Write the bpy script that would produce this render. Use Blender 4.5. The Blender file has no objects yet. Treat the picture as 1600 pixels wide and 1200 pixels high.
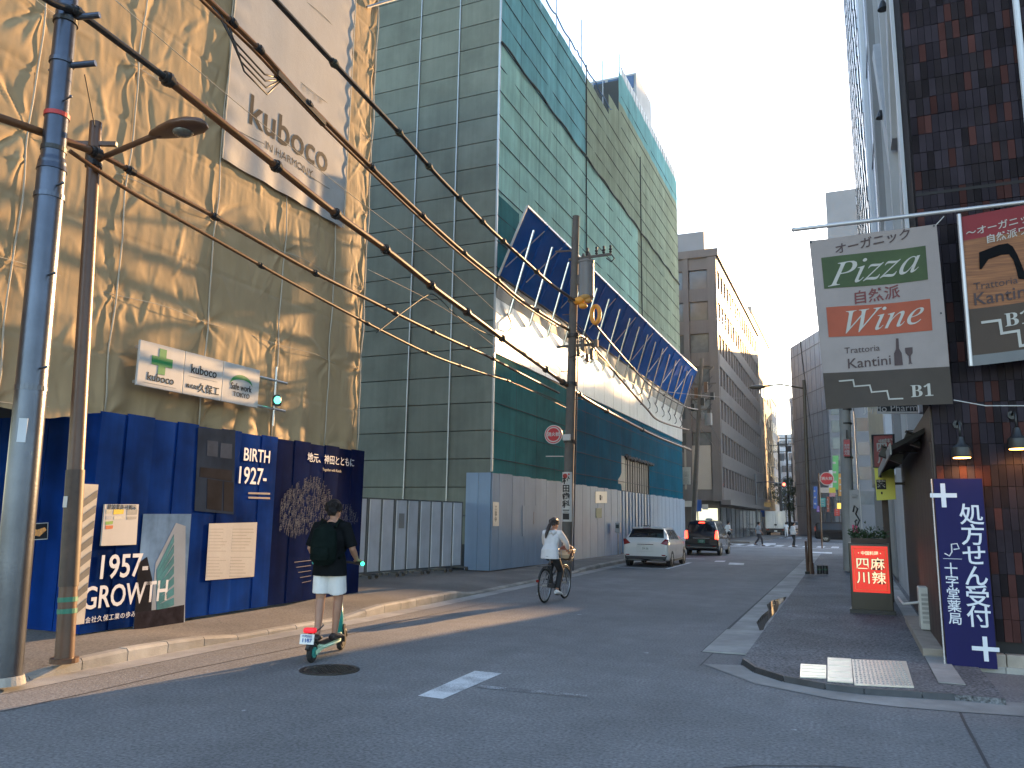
import bpy, bmesh, math, random
import numpy as np
from mathutils import Vector, Matrix, noise
random.seed(7)
SC = bpy.context.scene
COL = SC.collection
# ------------------------------------------------------------------ camera
FPX, CH, ROLL = 1230.0, 1.70, math.radians(0.9)      # focal length in px of the 1600 px photo, eye height, roll
VPX, VPY = 1335.0, 818.0                             # vanishing point of the street in the photo
def _unroll(px, py):
    x, y = px-800.0, py-600.0
    return x*math.cos(ROLL)+y*math.sin(ROLL), -x*math.sin(ROLL)+y*math.cos(ROLL)
_v = _unroll(VPX, VPY)
PITCH = math.atan(_v[1]/FPX); YAW = math.atan2(_v[0], math.hypot(FPX, _v[1]))
def ray(px, py):
    x, y = _unroll(px, py)
    cp, sp, c, s = math.cos(PITCH), math.sin(PITCH), math.cos(YAW), math.sin(YAW)
    fx, fy, fz = x, FPX*cp+y*sp, FPX*sp-y*cp
    return Vector((fx*c-fy*s, fx*s+fy*c, fz))/FPX
def G(px, py, z=0.0):            # photo pixel on a level of height z
    d = ray(px, py); t = (z-CH)/d.z
    return Vector((d.x*t, d.y*t, z))
def AX(px, py, x):               # photo pixel on the plane x = const
    d = ray(px, py); t = x/d.x
    return Vector((x, d.y*t, CH+d.z*t))
def AY(px, py, y):               # photo pixel on the plane y = const
    d = ray(px, py); t = y/d.y
    return Vector((d.x*t, y, CH+d.z*t))
cam = bpy.data.cameras.new('camera'); cam.sensor_fit = 'HORIZONTAL'; cam.sensor_width = 36.0
cam.lens = FPX/1600*36.0; cam.clip_start = 0.05; cam.clip_end = 3000
camo = bpy.data.objects.new('camera', cam); COL.objects.link(camo); SC.camera = camo
_r = (ray(801, 600)-ray(800, 600)).normalized(); _u = (ray(800, 599)-ray(800, 600)).normalized(); _f = ray(800, 600).normalized()
camo.matrix_world = Matrix(((_r.x, _u.x, -_f.x, 0), (_r.y, _u.y, -_f.y, 0), (_r.z, _u.z, -_f.z, CH), (0, 0, 0, 1)))
# ------------------------------------------------------------------ sky, sun, exposure
SUN_AZ, SUN_EL = math.radians(10.5), math.radians(14.4)      # low evening sun down the street, from the right
W = bpy.data.worlds.new('World'); SC.world = W; W.use_nodes = True
nt = W.node_tree; nt.nodes.clear()
sky = nt.nodes.new('ShaderNodeTexSky'); sky.sky_type = 'NISHITA'; sky.sun_disc = False
sky.sun_elevation = SUN_EL; sky.sun_rotation = SUN_AZ; sky.air_density = 1.0; sky.dust_density = 0.5; sky.ozone_density = 1.2; sky.altitude = 30
bg = nt.nodes.new('ShaderNodeBackground'); bg.inputs['Strength'].default_value = 0.15
wo = nt.nodes.new('ShaderNodeOutputWorld')
nt.links.new(sky.outputs[0], bg.inputs[0]); nt.links.new(bg.outputs[0], wo.inputs[0])
sun = bpy.data.lights.new('sun', 'SUN'); sun.energy = 3.3; sun.angle = math.radians(0.5); sun.color = (1.0, 0.60, 0.27)
suno = bpy.data.objects.new('sun', sun); COL.objects.link(suno)
_sd = Vector((math.sin(SUN_AZ)*math.cos(SUN_EL), math.cos(SUN_AZ)*math.cos(SUN_EL), math.sin(SUN_EL)))
suno.location = _sd*60; suno.rotation_euler = _sd.to_track_quat('Z', 'Y').to_euler()
SC.view_settings.view_transform = 'Standard'; SC.view_settings.look = 'None'
SC.view_settings.exposure = 2.25; SC.view_settings.gamma = 1.0; SC.view_settings.use_curve_mapping = False
SC.render.engine = 'CYCLES'
SC.cycles.max_bounces = 6; SC.cycles.diffuse_bounces = 3; SC.cycles.glossy_bounces = 3
# ------------------------------------------------------------------ materials
def lin(h):
    if not isinstance(h, str): return tuple(h)
    h = h.lstrip('#'); o = []
    for i in (0, 2, 4):
        c = int(h[i:i+2], 16)/255; o.append(c/12.92 if c <= .04045 else ((c+.055)/1.055)**2.4)
    return tuple(o)
MATS = {}
def M(name, col, rough=.6, metal=0., var=.12, scale=1.5, bump=0., bscale=25., rnd=0., streak=0., emis=0., coat=0., spec=.5, trans=0., attr=None, speck=0., dirt=0., sps=160, ridge=0., patch=0.):
    if name in MATS: return MATS[name]
    c = lin(col); m = bpy.data.materials.new(name); m.use_nodes = True; t = m.node_tree; N = t.nodes; L = t.links
    b = N['Principled BSDF']; b.inputs['Roughness'].default_value = rough; b.inputs['Metallic'].default_value = metal
    b.inputs['Specular IOR Level'].default_value = spec; b.inputs['Coat Weight'].default_value = coat
    if spec <= .15: b.inputs['IOR'].default_value = 1.12      # matt cloth, print and sheeting: hardly any gloss
    geo = N.new('ShaderNodeNewGeometry'); pos = geo.outputs['Position']
    def nz(sc, detail=4, stretch=None):
        n = N.new('ShaderNodeTexNoise'); n.inputs['Scale'].default_value = sc; n.inputs['Detail'].default_value = detail; n.inputs['Roughness'].default_value = .6
        if stretch:
            mp = N.new('ShaderNodeMapping'); mp.inputs['Scale'].default_value = stretch; L.new(pos, mp.inputs[0]); L.new(mp.outputs[0], n.inputs['Vector'])
        else: L.new(pos, n.inputs['Vector'])
        return n.outputs['Fac']
    def mul(val_socket, lo, hi, a=.3, bb=.7):
        r = N.new('ShaderNodeMapRange'); r.inputs[1].default_value = a; r.inputs[2].default_value = bb; r.inputs[3].default_value = lo; r.inputs[4].default_value = hi
        L.new(val_socket, r.inputs[0]); return r.outputs[0]
    fac = mul(nz(scale), 1-var, 1+var)
    def times(a, s):
        q = N.new('ShaderNodeMath'); q.operation = 'MULTIPLY'; L.new(a, q.inputs[0]); L.new(s, q.inputs[1]); return q.outputs[0]
    if streak: fac = times(fac, mul(nz(1, 3, (4, 4, .25)), 1-streak, 1+streak*.4))
    if speck: fac = times(fac, mul(nz(sps, 2), 1-speck, 1+speck))
    if dirt: fac = times(fac, mul(nz(.45, 6), 1-dirt, 1, .38, .55))
    if patch:
        fac = times(fac, mul(nz(2.2, 5), 1-patch, 1+patch, .35, .65)); fac = times(fac, mul(nz(1, 4, (1.6, .07, 1)), 1-patch*.8, 1+patch*.5, .35, .65))
    if rnd:
        oi = N.new('ShaderNodeObjectInfo'); fac = times(fac, mul(oi.outputs['Random'], 1-rnd, 1+rnd, 0, 1))
    mx = N.new('ShaderNodeVectorMath'); mx.operation = 'SCALE'
    if attr:
        a = N.new('ShaderNodeAttribute'); a.attribute_name = attr; L.new(a.outputs['Color'], mx.inputs[0])
    else: mx.inputs[0].default_value = c
    L.new(fac, mx.inputs['Scale']); L.new(mx.outputs[0], b.inputs['Base Color'])
    if ridge:
        acc = None
        for st, sc, wt in (((1, 1, 1), 2.2, 1.), ((1, 2.6, .7), 3.0, .8), ((1, 1, 1), 7., .35)):
            n = N.new('ShaderNodeTexNoise'); n.noise_type = 'RIDGED_MULTIFRACTAL'; n.inputs['Scale'].default_value = sc; n.inputs['Detail'].default_value = 3
            mp = N.new('ShaderNodeMapping'); mp.inputs['Scale'].default_value = st; L.new(pos, mp.inputs[0]); L.new(mp.outputs[0], n.inputs['Vector'])
            q = N.new('ShaderNodeMath'); q.operation = 'MULTIPLY_ADD'; q.inputs[1].default_value = wt; L.new(n.outputs['Fac'], q.inputs[0])
            if acc: L.new(acc, q.inputs[2])
            else: q.inputs[2].default_value = 0
            acc = q.outputs[0]
        bm = N.new('ShaderNodeBump'); bm.inputs['Strength'].default_value = 1; bm.inputs['Distance'].default_value = ridge; L.new(acc, bm.inputs['Height']); L.new(bm.outputs[0], b.inputs['Normal'])
    elif bump:
        bm = N.new('ShaderNodeBump'); bm.inputs['Strength'].default_value = min(1, bump); bm.inputs['Distance'].default_value = .01*max(1, bump)
        L.new(nz(bscale, 5), bm.inputs['Height']); L.new(bm.outputs[0], b.inputs['Normal'])
    if emis: b.inputs['Emission Color'].default_value = (*c, 1); b.inputs['Emission Strength'].default_value = emis
    if trans: b.inputs['Transmission Weight'].default_value = trans
    MATS[name] = m; return m
# ------------------------------------------------------------------ mesh builder and object helpers
X3, Y3, Z3 = Vector((1, 0, 0)), Vector((0, 1, 0)), Vector((0, 0, 1))
class MB:
    def __init__(s): s.v = []; s.f = []
    def add(s, vs, fs):
        o = len(s.v); s.v += [tuple(p) for p in vs]; s.f += [tuple(i+o for i in f) for f in fs]; return s
    def quad(s, *p): return s.add(p, [tuple(range(len(p)))])
    def box(s, a, b):
        x0, x1 = sorted((a[0], b[0])); y0, y1 = sorted((a[1], b[1])); z0, z1 = sorted((a[2], b[2]))
        return s.add([(x0, y0, z0), (x1, y0, z0), (x1, y1, z0), (x0, y1, z0), (x0, y0, z1), (x1, y0, z1), (x1, y1, z1), (x0, y1, z1)],
                     [(0, 3, 2, 1), (4, 5, 6, 7), (0, 1, 5, 4), (1, 2, 6, 5), (2, 3, 7, 6), (3, 0, 4, 7)])
    def obox(s, c, u, v, w):      # centre and three half-axes
        c, u, v, w = map(Vector, (c, u, v, w)); P = [c+a*u+b*v+d*w for d in (-1, 1) for a, b in ((-1, -1), (1, -1), (1, 1), (-1, 1))]
        if u.cross(v).dot(w) < 0: P = P[4:]+P[:4]
        return s.add(P, [(0, 3, 2, 1), (4, 5, 6, 7), (0, 1, 5, 4), (1, 2, 6, 5), (2, 3, 7, 6), (3, 0, 4, 7)])
    def bar(s, p, q, w, h, up=Z3):   # rectangular bar from p to q
        p, q = Vector(p), Vector(q); d = (q-p); n = d.normalized()
        sd = n.cross(up)
        if sd.length < 1e-4: sd = n.cross(X3)
        sd.normalize(); up2 = sd.cross(n)
        return s.obox((p+q)/2, d/2, sd*w/2, up2*h/2)
    def cyl(s, p, q, r, r2=None, n=12, cap=True):
        p, q = Vector(p), Vector(q); r2 = r if r2 is None else r2; d = (q-p).normalized()
        a = d.orthogonal().normalized(); b = d.cross(a); vs = []
        for c, rr in ((p, r), (q, r2)):
            vs += [c+(a*math.cos(2*math.pi*i/n)+b*math.sin(2*math.pi*i/n))*rr for i in range(n)]
        fs = [(i, (i+1) % n, n+(i+1) % n, n+i) for i in range(n)]
        if cap: fs += [tuple(reversed(range(n))), tuple(range(n, 2*n))]
        return s.add(vs, fs)
    def tube(s, pts, r, n=8, closed=False):
        P = [Vector(p) for p in pts]; R = r if isinstance(r, (list, tuple)) else [r]*len(P); m = len(P); vs = []; a = None
        for i, p in enumerate(P):
            if closed: d = (P[(i+1) % m]-P[i-1])
            else: d = P[min(i+1, m-1)]-P[max(i-1, 0)]
            d = d.normalized(); a = d.orthogonal().normalized() if a is None else (a-d*a.dot(d)).normalized(); b = d.cross(a)
            vs += [p+(a*math.cos(2*math.pi*k/n)+b*math.sin(2*math.pi*k/n))*R[i] for k in range(n)]
        fs = [(i*n+k, i*n+(k+1) % n, (i+1)*n+(k+1) % n, (i+1)*n+k) for i in range(m-1) for k in range(n)]
        if closed: fs += [((m-1)*n+k, (m-1)*n+(k+1) % n, (k+1) % n, k) for k in range(n)]
        else: fs += [tuple(reversed(range(n))), tuple(range((m-1)*n, m*n))]
        return s.add(vs, fs)
    def prism(s, pts, d):         # polygon (3d points) swept by vector d
        d = Vector(d); P = [Vector(p) for p in pts]; n = len(P); Q = [p+d for p in P]
        nr = Vector((0, 0, 0))
        for i in range(n): nr += P[i].cross(P[(i+1) % n])
        A, B = (list(range(n)), list(range(n, 2*n)))
        if nr.dot(d) > 0: fs = [tuple(reversed(A)), tuple(B)]+[(i, (i+1) % n, n+(i+1) % n, n+i) for i in range(n)]
        else: fs = [tuple(A), tuple(reversed(B))]+[(n+i, n+(i+1) % n, (i+1) % n, i) for i in range(n)]
        return s.add(P+Q, fs)
    def lathe(s, prof, c=(0, 0, 0), ax=Z3, n=16):   # prof [(r, h)]
        c = Vector(c); ax = Vector(ax).normalized(); a = ax.orthogonal().normalized(); b = ax.cross(a); vs = []
        for r, h in prof: vs += [c+ax*h+(a*math.cos(2*math.pi*i/n)+b*math.sin(2*math.pi*i/n))*max(r, 1e-4) for i in range(n)]
        m = len(prof); fs = [(i*n+k, i*n+(k+1) % n, (i+1)*n+(k+1) % n, (i+1)*n+k) for i in range(m-1) for k in range(n)]
        fs += [tuple(reversed(range(n))), tuple(range((m-1)*n, m*n))]
        return s.add(vs, fs)
    def ball(s, c, r, n=10, sc=(1, 1, 1)):
        prof = [(math.sin(math.pi*i/n), -math.cos(math.pi*i/n)) for i in range(n+1)]; t = MB().lathe(prof, n=n*2)
        return s.add([(c[0]+p[0]*r*sc[0], c[1]+p[1]*r*sc[1], c[2]+p[2]*r*sc[2]) for p in t.v], t.f)
    def mesh(s, name):
        me = bpy.data.meshes.new(name); me.from_pydata(s.v, [], s.f); me.update(); return me
def ob(name, mb, mat, parent=None, smooth=False, bev=0., label=None, kind=None):
    me = mb.mesh(name) if isinstance(mb, MB) else mb
    if mat is not None and not me.materials: me.materials.append(mat)
    if smooth:
        for p in me.polygons: p.use_smooth = True
        if smooth == 'auto':
            try: me.set_sharp_from_angle(angle=math.radians(40))
            except Exception: pass
    o = bpy.data.objects.new(name, me); COL.objects.link(o)
    if parent is not None: o.parent = parent; o.matrix_parent_inverse = PINV.get(parent.name, Matrix.Identity(4))
    if bev:
        m = o.modifiers.new('bevel', 'BEVEL'); m.width = bev; m.segments = 2; m.limit_method = 'ANGLE'
    if label: o['label'] = label
    if kind: o['kind'] = kind
    return o
PINV = {}
def tag(o, label, cat, group=None):
    o['label'] = label; o['category'] = cat
    if group: o['group'] = group
    return o
def thing(name, label, cat, loc=(0, 0, 0), rz=0., group=None, local=False):
    # an Empty at the thing's base; children are given in world coordinates unless local=True
    o = bpy.data.objects.new(name, None); COL.objects.link(o); o.empty_display_size = .2
    o.location = loc; o.rotation_euler = (0, 0, rz)
    if not local: PINV[o.name] = (Matrix.Translation(Vector(loc)) @ Matrix.Rotation(rz, 4, 'Z')).inverted()
    return tag(o, label, cat, group)
def struct(name, mb, mat, **k):
    o = ob(name, mb, mat, **k); o['kind'] = 'structure'; return o
def dup(root, loc, rz=0., label=None):
    r = root.copy(); COL.objects.link(r); r.location = loc; r.rotation_euler = (0, 0, rz)
    if label: r['label'] = label
    for ch in list(root.children):
        c = ch.copy(); COL.objects.link(c); c.parent = r; c.matrix_parent_inverse = ch.matrix_parent_inverse.copy()
        for g in list(ch.children):
            d = g.copy(); COL.objects.link(d); d.parent = c; d.matrix_parent_inverse = g.matrix_parent_inverse.copy()
    return r
def inst(src, parent, loc):       # another piece sharing the mesh of src, moved by loc
    c = src.copy(); COL.objects.link(c); c.parent = parent; c.matrix_parent_inverse = src.matrix_parent_inverse.copy(); c.location = Vector(src.location)+Vector(loc); return c
def textmesh(s, size, align='CENTER', shear=0., bold=0., xs=1., ext=.002, vert=False, sp=1.):
    cu = bpy.data.curves.new('lettering', 'FONT'); cu.body = '\n'.join(s) if vert else s
    cu.size = size; cu.align_x = align; cu.align_y = 'CENTER' if not vert else 'TOP'; cu.shear = shear; cu.offset = bold*size; cu.extrude = ext; cu.resolution_u = 3
    cu.space_character = sp
    if vert: cu.space_line = sp
    o = bpy.data.objects.new('lettering', cu); COL.objects.link(o)
    dg = bpy.context.evaluated_depsgraph_get(); me = bpy.data.meshes.new_from_object(o.evaluated_get(dg))
    bpy.data.objects.remove(o); bpy.data.curves.remove(cu)
    for v in me.vertices: v.co.x *= xs
    return me
def text(s, parent, at, right, size, mat, up=Z3, name='lettering', **k):
    me = textmesh(s, size, **k); r = Vector(right).normalized(); u = Vector(up).normalized(); n = r.cross(u)
    me.transform(Matrix(((r.x, u.x, n.x, at[0]), (r.y, u.y, n.y, at[1]), (r.z, u.z, n.z, at[2]), (0, 0, 0, 1))))
    me.materials.clear(); return ob(name, me, mat, parent)
def frame_pts(o, r, u, pts):      # 2d points -> 3d on a board
    o, r, u = Vector(o), Vector(r), Vector(u); return [o+r*a+u*b for a, b in pts]
def lerp(a, b, t): return a+(b-a)*t
def pw(x, tab):                   # piecewise linear
    if x <= tab[0][0]: return tab[0][1]
    for (a, p), (b, q) in zip(tab, tab[1:]):
        if x <= b: return p+(q-p)*(x-a)/(b-a)
    return tab[-1][1]
# ================================================================== ground, road, pavements
m_asph = M('asphalt', (.155, .153, .155), .8, var=.14, scale=.3, bump=1, bscale=45, speck=.42, sps=34, dirt=.12, patch=.09)
m_walk = M('sidewalk asphalt', (.15, .135, .12), .8, var=.2, scale=.8, bump=.7, bscale=70, speck=.4, sps=34, dirt=.25)
m_walkr = M('granular pavement', (.11, .112, .12), .75, var=.25, scale=1.2, bump=1.5, bscale=60, speck=.9, sps=30, dirt=.25)
m_conc = M('concrete kerb', (.30, .28, .25), .8, var=.22, scale=2.5, bump=.6, bscale=60, rnd=.16, dirt=.3)
m_gut = M('gutter concrete', (.30, .29, .275), .8, var=.2, scale=2, bump=.6, bscale=70, rnd=.12, dirt=.3)
m_iron = M('cast iron', (.05, .045, .042), .45, metal=.7, var=.3, scale=12, bump=.4, bscale=80)
def worn_paint(name, wear=.45):
    m = M(name, (.62, .63, .64), .65, var=.08, scale=5); t = m.node_tree; N = t.nodes; L = t.links; b = N['Principled BSDF']
    src = b.inputs['Base Color'].links[0].from_socket
    g = N.new('ShaderNodeNewGeometry'); n = N.new('ShaderNodeTexNoise'); n.inputs['Scale'].default_value = 55; n.inputs['Detail'].default_value = 6; n.inputs['Roughness'].default_value = .8
    L.new(g.outputs['Position'], n.inputs['Vector']); n2 = N.new('ShaderNodeTexNoise'); n2.inputs['Scale'].default_value = 2.5; L.new(g.outputs['Position'], n2.inputs['Vector'])
    a = N.new('ShaderNodeMath'); a.operation = 'MULTIPLY_ADD'; a.inputs[1].default_value = .6; L.new(n2.outputs['Fac'], a.inputs[0]); L.new(n.outputs['Fac'], a.inputs[2])
    r = N.new('ShaderNodeMapRange'); r.inputs[1].default_value = wear+.1; r.inputs[2].default_value = wear+.42; L.new(a.outputs[0], r.inputs[0])
    mx = N.new('ShaderNodeMix'); mx.data_type = 'RGBA'; mx.inputs[6].default_value = (.08, .08, .085, 1); L.new(r.outputs[0], mx.inputs[0]); L.new(src, mx.inputs[7]); L.new(mx.outputs[2], b.inputs['Base Color'])
    return m
m_paint = worn_paint('worn road paint', .42); m_faint = worn_paint('faint road paint', .66)
struct('road', MB().quad((-400, -120, 0), (400, -120, 0), (400, 900, 0), (-400, 900, 0)), m_asph)
KLT = [(-10, -7.75), (4, -7.75), (8, -7.82), (11.5, -7.72), (16, -7.85), (22, -8.1), (32, -8.55), (60, -9.1)]
def KL(y): return pw(y, KLT)
KHT = [(-10, .02), (5.2, .02), (6.0, .04), (6.5, .14), (8.0, .14), (8.8, .07), (11.2, .06), (12.2, .15), (15.4, .15), (16.2, .05), (24, .05), (26, .14), (60, .14)]
def KH(y): return pw(y, KHT)
# left pavement
mb = MB(); ys = [-8+i*.4 for i in range(171)]; xs = [0, .12, .5, 1]
for y in ys:
    for k, t in enumerate(xs):
        x = lerp(KL(y)-.15, -17.0, t if t < 1 else 1); z = pw(t, [(0, KH(y)-.008), (.12, max(KH(y), .11)), (1, .13)]); mb.v.append((x, y, z+.004*noise.noise((x*1.3, y*1.3, 0))))
for i in range(len(ys)-1):
    for k in range(3): a = i*4+k; mb.f.append((a, a+1, a+5, a+4)[::-1])
left_walk = struct('left_pavement', mb, m_walk, smooth=True)
y = -8.0
while y < 59.5:
    L = .6; g = .006; y1 = y+L-g*2
    q = MB(); a0, a1 = KL(y), KL(y1); h0, h1 = KH(y)+.004*random.uniform(-1, 1), KH(y1)+.004*random.uniform(-1, 1)
    q.add([(a0-.15, y, -.1), (a0, y, -.1), (a1, y1, -.1), (a1-.15, y1, -.1), (a0-.15, y, h0), (a0-.03, y, h0), (a1-.03, y1, h1), (a1-.15, y1, h1), (a0, y, h0-.03), (a1, y1, h1-.03)],
          [(4, 5, 6, 7), (5, 8, 9, 6), (8, 1, 2, 9), (0, 3, 2, 1), (0, 1, 8, 5, 4), (3, 7, 6, 9, 2), (0, 4, 7, 3)])
    ob('kerb_stone', q, m_conc, left_walk); y += L
mb = MB()
for i in range(112):
    y = -8+i*.6; mb.quad((KL(y)-.01, y, .004), (KL(y)+.36, y, .004), (KL(y+.6)+.36, y+.6, .004), (KL(y+.6)-.01, y+.6, .004))
struct('left_gutter', mb, m_gut)
# right pavement (rounded front corner, raised edge)
ZR = .06
front = [G(*p, ZR) for p in [(1160, 1030), (1180, 1043), (1225, 1057), (1290, 1069), (1350, 1076), (1440, 1082), (1492, 1085)]]
XR = front[0].x
top = front+[Vector((1.25, front[-1].y, ZR)), Vector((1.25, 47.0, ZR)), Vector((-1.75, 47.0, ZR)), Vector((-1.55, 28, ZR))]
mb = MB(); mb.prism([Vector((p.x, p.y, -.05)) for p in top], (0, 0, ZR+.05)); right_walk = struct('right_pavement', mb, m_walkr)
m_edge = M('dark kerb plate', (.03, .03, .032), .55, var=.3, scale=6, bump=.5, bscale=60)
ring = front
for a, b in zip(ring, ring[1:]):
    d = (b-a).normalized(); n = Vector((d.y, -d.x, 0)); e = d*.006
    q = MB().add([a+e+n*.03-Z3*.07, b-e+n*.03-Z3*.07, b-e-n*.04+Z3*.006, a+e-n*.04+Z3*.006, a+e+Z3*.006, b-e+Z3*.006], [(0, 1, 5, 4), (4, 5, 2, 3)])
    ob('kerb_stone', q, m_edge, right_walk)
# gutter slabs right
def gx(y): return lerp(XR, -1.75, min(1, max(0, (y-11)/36)))
gut = struct('right_gutter', MB().quad((gx(10.9)-.62, 10.9, .003), (gx(10.9), 10.9, .003), (gx(47), 47, .003), (gx(47)-.55, 47, .003)), M('gutter joint', (.06, .06, .06), .9))
y = 10.95
while y < 46.5:
    w = .56 if y > 13 else .60
    q = MB().add([(gx(y)-w, y, .002), (gx(y)-.015, y, .002), (gx(y+.6)-.015, y+.588, .002), (gx(y+.6)-w, y+.588, .002), (gx(y)-w, y, .009), (gx(y)-.015, y, .03), (gx(y+.6)-.015, y+.588, .03), (gx(y+.6)-w, y+.588, .009)],
                 [(4, 5, 6, 7), (0, 1, 5, 4), (1, 2, 6, 5), (2, 3, 7, 6), (3, 0, 4, 7)])
    ob('gutter_slab', q, m_gut, gut); y += .6
fo = [G(*p, .006) for p in [(1098, 1037), (1180, 1068), (1300, 1092), (1400, 1104), (1497, 1112), (1600, 1119)]]
fi = [G(*p, .006) for p in [(1166, 1040), (1200, 1058), (1300, 1077), (1400, 1087), (1497, 1093), (1600, 1098)]]
mb = MB(); mb.add(fo+fi, [(i, i+1, 7+i, 6+i) for i in range(5)]); struct('corner_gutter', mb, m_gut)
# stone border strip beside the shops
q = MB()
brd = struct('stone_border', MB().box((.72, 9.75, .05), (.98, 46, ZR+.004)), M('border joint', (.06, .06, .06), .9))
for i in range(40):
    ob('border_stone', MB().box((.725, 9.76+i*.9, .06), (.975, 9.76+i*.9+.885, ZR+.012+.004*random.random())), m_gut, brd)
# puddle in the gutter
pts = [(1187, 985), (1182, 972), (1190, 962), (1201, 953), (1198, 945), (1207, 938), (1222, 934), (1229, 932), (1226, 938), (1217, 945), (1214, 955), (1203, 966), (1196, 975), (1193, 984)]
mb = MB().quad(*[G(px, py, .034) for px, py in pts][::-1])
struct('puddle', mb, M('water film', (.02, .022, .025), .02, var=0, spec=.8))
# road paint
def mark(name, pts, z=.004, m=None): return struct(name, MB().quad(*[G(px, py, z) for px, py in pts][::-1]), m or m_paint)
mark('lane_dash', [(653, 1087), (692, 1092), (784, 1052), (742, 1048)])
mark('old_line', [(748, 1070), (744, 1074), (915, 1090), (918, 1086)], m=m_faint)
for p in [[(1140, 879), (1138, 882), (1162, 883), (1163, 880)], [(1118, 876), (1116, 878), (1132, 878), (1134, 876)], [(1268, 862), (1268, 864), (1300, 865), (1300, 863)], [(1192, 849), (1190, 851), (1212, 851), (1212, 849)]]:
    mark('lane_dash', p)
a, b, c = G(988, 889), G(1041, 889), G(1079, 879)
for p, q in ((b, c),):
    d = (q-p).normalized(); n = Vector((d.y, -d.x, 0))*.075
    struct('parking_bay_line', MB().quad(p+n+Z3*.004, q+n+Z3*.004, q-n+Z3*.004, p-n+Z3*.004), m_paint)
struct('parking_bay_line', MB().box((-8.3, b.y-.08, 0), (b.x-.09, b.y+.08, .004)), m_paint)
struct('parking_bay_line', MB().box((-8.5, 37.0, 0), (b.x-.09, 37.15, .004)), m_paint)
struct('stop_line', MB().box((-8.9, 57.2, 0), (-1.9, 57.6, .004)), m_paint)
for i in range(10):
    struct('zebra_stripe', MB().box((-9.2+i*.95, 60.2, 0), (-9.2+i*.95+.5, 63.6, .004)), m_paint)
for i in range(13):
    struct('zebra_stripe', MB().box((-15+i*1.0, 93, 0), (-15+i*1.0+.5, 97, .004)), m_paint)
for i in range(4):
    struct('avenue_dash', MB().box((-22+i*9, 74, 0), (-22+i*9+5, 74.15, .004)), m_paint)
struct('kerb_white_line', MB().box((-1.9, 58.3, 0), (7, 58.6, .004)), m_paint)
def seam(pts, w, name='asphalt_seam'):
    P = [G(a, b, .0035) for a, b in pts]; mb = MB()
    for a, b in zip(P, P[1:]): d = (b-a).normalized(); n = Vector((d.y, -d.x, 0))*w; mb.quad(a-n, a+n, b+n, b-n)
    struct(name, mb, M('seam tar', (.035, .035, .038), .7))
seam([(1497, 1106), (1508, 1130), (1527, 1165), (1548, 1205)], .012); seam([(1130, 1200), (1180, 1196), (1300, 1197), (1400, 1204)], .014)
seam([(0, 1112), (120, 1086), (300, 1045), (470, 1010), (640, 968), (760, 942)], .010); seam([(1094, 1040), (1150, 985), (1200, 935), (1258, 874)], .010)
for k, (px, py, w) in enumerate(((720, 985, .05), (1010, 1020, .04), (600, 1120, .03), (905, 960, .05), (1240, 1140, .03), (380, 1110, .03), (870, 1080, .025))):
    c = G(px, py, .004); struct('paint_fleck', MB().quad(*[c+Vector((w*math.cos(t)*random.uniform(.5, 1.3), w*math.sin(t)*random.uniform(.5, 1.3), 0)) for t in [0, 1.1, 2.2, 3.3, 4.4, 5.4]]), m_faint)
# manhole cover in the road
c = G(515, 1047)
mh = thing('manhole_cover', 'round iron manhole cover in the asphalt beside the green scooter', 'manhole', (c.x, c.y, 0))
ob('frame', MB().lathe([(.33, 0), (.33, .007), (.30, .007), (.30, .004)], c, n=40), m_iron, mh)
ob('lid', MB().lathe([(.295, 0), (.295, .010), (.27, .011), (.265, .006), (0, .006)], c, n=40), m_iron, mh)
mb = MB()
for i in range(-5, 6):
    for j in range(-5, 6):
        if math.hypot(i, j)*.05 < .25: mb.box((c.x+i*.05-.014, c.y+j*.05-.014, .005), (c.x+i*.05+.014, c.y+j*.05+.014, .0125))
ob('tread_studs', mb, m_iron, mh, kind='stuff')
mb = MB().lathe([(.12, 0), (.12, .006), (.0, .007)], G(468, 960-4, .125)+Z3*.0, n=20)
# pavement plates
m_plate = M('pale steel plate', (.66, .60, .50), .28, metal=.35, var=.12, scale=8, bump=.2, bscale=60)
P = [G(*p, ZR+.012) for p in [(1335, 1069), (1428, 1073), (1416, 1033), (1331, 1030)]]
o_, r_, u_ = P[0], (P[1]-P[0]), (P[3]-P[0])
pl = thing('access_cover', 'pale square steel access cover set in the corner pavement', 'access cover', o_)
ob('plate', MB().prism([p-Z3*.03 for p in P], (0, 0, .03)), m_plate, pl)
mb = MB()
for i in range(13):
    for j in range(13):
        c = o_+r_*((i+.7)/13.4)+u_*((j+.7)/13.4); s = .30 if (i+j) % 2 else .18; t = .18 if (i+j) % 2 else .30
        mb.obox(c+Z3*.002, r_*(s/13), u_*(t/13), Z3*.004)
ob('tread_studs', mb, M('stud grey', (.33, .31, .28), .5, metal=.3), pl, kind='stuff')
for k, pts in enumerate([[(1293, 1063), (1333, 1066), (1330, 1029), (1293, 1027)], [(1250, 1057), (1291, 1059), (1291, 1039), (1251, 1037)]]):
    P = [G(*p, ZR+.012) for p in pts]
    t = thing('tactile_tile', ['cream ribbed tactile tile touching the square access cover', 'cream ribbed tactile tile farther out towards the road corner'][k], 'tactile tile', P[0])
    ob('tile_slab', MB().prism([p-Z3*.03 for p in P], (0, 0, .03)), m_plate, t)
    for j in range(4):
        a = lerp(P[0], P[3], (j+.5)/4); b = lerp(P[1], P[2], (j+.5)/4); mb = MB().bar(lerp(a, b, .06), lerp(a, b, .94), .03, .012); ob('rib', mb, m_plate, t)
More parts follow.
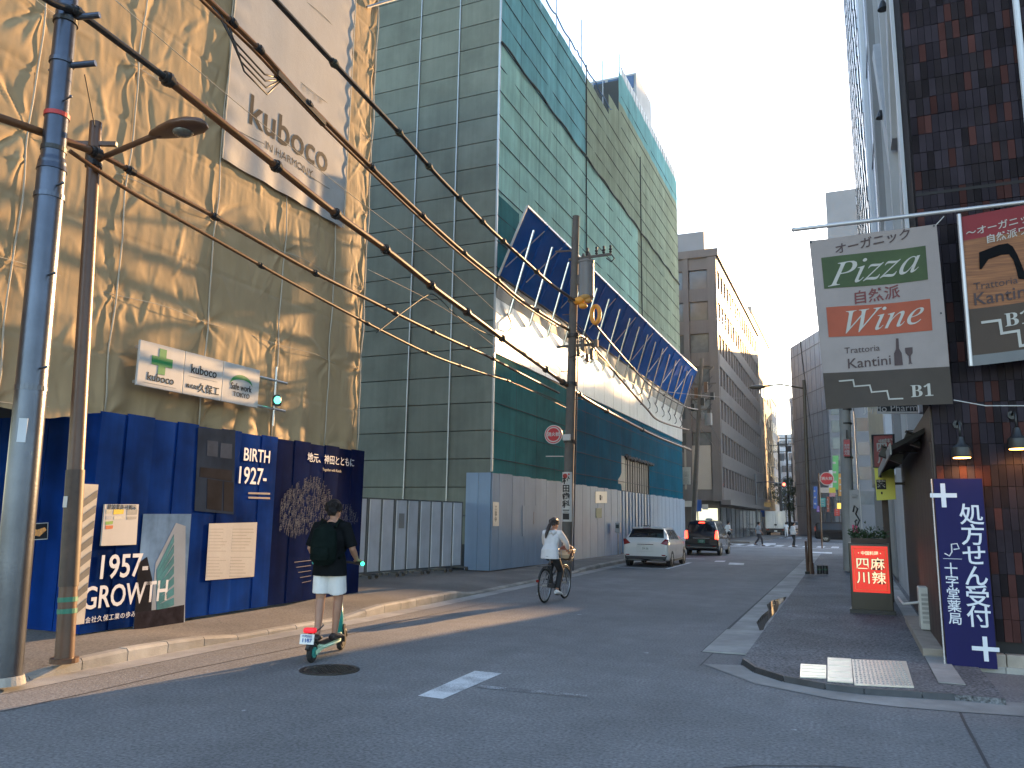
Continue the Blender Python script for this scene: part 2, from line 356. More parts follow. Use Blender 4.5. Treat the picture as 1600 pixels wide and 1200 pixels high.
# ================================================================== left: wrapped building, banner, signs, blue hoarding
XT = -9.55                                         # plane of the tarpaulin
m_tarp = M('grey tarpaulin', (.37, .265, .150), .72, var=.10, scale=1.2, rnd=.05, streak=.08, spec=.2, ridge=.010)
m_rope = M('pale rope', (.42, .36, .28), .8)
m_pipe = M('scaffold pipe', (.45, .44, .43), .35, metal=.8, var=.15, scale=4)
wr = thing('wrapped_scaffold', 'construction building wrapped in tan wrinkled tarpaulin above the blue hoarding', 'building', (XT, 10, 3.0))
cols = [AX(p, q, XT).y for p, q in ((40, 230), (195, 300), (335, 340), (440, 420), (520, 420))]
ybs = [2.0, 4.2]+cols+[AX(590, 0, XT).y]
ZB, ZT = 3.02, 16.0
rows = [ZB+i*1.75 for i in range(9)]
def tarpoff(y, z, i0, w):
    y0, y1 = ybs[i0], ybs[i0+1]
    u = (y-y0)/(y1-y0); edge = min(u, 1-u)*(y1-y0)
    billow = .022*math.sin(math.pi*u)*(.6+.4*noise.noise((i0*3.1, z*.3, 5)))
    k = noise.noise((y*1.1+i0*7, z*.35, 2.0))
    fold = .006*(1-abs(noise.noise((y*3.2+.5*k, z*.5, i0*4.0)))*2.0)
    fold += .007*noise.noise((y*1.6, z*1.0, 9+i0))
    if i0 < 2: fold += .028*(1-2*abs(noise.noise((y*.8+z*.35, z*1.3-y*.3, 31)))) 
    star = 0.
    for zr in rows:
        for ye, s in ((y0, 1), (y1, -1)):
            dy, dz = (y-ye), (z-zr); r = math.hypot(dy, dz*1.0)
            if r < 1.3:
                th = math.atan2(dz, abs(dy)+1e-4)
                star += .03*math.exp(-r/.42)*min(1, r/.08)*math.cos(7*th+zr*2.1+ye)*(.5+noise.noise((zr, ye, 1)))
    lo = max(0, 1-(z-ZB)/1.3)
    drape = lo*.06*math.sin(y*9+2*noise.noise((y*2, z, 3)))*(.5+.5*noise.noise((y*1.2, 2, 2)))
    pin = min(1, edge/.12)
    seam = -.012*max(0, 1-abs((z-ZB) % 1.75-.875)/.05)
    return (billow+fold)*(.25+.75*pin)+star+drape*pin+seam
for i in range(len(ybs)-1):
    y0, y1 = ybs[i], ybs[i+1]; ny = max(8, int((y1-y0)/.028)); zt = ZT; nzz = int((zt-ZB)/.036); mb = MB()
    for a in range(ny+1):
        y = lerp(y0, y1, a/ny)
        for b in range(nzz+1):
            z = lerp(ZB, zt, b/nzz); zz = z
            if b == 0: zz = z-.06-.07*abs(math.sin((y-y0)*2.2))-.05*noise.noise((y*3, 1, 1))
            mb.v.append((XT+tarpoff(y, z, i, 0), y, zz))
    n = nzz+1
    for a in range(ny):
        for b in range(nzz): q = a*n+b; mb.f.append((q, q+n, q+n+1, q+1))
    off = np.zeros((ny+1, nzz+1)); yy = np.linspace(y0, y1, ny+1)[:, None]; zz_ = np.linspace(ZB, zt, nzz+1)[None, :]; rs_ = random.Random(50+i)
    for q in range(int((y1-y0)*110)):                    # sharp creases
        tie = rs_.random() < .5
        if tie: yc, zc = rs_.choice((y0, y1)), rs_.choice(rows)+rs_.gauss(0, .05); an = rs_.uniform(-1.4, 1.4)+(0 if yc == y0 else math.pi); ln = rs_.uniform(.25, .9); yc += math.cos(an)*ln*.55; zc += math.sin(an)*ln*.55
        else: yc, zc = rs_.uniform(y0, y1), rs_.uniform(ZB, zt); an = math.pi/2+rs_.gauss(0, .35) if i > 1 else rs_.gauss(.4, .5); ln = rs_.uniform(.3, 1.1)
        am = rs_.uniform(.006, .022)*(1.5 if i < 2 else 1)*rs_.choice((1, 1, -1)); w = rs_.uniform(.035, .085); ca, sa = math.cos(an), math.sin(an)
        t_ = (yy-yc)*ca+(zz_-zc)*sa; d_ = np.abs(-(yy-yc)*sa+(zz_-zc)*ca); off += am*np.clip(1-d_/w, 0, 1)*np.clip(1-np.abs(t_)/(ln*.6), 0, 1)
    fo_ = off.ravel(); mb.v = [(v[0]+float(fo_[k]), v[1], v[2]) for k, v in enumerate(mb.v)]
    ob('tarpaulin_sheet', mb, m_tarp, wr, smooth=True)
    ob('lacing_rope', MB().tube([(XT+.035+.012*math.sin(k*1.7), y1+.02*math.sin(k*.9+i), lerp(ZB, ZT, k/40)) for k in range(41)], .013, 6), m_rope, wr, smooth=True)
for zr in rows:
    ob('tie_rope', MB().tube([(XT+.05+.05*math.sin(k*.5), lerp(ybs[0], ybs[-1], k/50), zr+.02*math.sin(k*.8+zr)) for k in range(51)], .005, 4), m_rope, wr)
# side of the wrap (facing the green building) and body behind
mb = MB(); nn = 60
for k in range(nn+1):
    z = lerp(ZB, ZT, k/nn); w = .05*math.sin(k*1.3)+.04*noise.noise((z*2, 0, 0)); mb.v += [(XT+w*.4, ybs[-1]+.01, z), (XT-.6, ybs[-1]+.06+w, z), (XT-4.5, ybs[-1]+.06-w, z)]
for k in range(nn):
    for j in range(2): q = k*3+j; mb.f.append((q, q+1, q+4, q+3))
ob('tarpaulin_return', mb, m_tarp, wr, smooth=True)
ob('scaffold_core', MB().box((XT-9, ybs[0], ZB+.3), (XT-.35, ybs[-1]-.1, ZT)), M('core dark', (.05, .05, .05), .9), wr)
for k, yy in enumerate((5.2, 9.0, 12.5)):
    pass
ob('bracket_pipe', MB().cyl(AX(570, 12, XT)+X3*.05, AX(612, 0, XT)+X3*.4, .03), m_pipe, wr)
# ---- white banner
bn = thing('hanging_banner', 'large white kuboco banner laced onto the tan tarpaulin', 'banner', (XT+.14, 11, 8))
m_ban = M('white banner cloth', (.33, .32, .31), .75, var=.06, scale=1.5, bump=.3, bscale=10, streak=.05)
yb0, yb1 = AX(345, 200, XT).y, AX(533, 330, XT).y; zb0 = (AX(341, 251, XT).z+AX(527, 352, XT).z)/2; zb1 = 14.5
mb = MB(); ny, nz_ = 120, 200
def banx(y, z):
    u = (y-yb0)/(yb1-yb0); e = min(u, 1-u); lo = max(0, 1-(z-zb0)/1.2)
    return XT+.07+.015*math.sin(math.pi*u)+.012*noise.noise((y*1.2, z*.5, 4))+.010*max(0, .12-e)/.12*math.sin(z*14)+lo*.018*math.sin(y*8+noise.noise((y, z, 1))*3)
for a in range(ny+1):
    for b in range(nz_+1):
        y, z = lerp(yb0, yb1, a/ny), lerp(zb0, zb1, b/nz_); mb.v.append((banx(y, z), y, z))
for a in range(ny):
    for b in range(nz_): q = a*(nz_+1)+b; mb.f.append((q, q+nz_+1, q+nz_+2, q+1))
ob('cloth', mb, m_ban, bn, smooth=True)
m_logo = M('grey print', (.03, .028, .027), .7, spec=.2); m_logol = M('light grey print', (.25, .24, .23), .6)
def drape_text(s, at, size, mat, **k):
    o = text(s, bn, at, Y3, size, mat, ext=.0, **k)
    for v in o.data.vertices: v.co.x = banx(v.co.y, v.co.z)+.006
    return o
cy = (AX(392, 190, XT).y+AX(500, 240, XT).y)/2; cz = (AX(392, 190, XT).z+AX(500, 240, XT).z)/2
drape_text('kuboco', (0, cy, cz), .80, m_logo, bold=.012, xs=.96)
drape_text('IN HARMONY', (0, cy, cz-.46), .22, m_logo)
mb = MB().tube([(banx(cy+d, cz-.46-(.1*d))+.005, cy+d, cz-.46-.0*d+.05*math.cos(d*2)) for d in [-1.3+i*.05 for i in range(13)]], .006, 4); ob('logo_swash', mb, m_logol, bn); mb = MB().tube([(banx(cy+d, cz-.5)+.005, cy+d, cz-.50+.0*d-.03*math.cos(d)) for d in [.62+i*.05 for i in range(14)]], .006, 4)
ob('logo_swash', mb, m_logol, bn)
zz = AX(475, 145, XT).z
drape_text('和 久 音 夢', (0, AX(482, 150, XT).y, zz), .14, m_logol)
for s in (0, 1):
    ob('edge_rope', MB().tube([(XT+.09, (yb0, yb1)[s], lerp(zb0, zb1, k/30)) for k in range(31)], .012, 6), m_rope, bn)
# ---- three sign boards on brackets
m_sgn = M('white sign board', (.46, .44, .42), .45, var=.05, streak=.06); m_green = M('safety green', (.01, .20, .06), .5); m_frame = M('dark frame', (.05, .05, .05), .5)
XS = XT+.34
edges = [(219, 533, 602), (290, 549, 617), (350, 562, 628), (407, 578, 637)]
pt = [(AX(x, a, XS), AX(x, b, XS)) for x, a, b in edges]
zt_ = sum(p[0].z for p in pt)/4; zb_ = sum(p[1].z for p in pt)/4
labs = ['white sign board with green cross under the tan tarpaulin', 'white company name board between green cross and green arch boards', 'white safety slogan board with green arch, beside the green lamp']
signs = []
for i in range(3):
    y0, y1 = pt[i][0].y+.006, pt[i+1][0].y-.006
    s = thing('sign_board', labs[i], 'sign', (XS, (y0+y1)/2, zb_), group='boards above the blue hoarding'); signs.append(s)
    ob('panel', MB().box((XS-.04, y0, zb_), (XS, y1, zt_)), m_sgn, s, bev=.006)
    for z in (zb_+.08, zt_-.08): ob('bracket', MB().bar((XS-.04, (y0+y1)/2, z), (XT+.05, (y0+y1)/2, z), .04, .04), m_pipe, s)
    c = (y0+y1)/2; X_ = XS+.003
    if i == 0:
        zc = lerp(zb_, zt_, .62); w, l = .065, .19
        ob('green_cross', MB().prism([(X_-.002, c+a, zc+b) for a, b in [(-w, -l), (w, -l), (w, -w), (l, -w), (l, w), (w, w), (w, l), (-w, l), (-w, w), (-l, w), (-l, -w), (-w, -w)]], (.004, 0, 0)), m_green, s)
        text('kuboco', s, (X_, c, zb_+.15), Y3, .165, m_logo, bold=.006); ob('underline', MB().box((X_-.001, c-.3, zb_+.055), (X_+.001, c+.3, zb_+.06)), m_logol, s)
    if i == 1:
        text('kuboco', s, (X_, c, lerp(zb_, zt_, .62)), Y3, .20, m_logo, bold=.006, xs=.9); ob('underline', MB().box((X_-.001, c-.3, lerp(zb_, zt_, .44)), (X_+.001, c+.3, lerp(zb_, zt_, .445))), m_logol, s)
        text('株式会社', s, (X_, c-.2, zb_+.13), Y3, .07, m_logo); text('久保工', s, (X_, c+.13, zb_+.13), Y3, .15, m_logo, bold=.006)
    if i == 2:
        arc = [(c+.27*math.cos(t), lerp(zb_, zt_, .45)+.2*math.sin(t)) for t in [math.pi*k/14 for k in range(1, 15)]]
        mb = MB()
        for k in range(len(arc)-1):
            w0, w1 = .07*math.sin(math.pi*k/13)+.008, .07*math.sin(math.pi*(k+1)/13)+.008
            mb.quad((X_, arc[k][0], arc[k][1]), (X_, arc[k+1][0], arc[k+1][1]), (X_, arc[k+1][0], arc[k+1][1]-w1), (X_, arc[k][0], arc[k][1]-w0))
        ob('arch', mb, m_green, s)
        text('Safe work', s, (X_+.002, c, lerp(zb_, zt_, .43)), Y3, .15, m_logo, bold=.008, xs=.8); text('TOKYO', s, (X_+.002, c+.02, lerp(zb_, zt_, .24)), Y3, .11, m_logo)
p = AX(433, 626, XS)
gl = thing('signal_lamp', 'small green signal lamp on pipe ends right of the sign boards', 'lamp', (XS, p.y, p.z))
ob('lamp_body', MB().lathe([(.07, -.09), (.08, -.05), (.08, .05), (.05, .1)], p, n=12), m_frame, gl, smooth='auto')
ob('lens', MB().ball(p+X3*.04-Y3*.04, .06, 6, (1, 1, 1.2)), M('green glow', (.1, .9, .6), .4, emis=.9), gl, smooth=True)
for z in (zb_+.05, zt_-.1):
    ob('pipe', MB().cyl((XS-.06, pt[0][0].y, z), (XS-.06, p.y+.3, z), .024), m_pipe, gl); 
ob('pipe', MB().cyl((XS-.06, p.y, zb_-.25), (XS-.06, p.y, zt_+.15), .024), m_pipe, gl)
# ---- blue hoarding
A0, A1 = AX(124, 999, -9.1), AX(559, 928, -9.42)
A0 = Vector((-9.12, A0.y, 0)); A1 = Vector((-9.40, AX(564, 815, -9.40).y, 0)); HD = (A1-A0).normalized(); HN = Vector((HD.y, -HD.x, 0)); HL = (A1-A0).length
ZH0, ZH1 = .16, 3.02
def HP(px, py, off=0.):      # photo pixel on the hoarding's plane -> point
    d = ray(px, py); C = Vector((0, 0, CH)); t = (A0+HN*off-C).dot(HN)/d.dot(HN); return C+d*t
m_blue = M('blue hoarding sheet', (.004, .026, .14), .8, var=.6, scale=.7, rnd=.12, streak=.3, spec=.05, dirt=.35)
m_navy = M('navy hoarding sheet', (.003, .010, .052), .8, var=.4, scale=.8, rnd=.1, streak=.3, spec=.05, dirt=.3)
m_grey = M('photo print grey', (.018, .028, .048), .8, spec=.05, var=.35, scale=1.3, rnd=.1, streak=.2)
hb = thing('blue_hoarding', 'blue printed steel hoarding with BIRTH 1927 and 1957 GROWTH lettering', 'hoarding', A0)
bx = [161, 195, 238, 275, 308, 345, 376, 408, 433, 460, 485, 508, 530, 550, 569]
bt = [HP(x, 700).dot(HD)-A0.dot(HD) for x in bx]; bt[0] = 0.; bt[-1] = HL
for i in range(len(bx)-1):
    a, b = A0+HD*(bt[i]+.006), A0+HD*(bt[i+1]-.006); off = .012*(i % 2); mat = m_navy if i >= 8 else m_blue
    mb = MB(); n = HN; nn = 5
    for k in range(nn+1):     # slightly bowed steel sheet
        q = lerp(a, b, k/nn)+n*(off+.007*math.sin(math.pi*k/nn)); mb.v += [(q.x, q.y, ZH0), (q.x, q.y, ZH1+.02*(i % 2)), (q.x-n.x*.03, q.y-n.y*.03, ZH1+.02*(i % 2)), (q.x-n.x*.03, q.y-n.y*.03, ZH0)]
    for k in range(nn):
        for j in range(4): mb.f.append((4*k+j, 4*k+(j+1) % 4, 4*k+4+(j+1) % 4, 4*k+4+j)[::-1])
    mb.f += [(0, 1, 2, 3), (4*nn+3, 4*nn+2, 4*nn+1, 4*nn)]
    ob('steel_panel', mb, mat, hb, smooth='auto')
def hquad(name, corners, mat, off, parent=hb, th=.004):
    P = [HP(px, py, off) for px, py in corners]; return ob(name, MB().prism([p-HN*th for p in P], HN*th), mat, parent)
m_wtxt = M('white print', (.55, .56, .60), .5, var=.03)
OF = .026
def htext(s, px, py, size, mat=m_wtxt, **k): return text(s, hb, HP(px, py, OF+.004), HD, size, mat, **k)
# old building photographs printed on the sheets
ph = hquad('old_shop_photo', [(304, 798), (365, 804), (368, 672), (310, 668)], m_grey, OF)
m_dk = M('print dark', (.014, .015, .02), .7, spec=.1, var=.3, scale=4); m_lt = M('print light', (.032, .045, .07), .7, spec=.1, var=.2, scale=3)
def ptq(cs, mat, off): return hquad('print_shape', cs, mat, off, ph)
for q in ([(312, 745), (362, 752), (363, 735), (313, 730)], [(323, 795), (346, 798), (348, 752), (324, 748)], [(349, 798), (364, 800), (365, 754), (350, 752)], [(323, 712), (340, 714), (341, 690), (324, 688)], [(344, 715), (362, 717), (363, 694), (345, 692)]): ptq(q, m_dk if q[0][1] > 740 else m_lt, OF+.003)
pb = hquad('office_photo', [(208, 986), (287, 974), (299, 803), (224, 803)], M('print sky', (.10, .17, .28), .7, var=.45, scale=1.6, streak=.25, spec=.1), OF)
tw = [(243, 880), (275, 817), (290, 822), (289, 972), (234, 980)]
hquad('print_shape', tw, M('print tower', (.22, .25, .29), .7, spec=.1, var=.1, scale=2), OF+.003, pb)
for k in range(7):
    t = k/7; ya = lerp(890, 955, t); yb = lerp(835, 950, t); hquad('print_shape', [(245, ya+10), (272, yb+12), (272, yb), (245, ya)], M('print teal glass', (.03, .14, .17), .3, var=.3, scale=5), OF+.006, pb)
hquad('print_shape', [(209, 985), (236, 981), (238, 905), (230, 870), (216, 880)], m_dk, OF+.006, pb)
hquad('print_shape', [(209, 985), (287, 974), (288, 945), (250, 952), (211, 957)], M('print brown', (.018, .016, .022), .7, spec=.1, var=.5, scale=6), OF+.007, pb)
htext('BIRTH', 402, 713, .30, bold=.012, xs=.85); htext('1927-', 394, 745, .39, bold=.012, xs=.85)
htext('1957-', 193, 886, .43, bold=.014, xs=.88); htext('GROWTH', 200, 930, .40, bold=.014, xs=.80)
htext('株式会社久保工業の歩み', 165, 966, .085, sp=1.15); htext('地元、神田とともに', 519, 720, .19, xs=.95); htext('Together with Kanda', 519, 735, .075, m_logol)
for k, (px, py) in enumerate([(404, 770), (404, 777)]): hquad('caption_line', [(388, py+2), (422, py+3), (422, py), (388, py-1)], M('dim print', (.05, .06, .11), .5), OF)
for k in range(5): hquad('caption_line', [(460+k*3, 879+k*8), (486, 876+k*8), (486, 875+k*8), (460+k*3, 878+k*8)], MATS['dim print'], OF)
# city engraving
cpoly = [(436, 830), (458, 843), (484, 833), (545, 828), (560, 815), (550, 795), (520, 790), (515, 770), (495, 748), (470, 756), (448, 770), (438, 790)]
def inpoly(x, y, P):
    r = False
    for (x0, y0), (x1, y1) in zip(P, P[1:]+P[:1]):
        if (y0 > y) != (y1 > y) and x < (x1-x0)*(y-y0)/(y1-y0)+x0: r = not r
    return r
mbc = MB(); k = 0
while k < 900:                                    # fine engraved skyline, far too small to pick apart
    px, py = random.uniform(432, 562), random.uniform(745, 845)
    if not inpoly(px, py, cpoly): continue
    k += 1; p = HP(px, py, OF+.003); s = random.uniform(.004, .012); h_ = random.uniform(.03, .10); q = p+HD*random.uniform(.02, .05)
    mbc.add([p, p+HD*s, p+HD*s+Z3*h_, p+Z3*h_], [(0, 1, 2, 3)]).add([p+Z3*h_, q+Z3*h_, q+Z3*(h_+.008), p+Z3*(h_+.008)], [(0, 1, 2, 3)])
ob('city_print', mbc, M('city lines', (.085, .09, .11), .7, var=.5, scale=30, spec=.1), hb, kind='stuff')
# notices hung on the hoarding
nb = thing('notice_board', 'white permit board with coloured stickers on the blue hoarding', 'notice board', HP(187, 850, .05))
hquad('board', [(158, 853), (213, 851), (217, 788), (164, 788)], m_sgn, OF+.03, nb, .025)
text('建設業許可掲示', nb, HP(191, 793, OF+.032), HD, .07, m_logo)
for q, c in (([(166, 803), (174, 802), (175, 796), (166, 796)], (.4, .38, .3)), ([(177, 804), (193, 803), (194, 796), (178, 796)], (.62, .42, .03)), ([(198, 805), (214, 804), (215, 796), (199, 796)], (.25, .25, .24)), ([(165, 812), (174, 811), (175, 806), (166, 806)], (.3, .32, .35)), ([(165, 820), (176, 819), (177, 814), (165, 815)], (.15, .30, .06)), ([(165, 827), (176, 826), (177, 821), (165, 821)], (.45, .10, .03)), ([(198, 812), (213, 811), (214, 807), (198, 807)], (.28, .27, .25)), ([(178, 812), (195, 811), (195, 807), (178, 807)], (.5, .47, .4))):
    hquad('sticker', q, M('sticker %.2f %.2f' % c[:2], c, .5, var=.15, scale=20), OF+.033, nb)
ns = thing('paper_notice', 'large white printed notice sheet on the blue hoarding', 'notice', HP(360, 860, .05))
hquad('sheet', [(321, 907), (397, 901), (402, 816), (327, 818)], m_ban, OF+.004, ns)
for blk, (x0, x1) in enumerate(((328, 360), (364, 398))):
    for k in range(16):
        y = 826+k*4.9; 
        if k == 8: continue
        w = random.uniform(.5, 1); hquad('text_line', [(lerp(x0-k*.35, x1, 0), y+1.6), (lerp(x0-k*.35, x1-k*.3, w), y+1.6), (lerp(x0-k*.35, x1-k*.3, w), y), (lerp(x0-k*.35, x1, 0), y)], m_logol, OF+.006, ns)
# return wall of the hoarding, facing the camera, and its dim recess
rh = thing('hoarding_return', 'plain dark blue hoarding wall left of the corner, behind the poles', 'hoarding', (A0.x-1, A0.y, 0))
for k in range(9):
    x1 = A0.x-.03-k*.5; ob('steel_panel', MB().box((x1-.485, A0.y+.02, ZH0), (x1, A0.y+.05+.01*(k % 2), 3.0)), m_blue, rh)
ps = thing('picture_sticker', 'small dark picture with orange shapes on the blue return wall', 'picture', AY(60, 830, A0.y))
P = [AY(x, y, A0.y+.015) for x, y in [(44, 844), (75, 842), (76, 817), (45, 819)]]
ob('print', MB().prism(P, (0, -.006, 0)), m_dk, ps)
ob('frame_line', MB().tube([p-Y3*.008 for p in P], .006, 4, True), m_sgn, ps)
P = [AY(x, y, A0.y+.006) for x, y in [(50, 836), (62, 838), (73, 828), (70, 824), (58, 828), (50, 824)]]
ob('orange_shape', MB().prism(P, (0, -.003, 0)), M('orange print', (.45, .16, .02), .5, var=.5, scale=20), ps)
# striped corner guard
sg = thing('striped_guard', 'grey and white diagonal striped guard board on the hoarding corner', 'guard board', A0)
P = [HP(124, 990, .09), HP(148, 800, .09), HP(151, 757, .09), HP(117, 756, .09), HP(112, 830, .09)]
z0g, z1g = .30, P[2].z; gb = A0+HD*(HP(154, 757).dot(HD)-A0.dot(HD)-.09); ga = gb-HD*.34
def gp(u, z, o=.0): q = lerp(ga, gb, u)+HN*(.10+o); return Vector((q.x, q.y, z))
ob('board', MB().prism([gp(0, z0g), gp(1, z0g), gp(1, z1g), gp(0, z1g)], HN*-.012), M('guard pale', (.42, .38, .33), .5, var=.15, scale=5), sg)
ns_ = 9; H_ = (z1g-z0g)/ns_
for k in range(ns_):
    za = z0g+k*H_; zs = [za, za+.22, za+.22+H_*.5, za+H_*.5]
    zs = [min(z1g, z) for z in zs]
    if zs[2]-zs[1] > .01: ob('stripe', MB().prism([gp(0.02, zs[0], .002), gp(.98, zs[1], .002), gp(.98, zs[2], .002), gp(.02, zs[3], .002)], HN*.003), M('guard grey', (.12, .115, .11), .5, var=.2, scale=6), sg)
# ================================================================== green wrapped building
XG, YG, YE = -10.15, 22.0, 51.8
m_pan = M('grey green panel', (.145, .165, .138), .7, spec=.2, var=.10, scale=.9, rnd=.07, streak=.12, dirt=.12)
m_joint = M('panel joint', (.03, .04, .045), .8)
gb_ = thing('sheeted_building', 'tall demolition building clad in green sheets with blue protective hood', 'building', (XG, YG, 0))
ob('core', MB().box((-30, YG+.12, 0), (XG-.10, YE-.1, 21.4)), m_joint, gb_)
RH = .875
xsx = [-17.5, -15.35, -13.2, -11.65, XG]
proto = {}
for c in range(4):
    for r in range(1, 25):
        if r*RH > 21.3: continue
        if c not in proto:
            o = ob('cladding_panel', MB().box((xsx[c]+.012, YG, RH+.014), (xsx[c+1]-.012, YG+.06, 2*RH-.014)), m_pan, gb_); proto[c] = o
        else: inst(proto[c], gb_, (0, 0, (r-1)*RH))
m_al = M('aluminium trim', (.40, .42, .42), .4, metal=.6)
ob('corner_post', MB().box((XG-.005, YG-.03, 3.1), (XG+.05, YG+.05, 21.6)), m_al, gb_)
for x in xsx[1:4]: ob('upright', MB().cyl((x, YG-.03, .5), (x, YG-.03, 21.5), .024), m_al, gb_)
# front sheets
SH = {'teal': M('teal mesh sheet', (.21, .45, .46), .85, spec=.1, var=.14, scale=.7, rnd=.07, streak=.18), 'mint': M('mint mesh sheet', (.40, .62, .52), .85, spec=.1, var=.14, scale=.7, rnd=.07, streak=.18),
      'olive': M('olive mesh sheet', (.32, .37, .27), .85, spec=.1, var=.14, scale=.7, rnd=.06, streak=.18), 'deep': M('deep blue sheet', (.004, .095, .155), .85, spec=.1, var=.2, scale=.6, rnd=.10, streak=.15), 'grn': M('lit green sheet', (.05, .19, .185), .85, spec=.1, var=.2, scale=.6, rnd=.08, streak=.15)}
def sheet(y0, y1, z0, z1, mat, k):
    mb = MB(); ny, nz_ = 6, max(4, int((z1-z0)/.22))
    for a in range(ny+1):
        for b in range(nz_+1):
            y, z = lerp(y0+.01, y1-.01, a/ny), lerp(z0, z1, b/nz_); v = abs(math.sin((z/1.75)*math.pi))
            mb.v.append((XG+.05*v*math.sin(math.pi*a/ny)*(.6+.6*noise.noise((y0, z*.5, k)))+.012*noise.noise((y*2, z*1.5, 3))+.02, y, z))
    for a in range(ny):
        for b in range(nz_): q = a*(nz_+1)+b; mb.f.append((q, q+nz_+1, q+nz_+2, q+1))
    ob('mesh_sheet', mb, SH[mat], gb_, smooth=True)
nS = 16; dS = (YE-YG)/nS
for i in range(nS):
    y0, y1 = YG+i*dS, YG+(i+1)*dS; ym = (y0+y1)/2
    top = 21.5 if ym < 35.2 else (22.6 if ym < 37.6 else 24.9)
    up = 'teal' if ym < 31.3 else 'olive'; mid = 'mint' if ym < 41.2 else 'olive'
    if ym > 37.6: sheet(y0, y1, 23.2-.0*i, top, 'teal', i); sheet(y0, y1, 17.5, 23.2, 'olive', i)
    else: sheet(y0, y1, 17.5, top, up, i)
    sheet(y0, y1, 12.1, 17.5, mid, i+40)
    sheet(y0, y1, 8.9, 12.1, 'grn' if i < 1 else 'mint', i+80)
    lowm = 'grn' if (i < 4 and i != 1) else 'deep'
    if not 36.3 < ym < 43.4: sheet(y0, y1, 3.05, 6.8, 'deep' if i >= 4 else 'grn', i+120)  # near sheets get the lighter green: sunlight put into their colour
    else: sheet(y0, y1, 4.75, 6.8, 'deep', i+120)
for r in range(4, 28):
    z = r*RH
    if 6.8 < z < 9: continue
    ob('rail', MB().cyl((XG+.045, YG, z), (XG+.045, YE if z < 22 else YE, z), .014, n=6) if z < 21.6 else MB().cyl((XG+.045, 37.3, z), (XG+.045, YE, z), .014, n=6), m_joint, gb_)
ob('fold_cable', MB().tube([(XG+.09, lerp(YG, YE, k/60), 17.5+.05*math.sin(k*1.1)) for k in range(61)], .035, 6), m_joint, gb_)
for y in (31.3, 41.2): ob('seam', MB().cyl((XG+.07, y, 9), (XG+.07, y, 22.), .03, n=6), m_joint, gb_)
ob('upper_core', MB().box((-30, 37.6, 21.4), (XG-.08, YE-.1, 24.8)), m_joint, gb_)
# end wall away from the camera
ob('end_wall', MB().box((-30, YE-.09, 0), (XG-.02, YE, 24.8)), SH['olive'], gb_)
# white band under the hood
m_band = M('white band panel', (.62, .60, .55), .33, var=.06, scale=1, rnd=.06, streak=.1)
n = 20; d = (YE-YG)/n
for i in range(n): ob('band_panel', MB().box((XG-.02, YG+i*d+.015, 6.82), (XG+.06, YG+(i+1)*d-.015, 8.6)), m_band, gb_)
for i in range(n): ob('soffit_panel', MB().add([(XG+.05, YG+i*d+.01, 8.62), (XG+.05, YG+(i+1)*d-.01, 8.62), (XG+.16, YG+(i+1)*d-.01, 9.28), (XG+.16, YG+i*d+.01, 9.28)], [(0, 1, 2, 3)]), M('soffit grey', (.22, .22, .21), .5, rnd=.1), gb_)
# protective hood
m_hood = M('blue steel hood', (.004, .085, .33), .8, spec=.1, var=.15, scale=2, rnd=.10); m_strut = M('galvanised strut', (.55, .55, .54), .25, metal=.9, var=.1)
hood = thing('protective_hood', 'blue panelled steel hood on bright struts leaning out over the pavement', 'awning', (XG, YG, 9.3))
IN, OUT = Vector((XG+.14, 0, 9.3)), Vector((-9.05, 0, 11.5)); n = 17; d = (YE-YG)/n; hn = Vector((2.2, 0, -1.1)).normalized()
p0 = ob('hood_panel', MB().prism([IN+Y3*(YG+.02), OUT+Y3*(YG+.02), OUT+Y3*(YG+d-.02), IN+Y3*(YG+d-.02)], hn*-.04), m_hood, hood)
r0 = ob('panel_rib', MB().bar(IN+Y3*(YG+d)+hn*.03, OUT+Y3*(YG+d)+hn*.03, .05, .05), m_hood, hood)
s0 = ob('strut', MB().cyl(Vector((XG+.12, YG+.9, 8.25)), lerp(IN, OUT, .80)+Y3*(YG+.9)+hn*.05, .05, n=8), m_strut, hood, smooth='auto')
b0 = ob('brace', MB().bar(lerp(IN, OUT, .15)+Y3*(YG+.1)+hn*.05, lerp(IN, OUT, .9)+Y3*(YG+d-.1)+hn*.05, .03, .03), m_al, hood)
h0 = ob('hook', MB().tube([(XG+.06, YG+.9, 8.3), (XG+.2, YG+.9, 8.0), (XG+.2, YG+.9, 7.8), (XG+.1, YG+.9, 7.7)], .025, 6), m_joint, hood)
for i in range(1, n):
    for o in (p0, r0, s0): inst(o, hood, (0, d*i, 0))
    if i > 9: inst(h0, hood, (0, d*i, 0))
    if i % 2: inst(b0, hood, (0, d*i, 0))
ob('edge_rail', MB().bar(OUT+Y3*(YG-.02), OUT+Y3*(YE+.02), .07, .07), m_al, hood)
ob('edge_rail', MB().bar(IN+Y3*YG+hn*.03, IN+Y3*YE+hn*.03, .06, .06), m_joint, hood)
ob('end_rail', MB().bar(IN+Y3*(YG-.02), OUT+Y3*(YG-.02), .06, .06), m_al, hood)
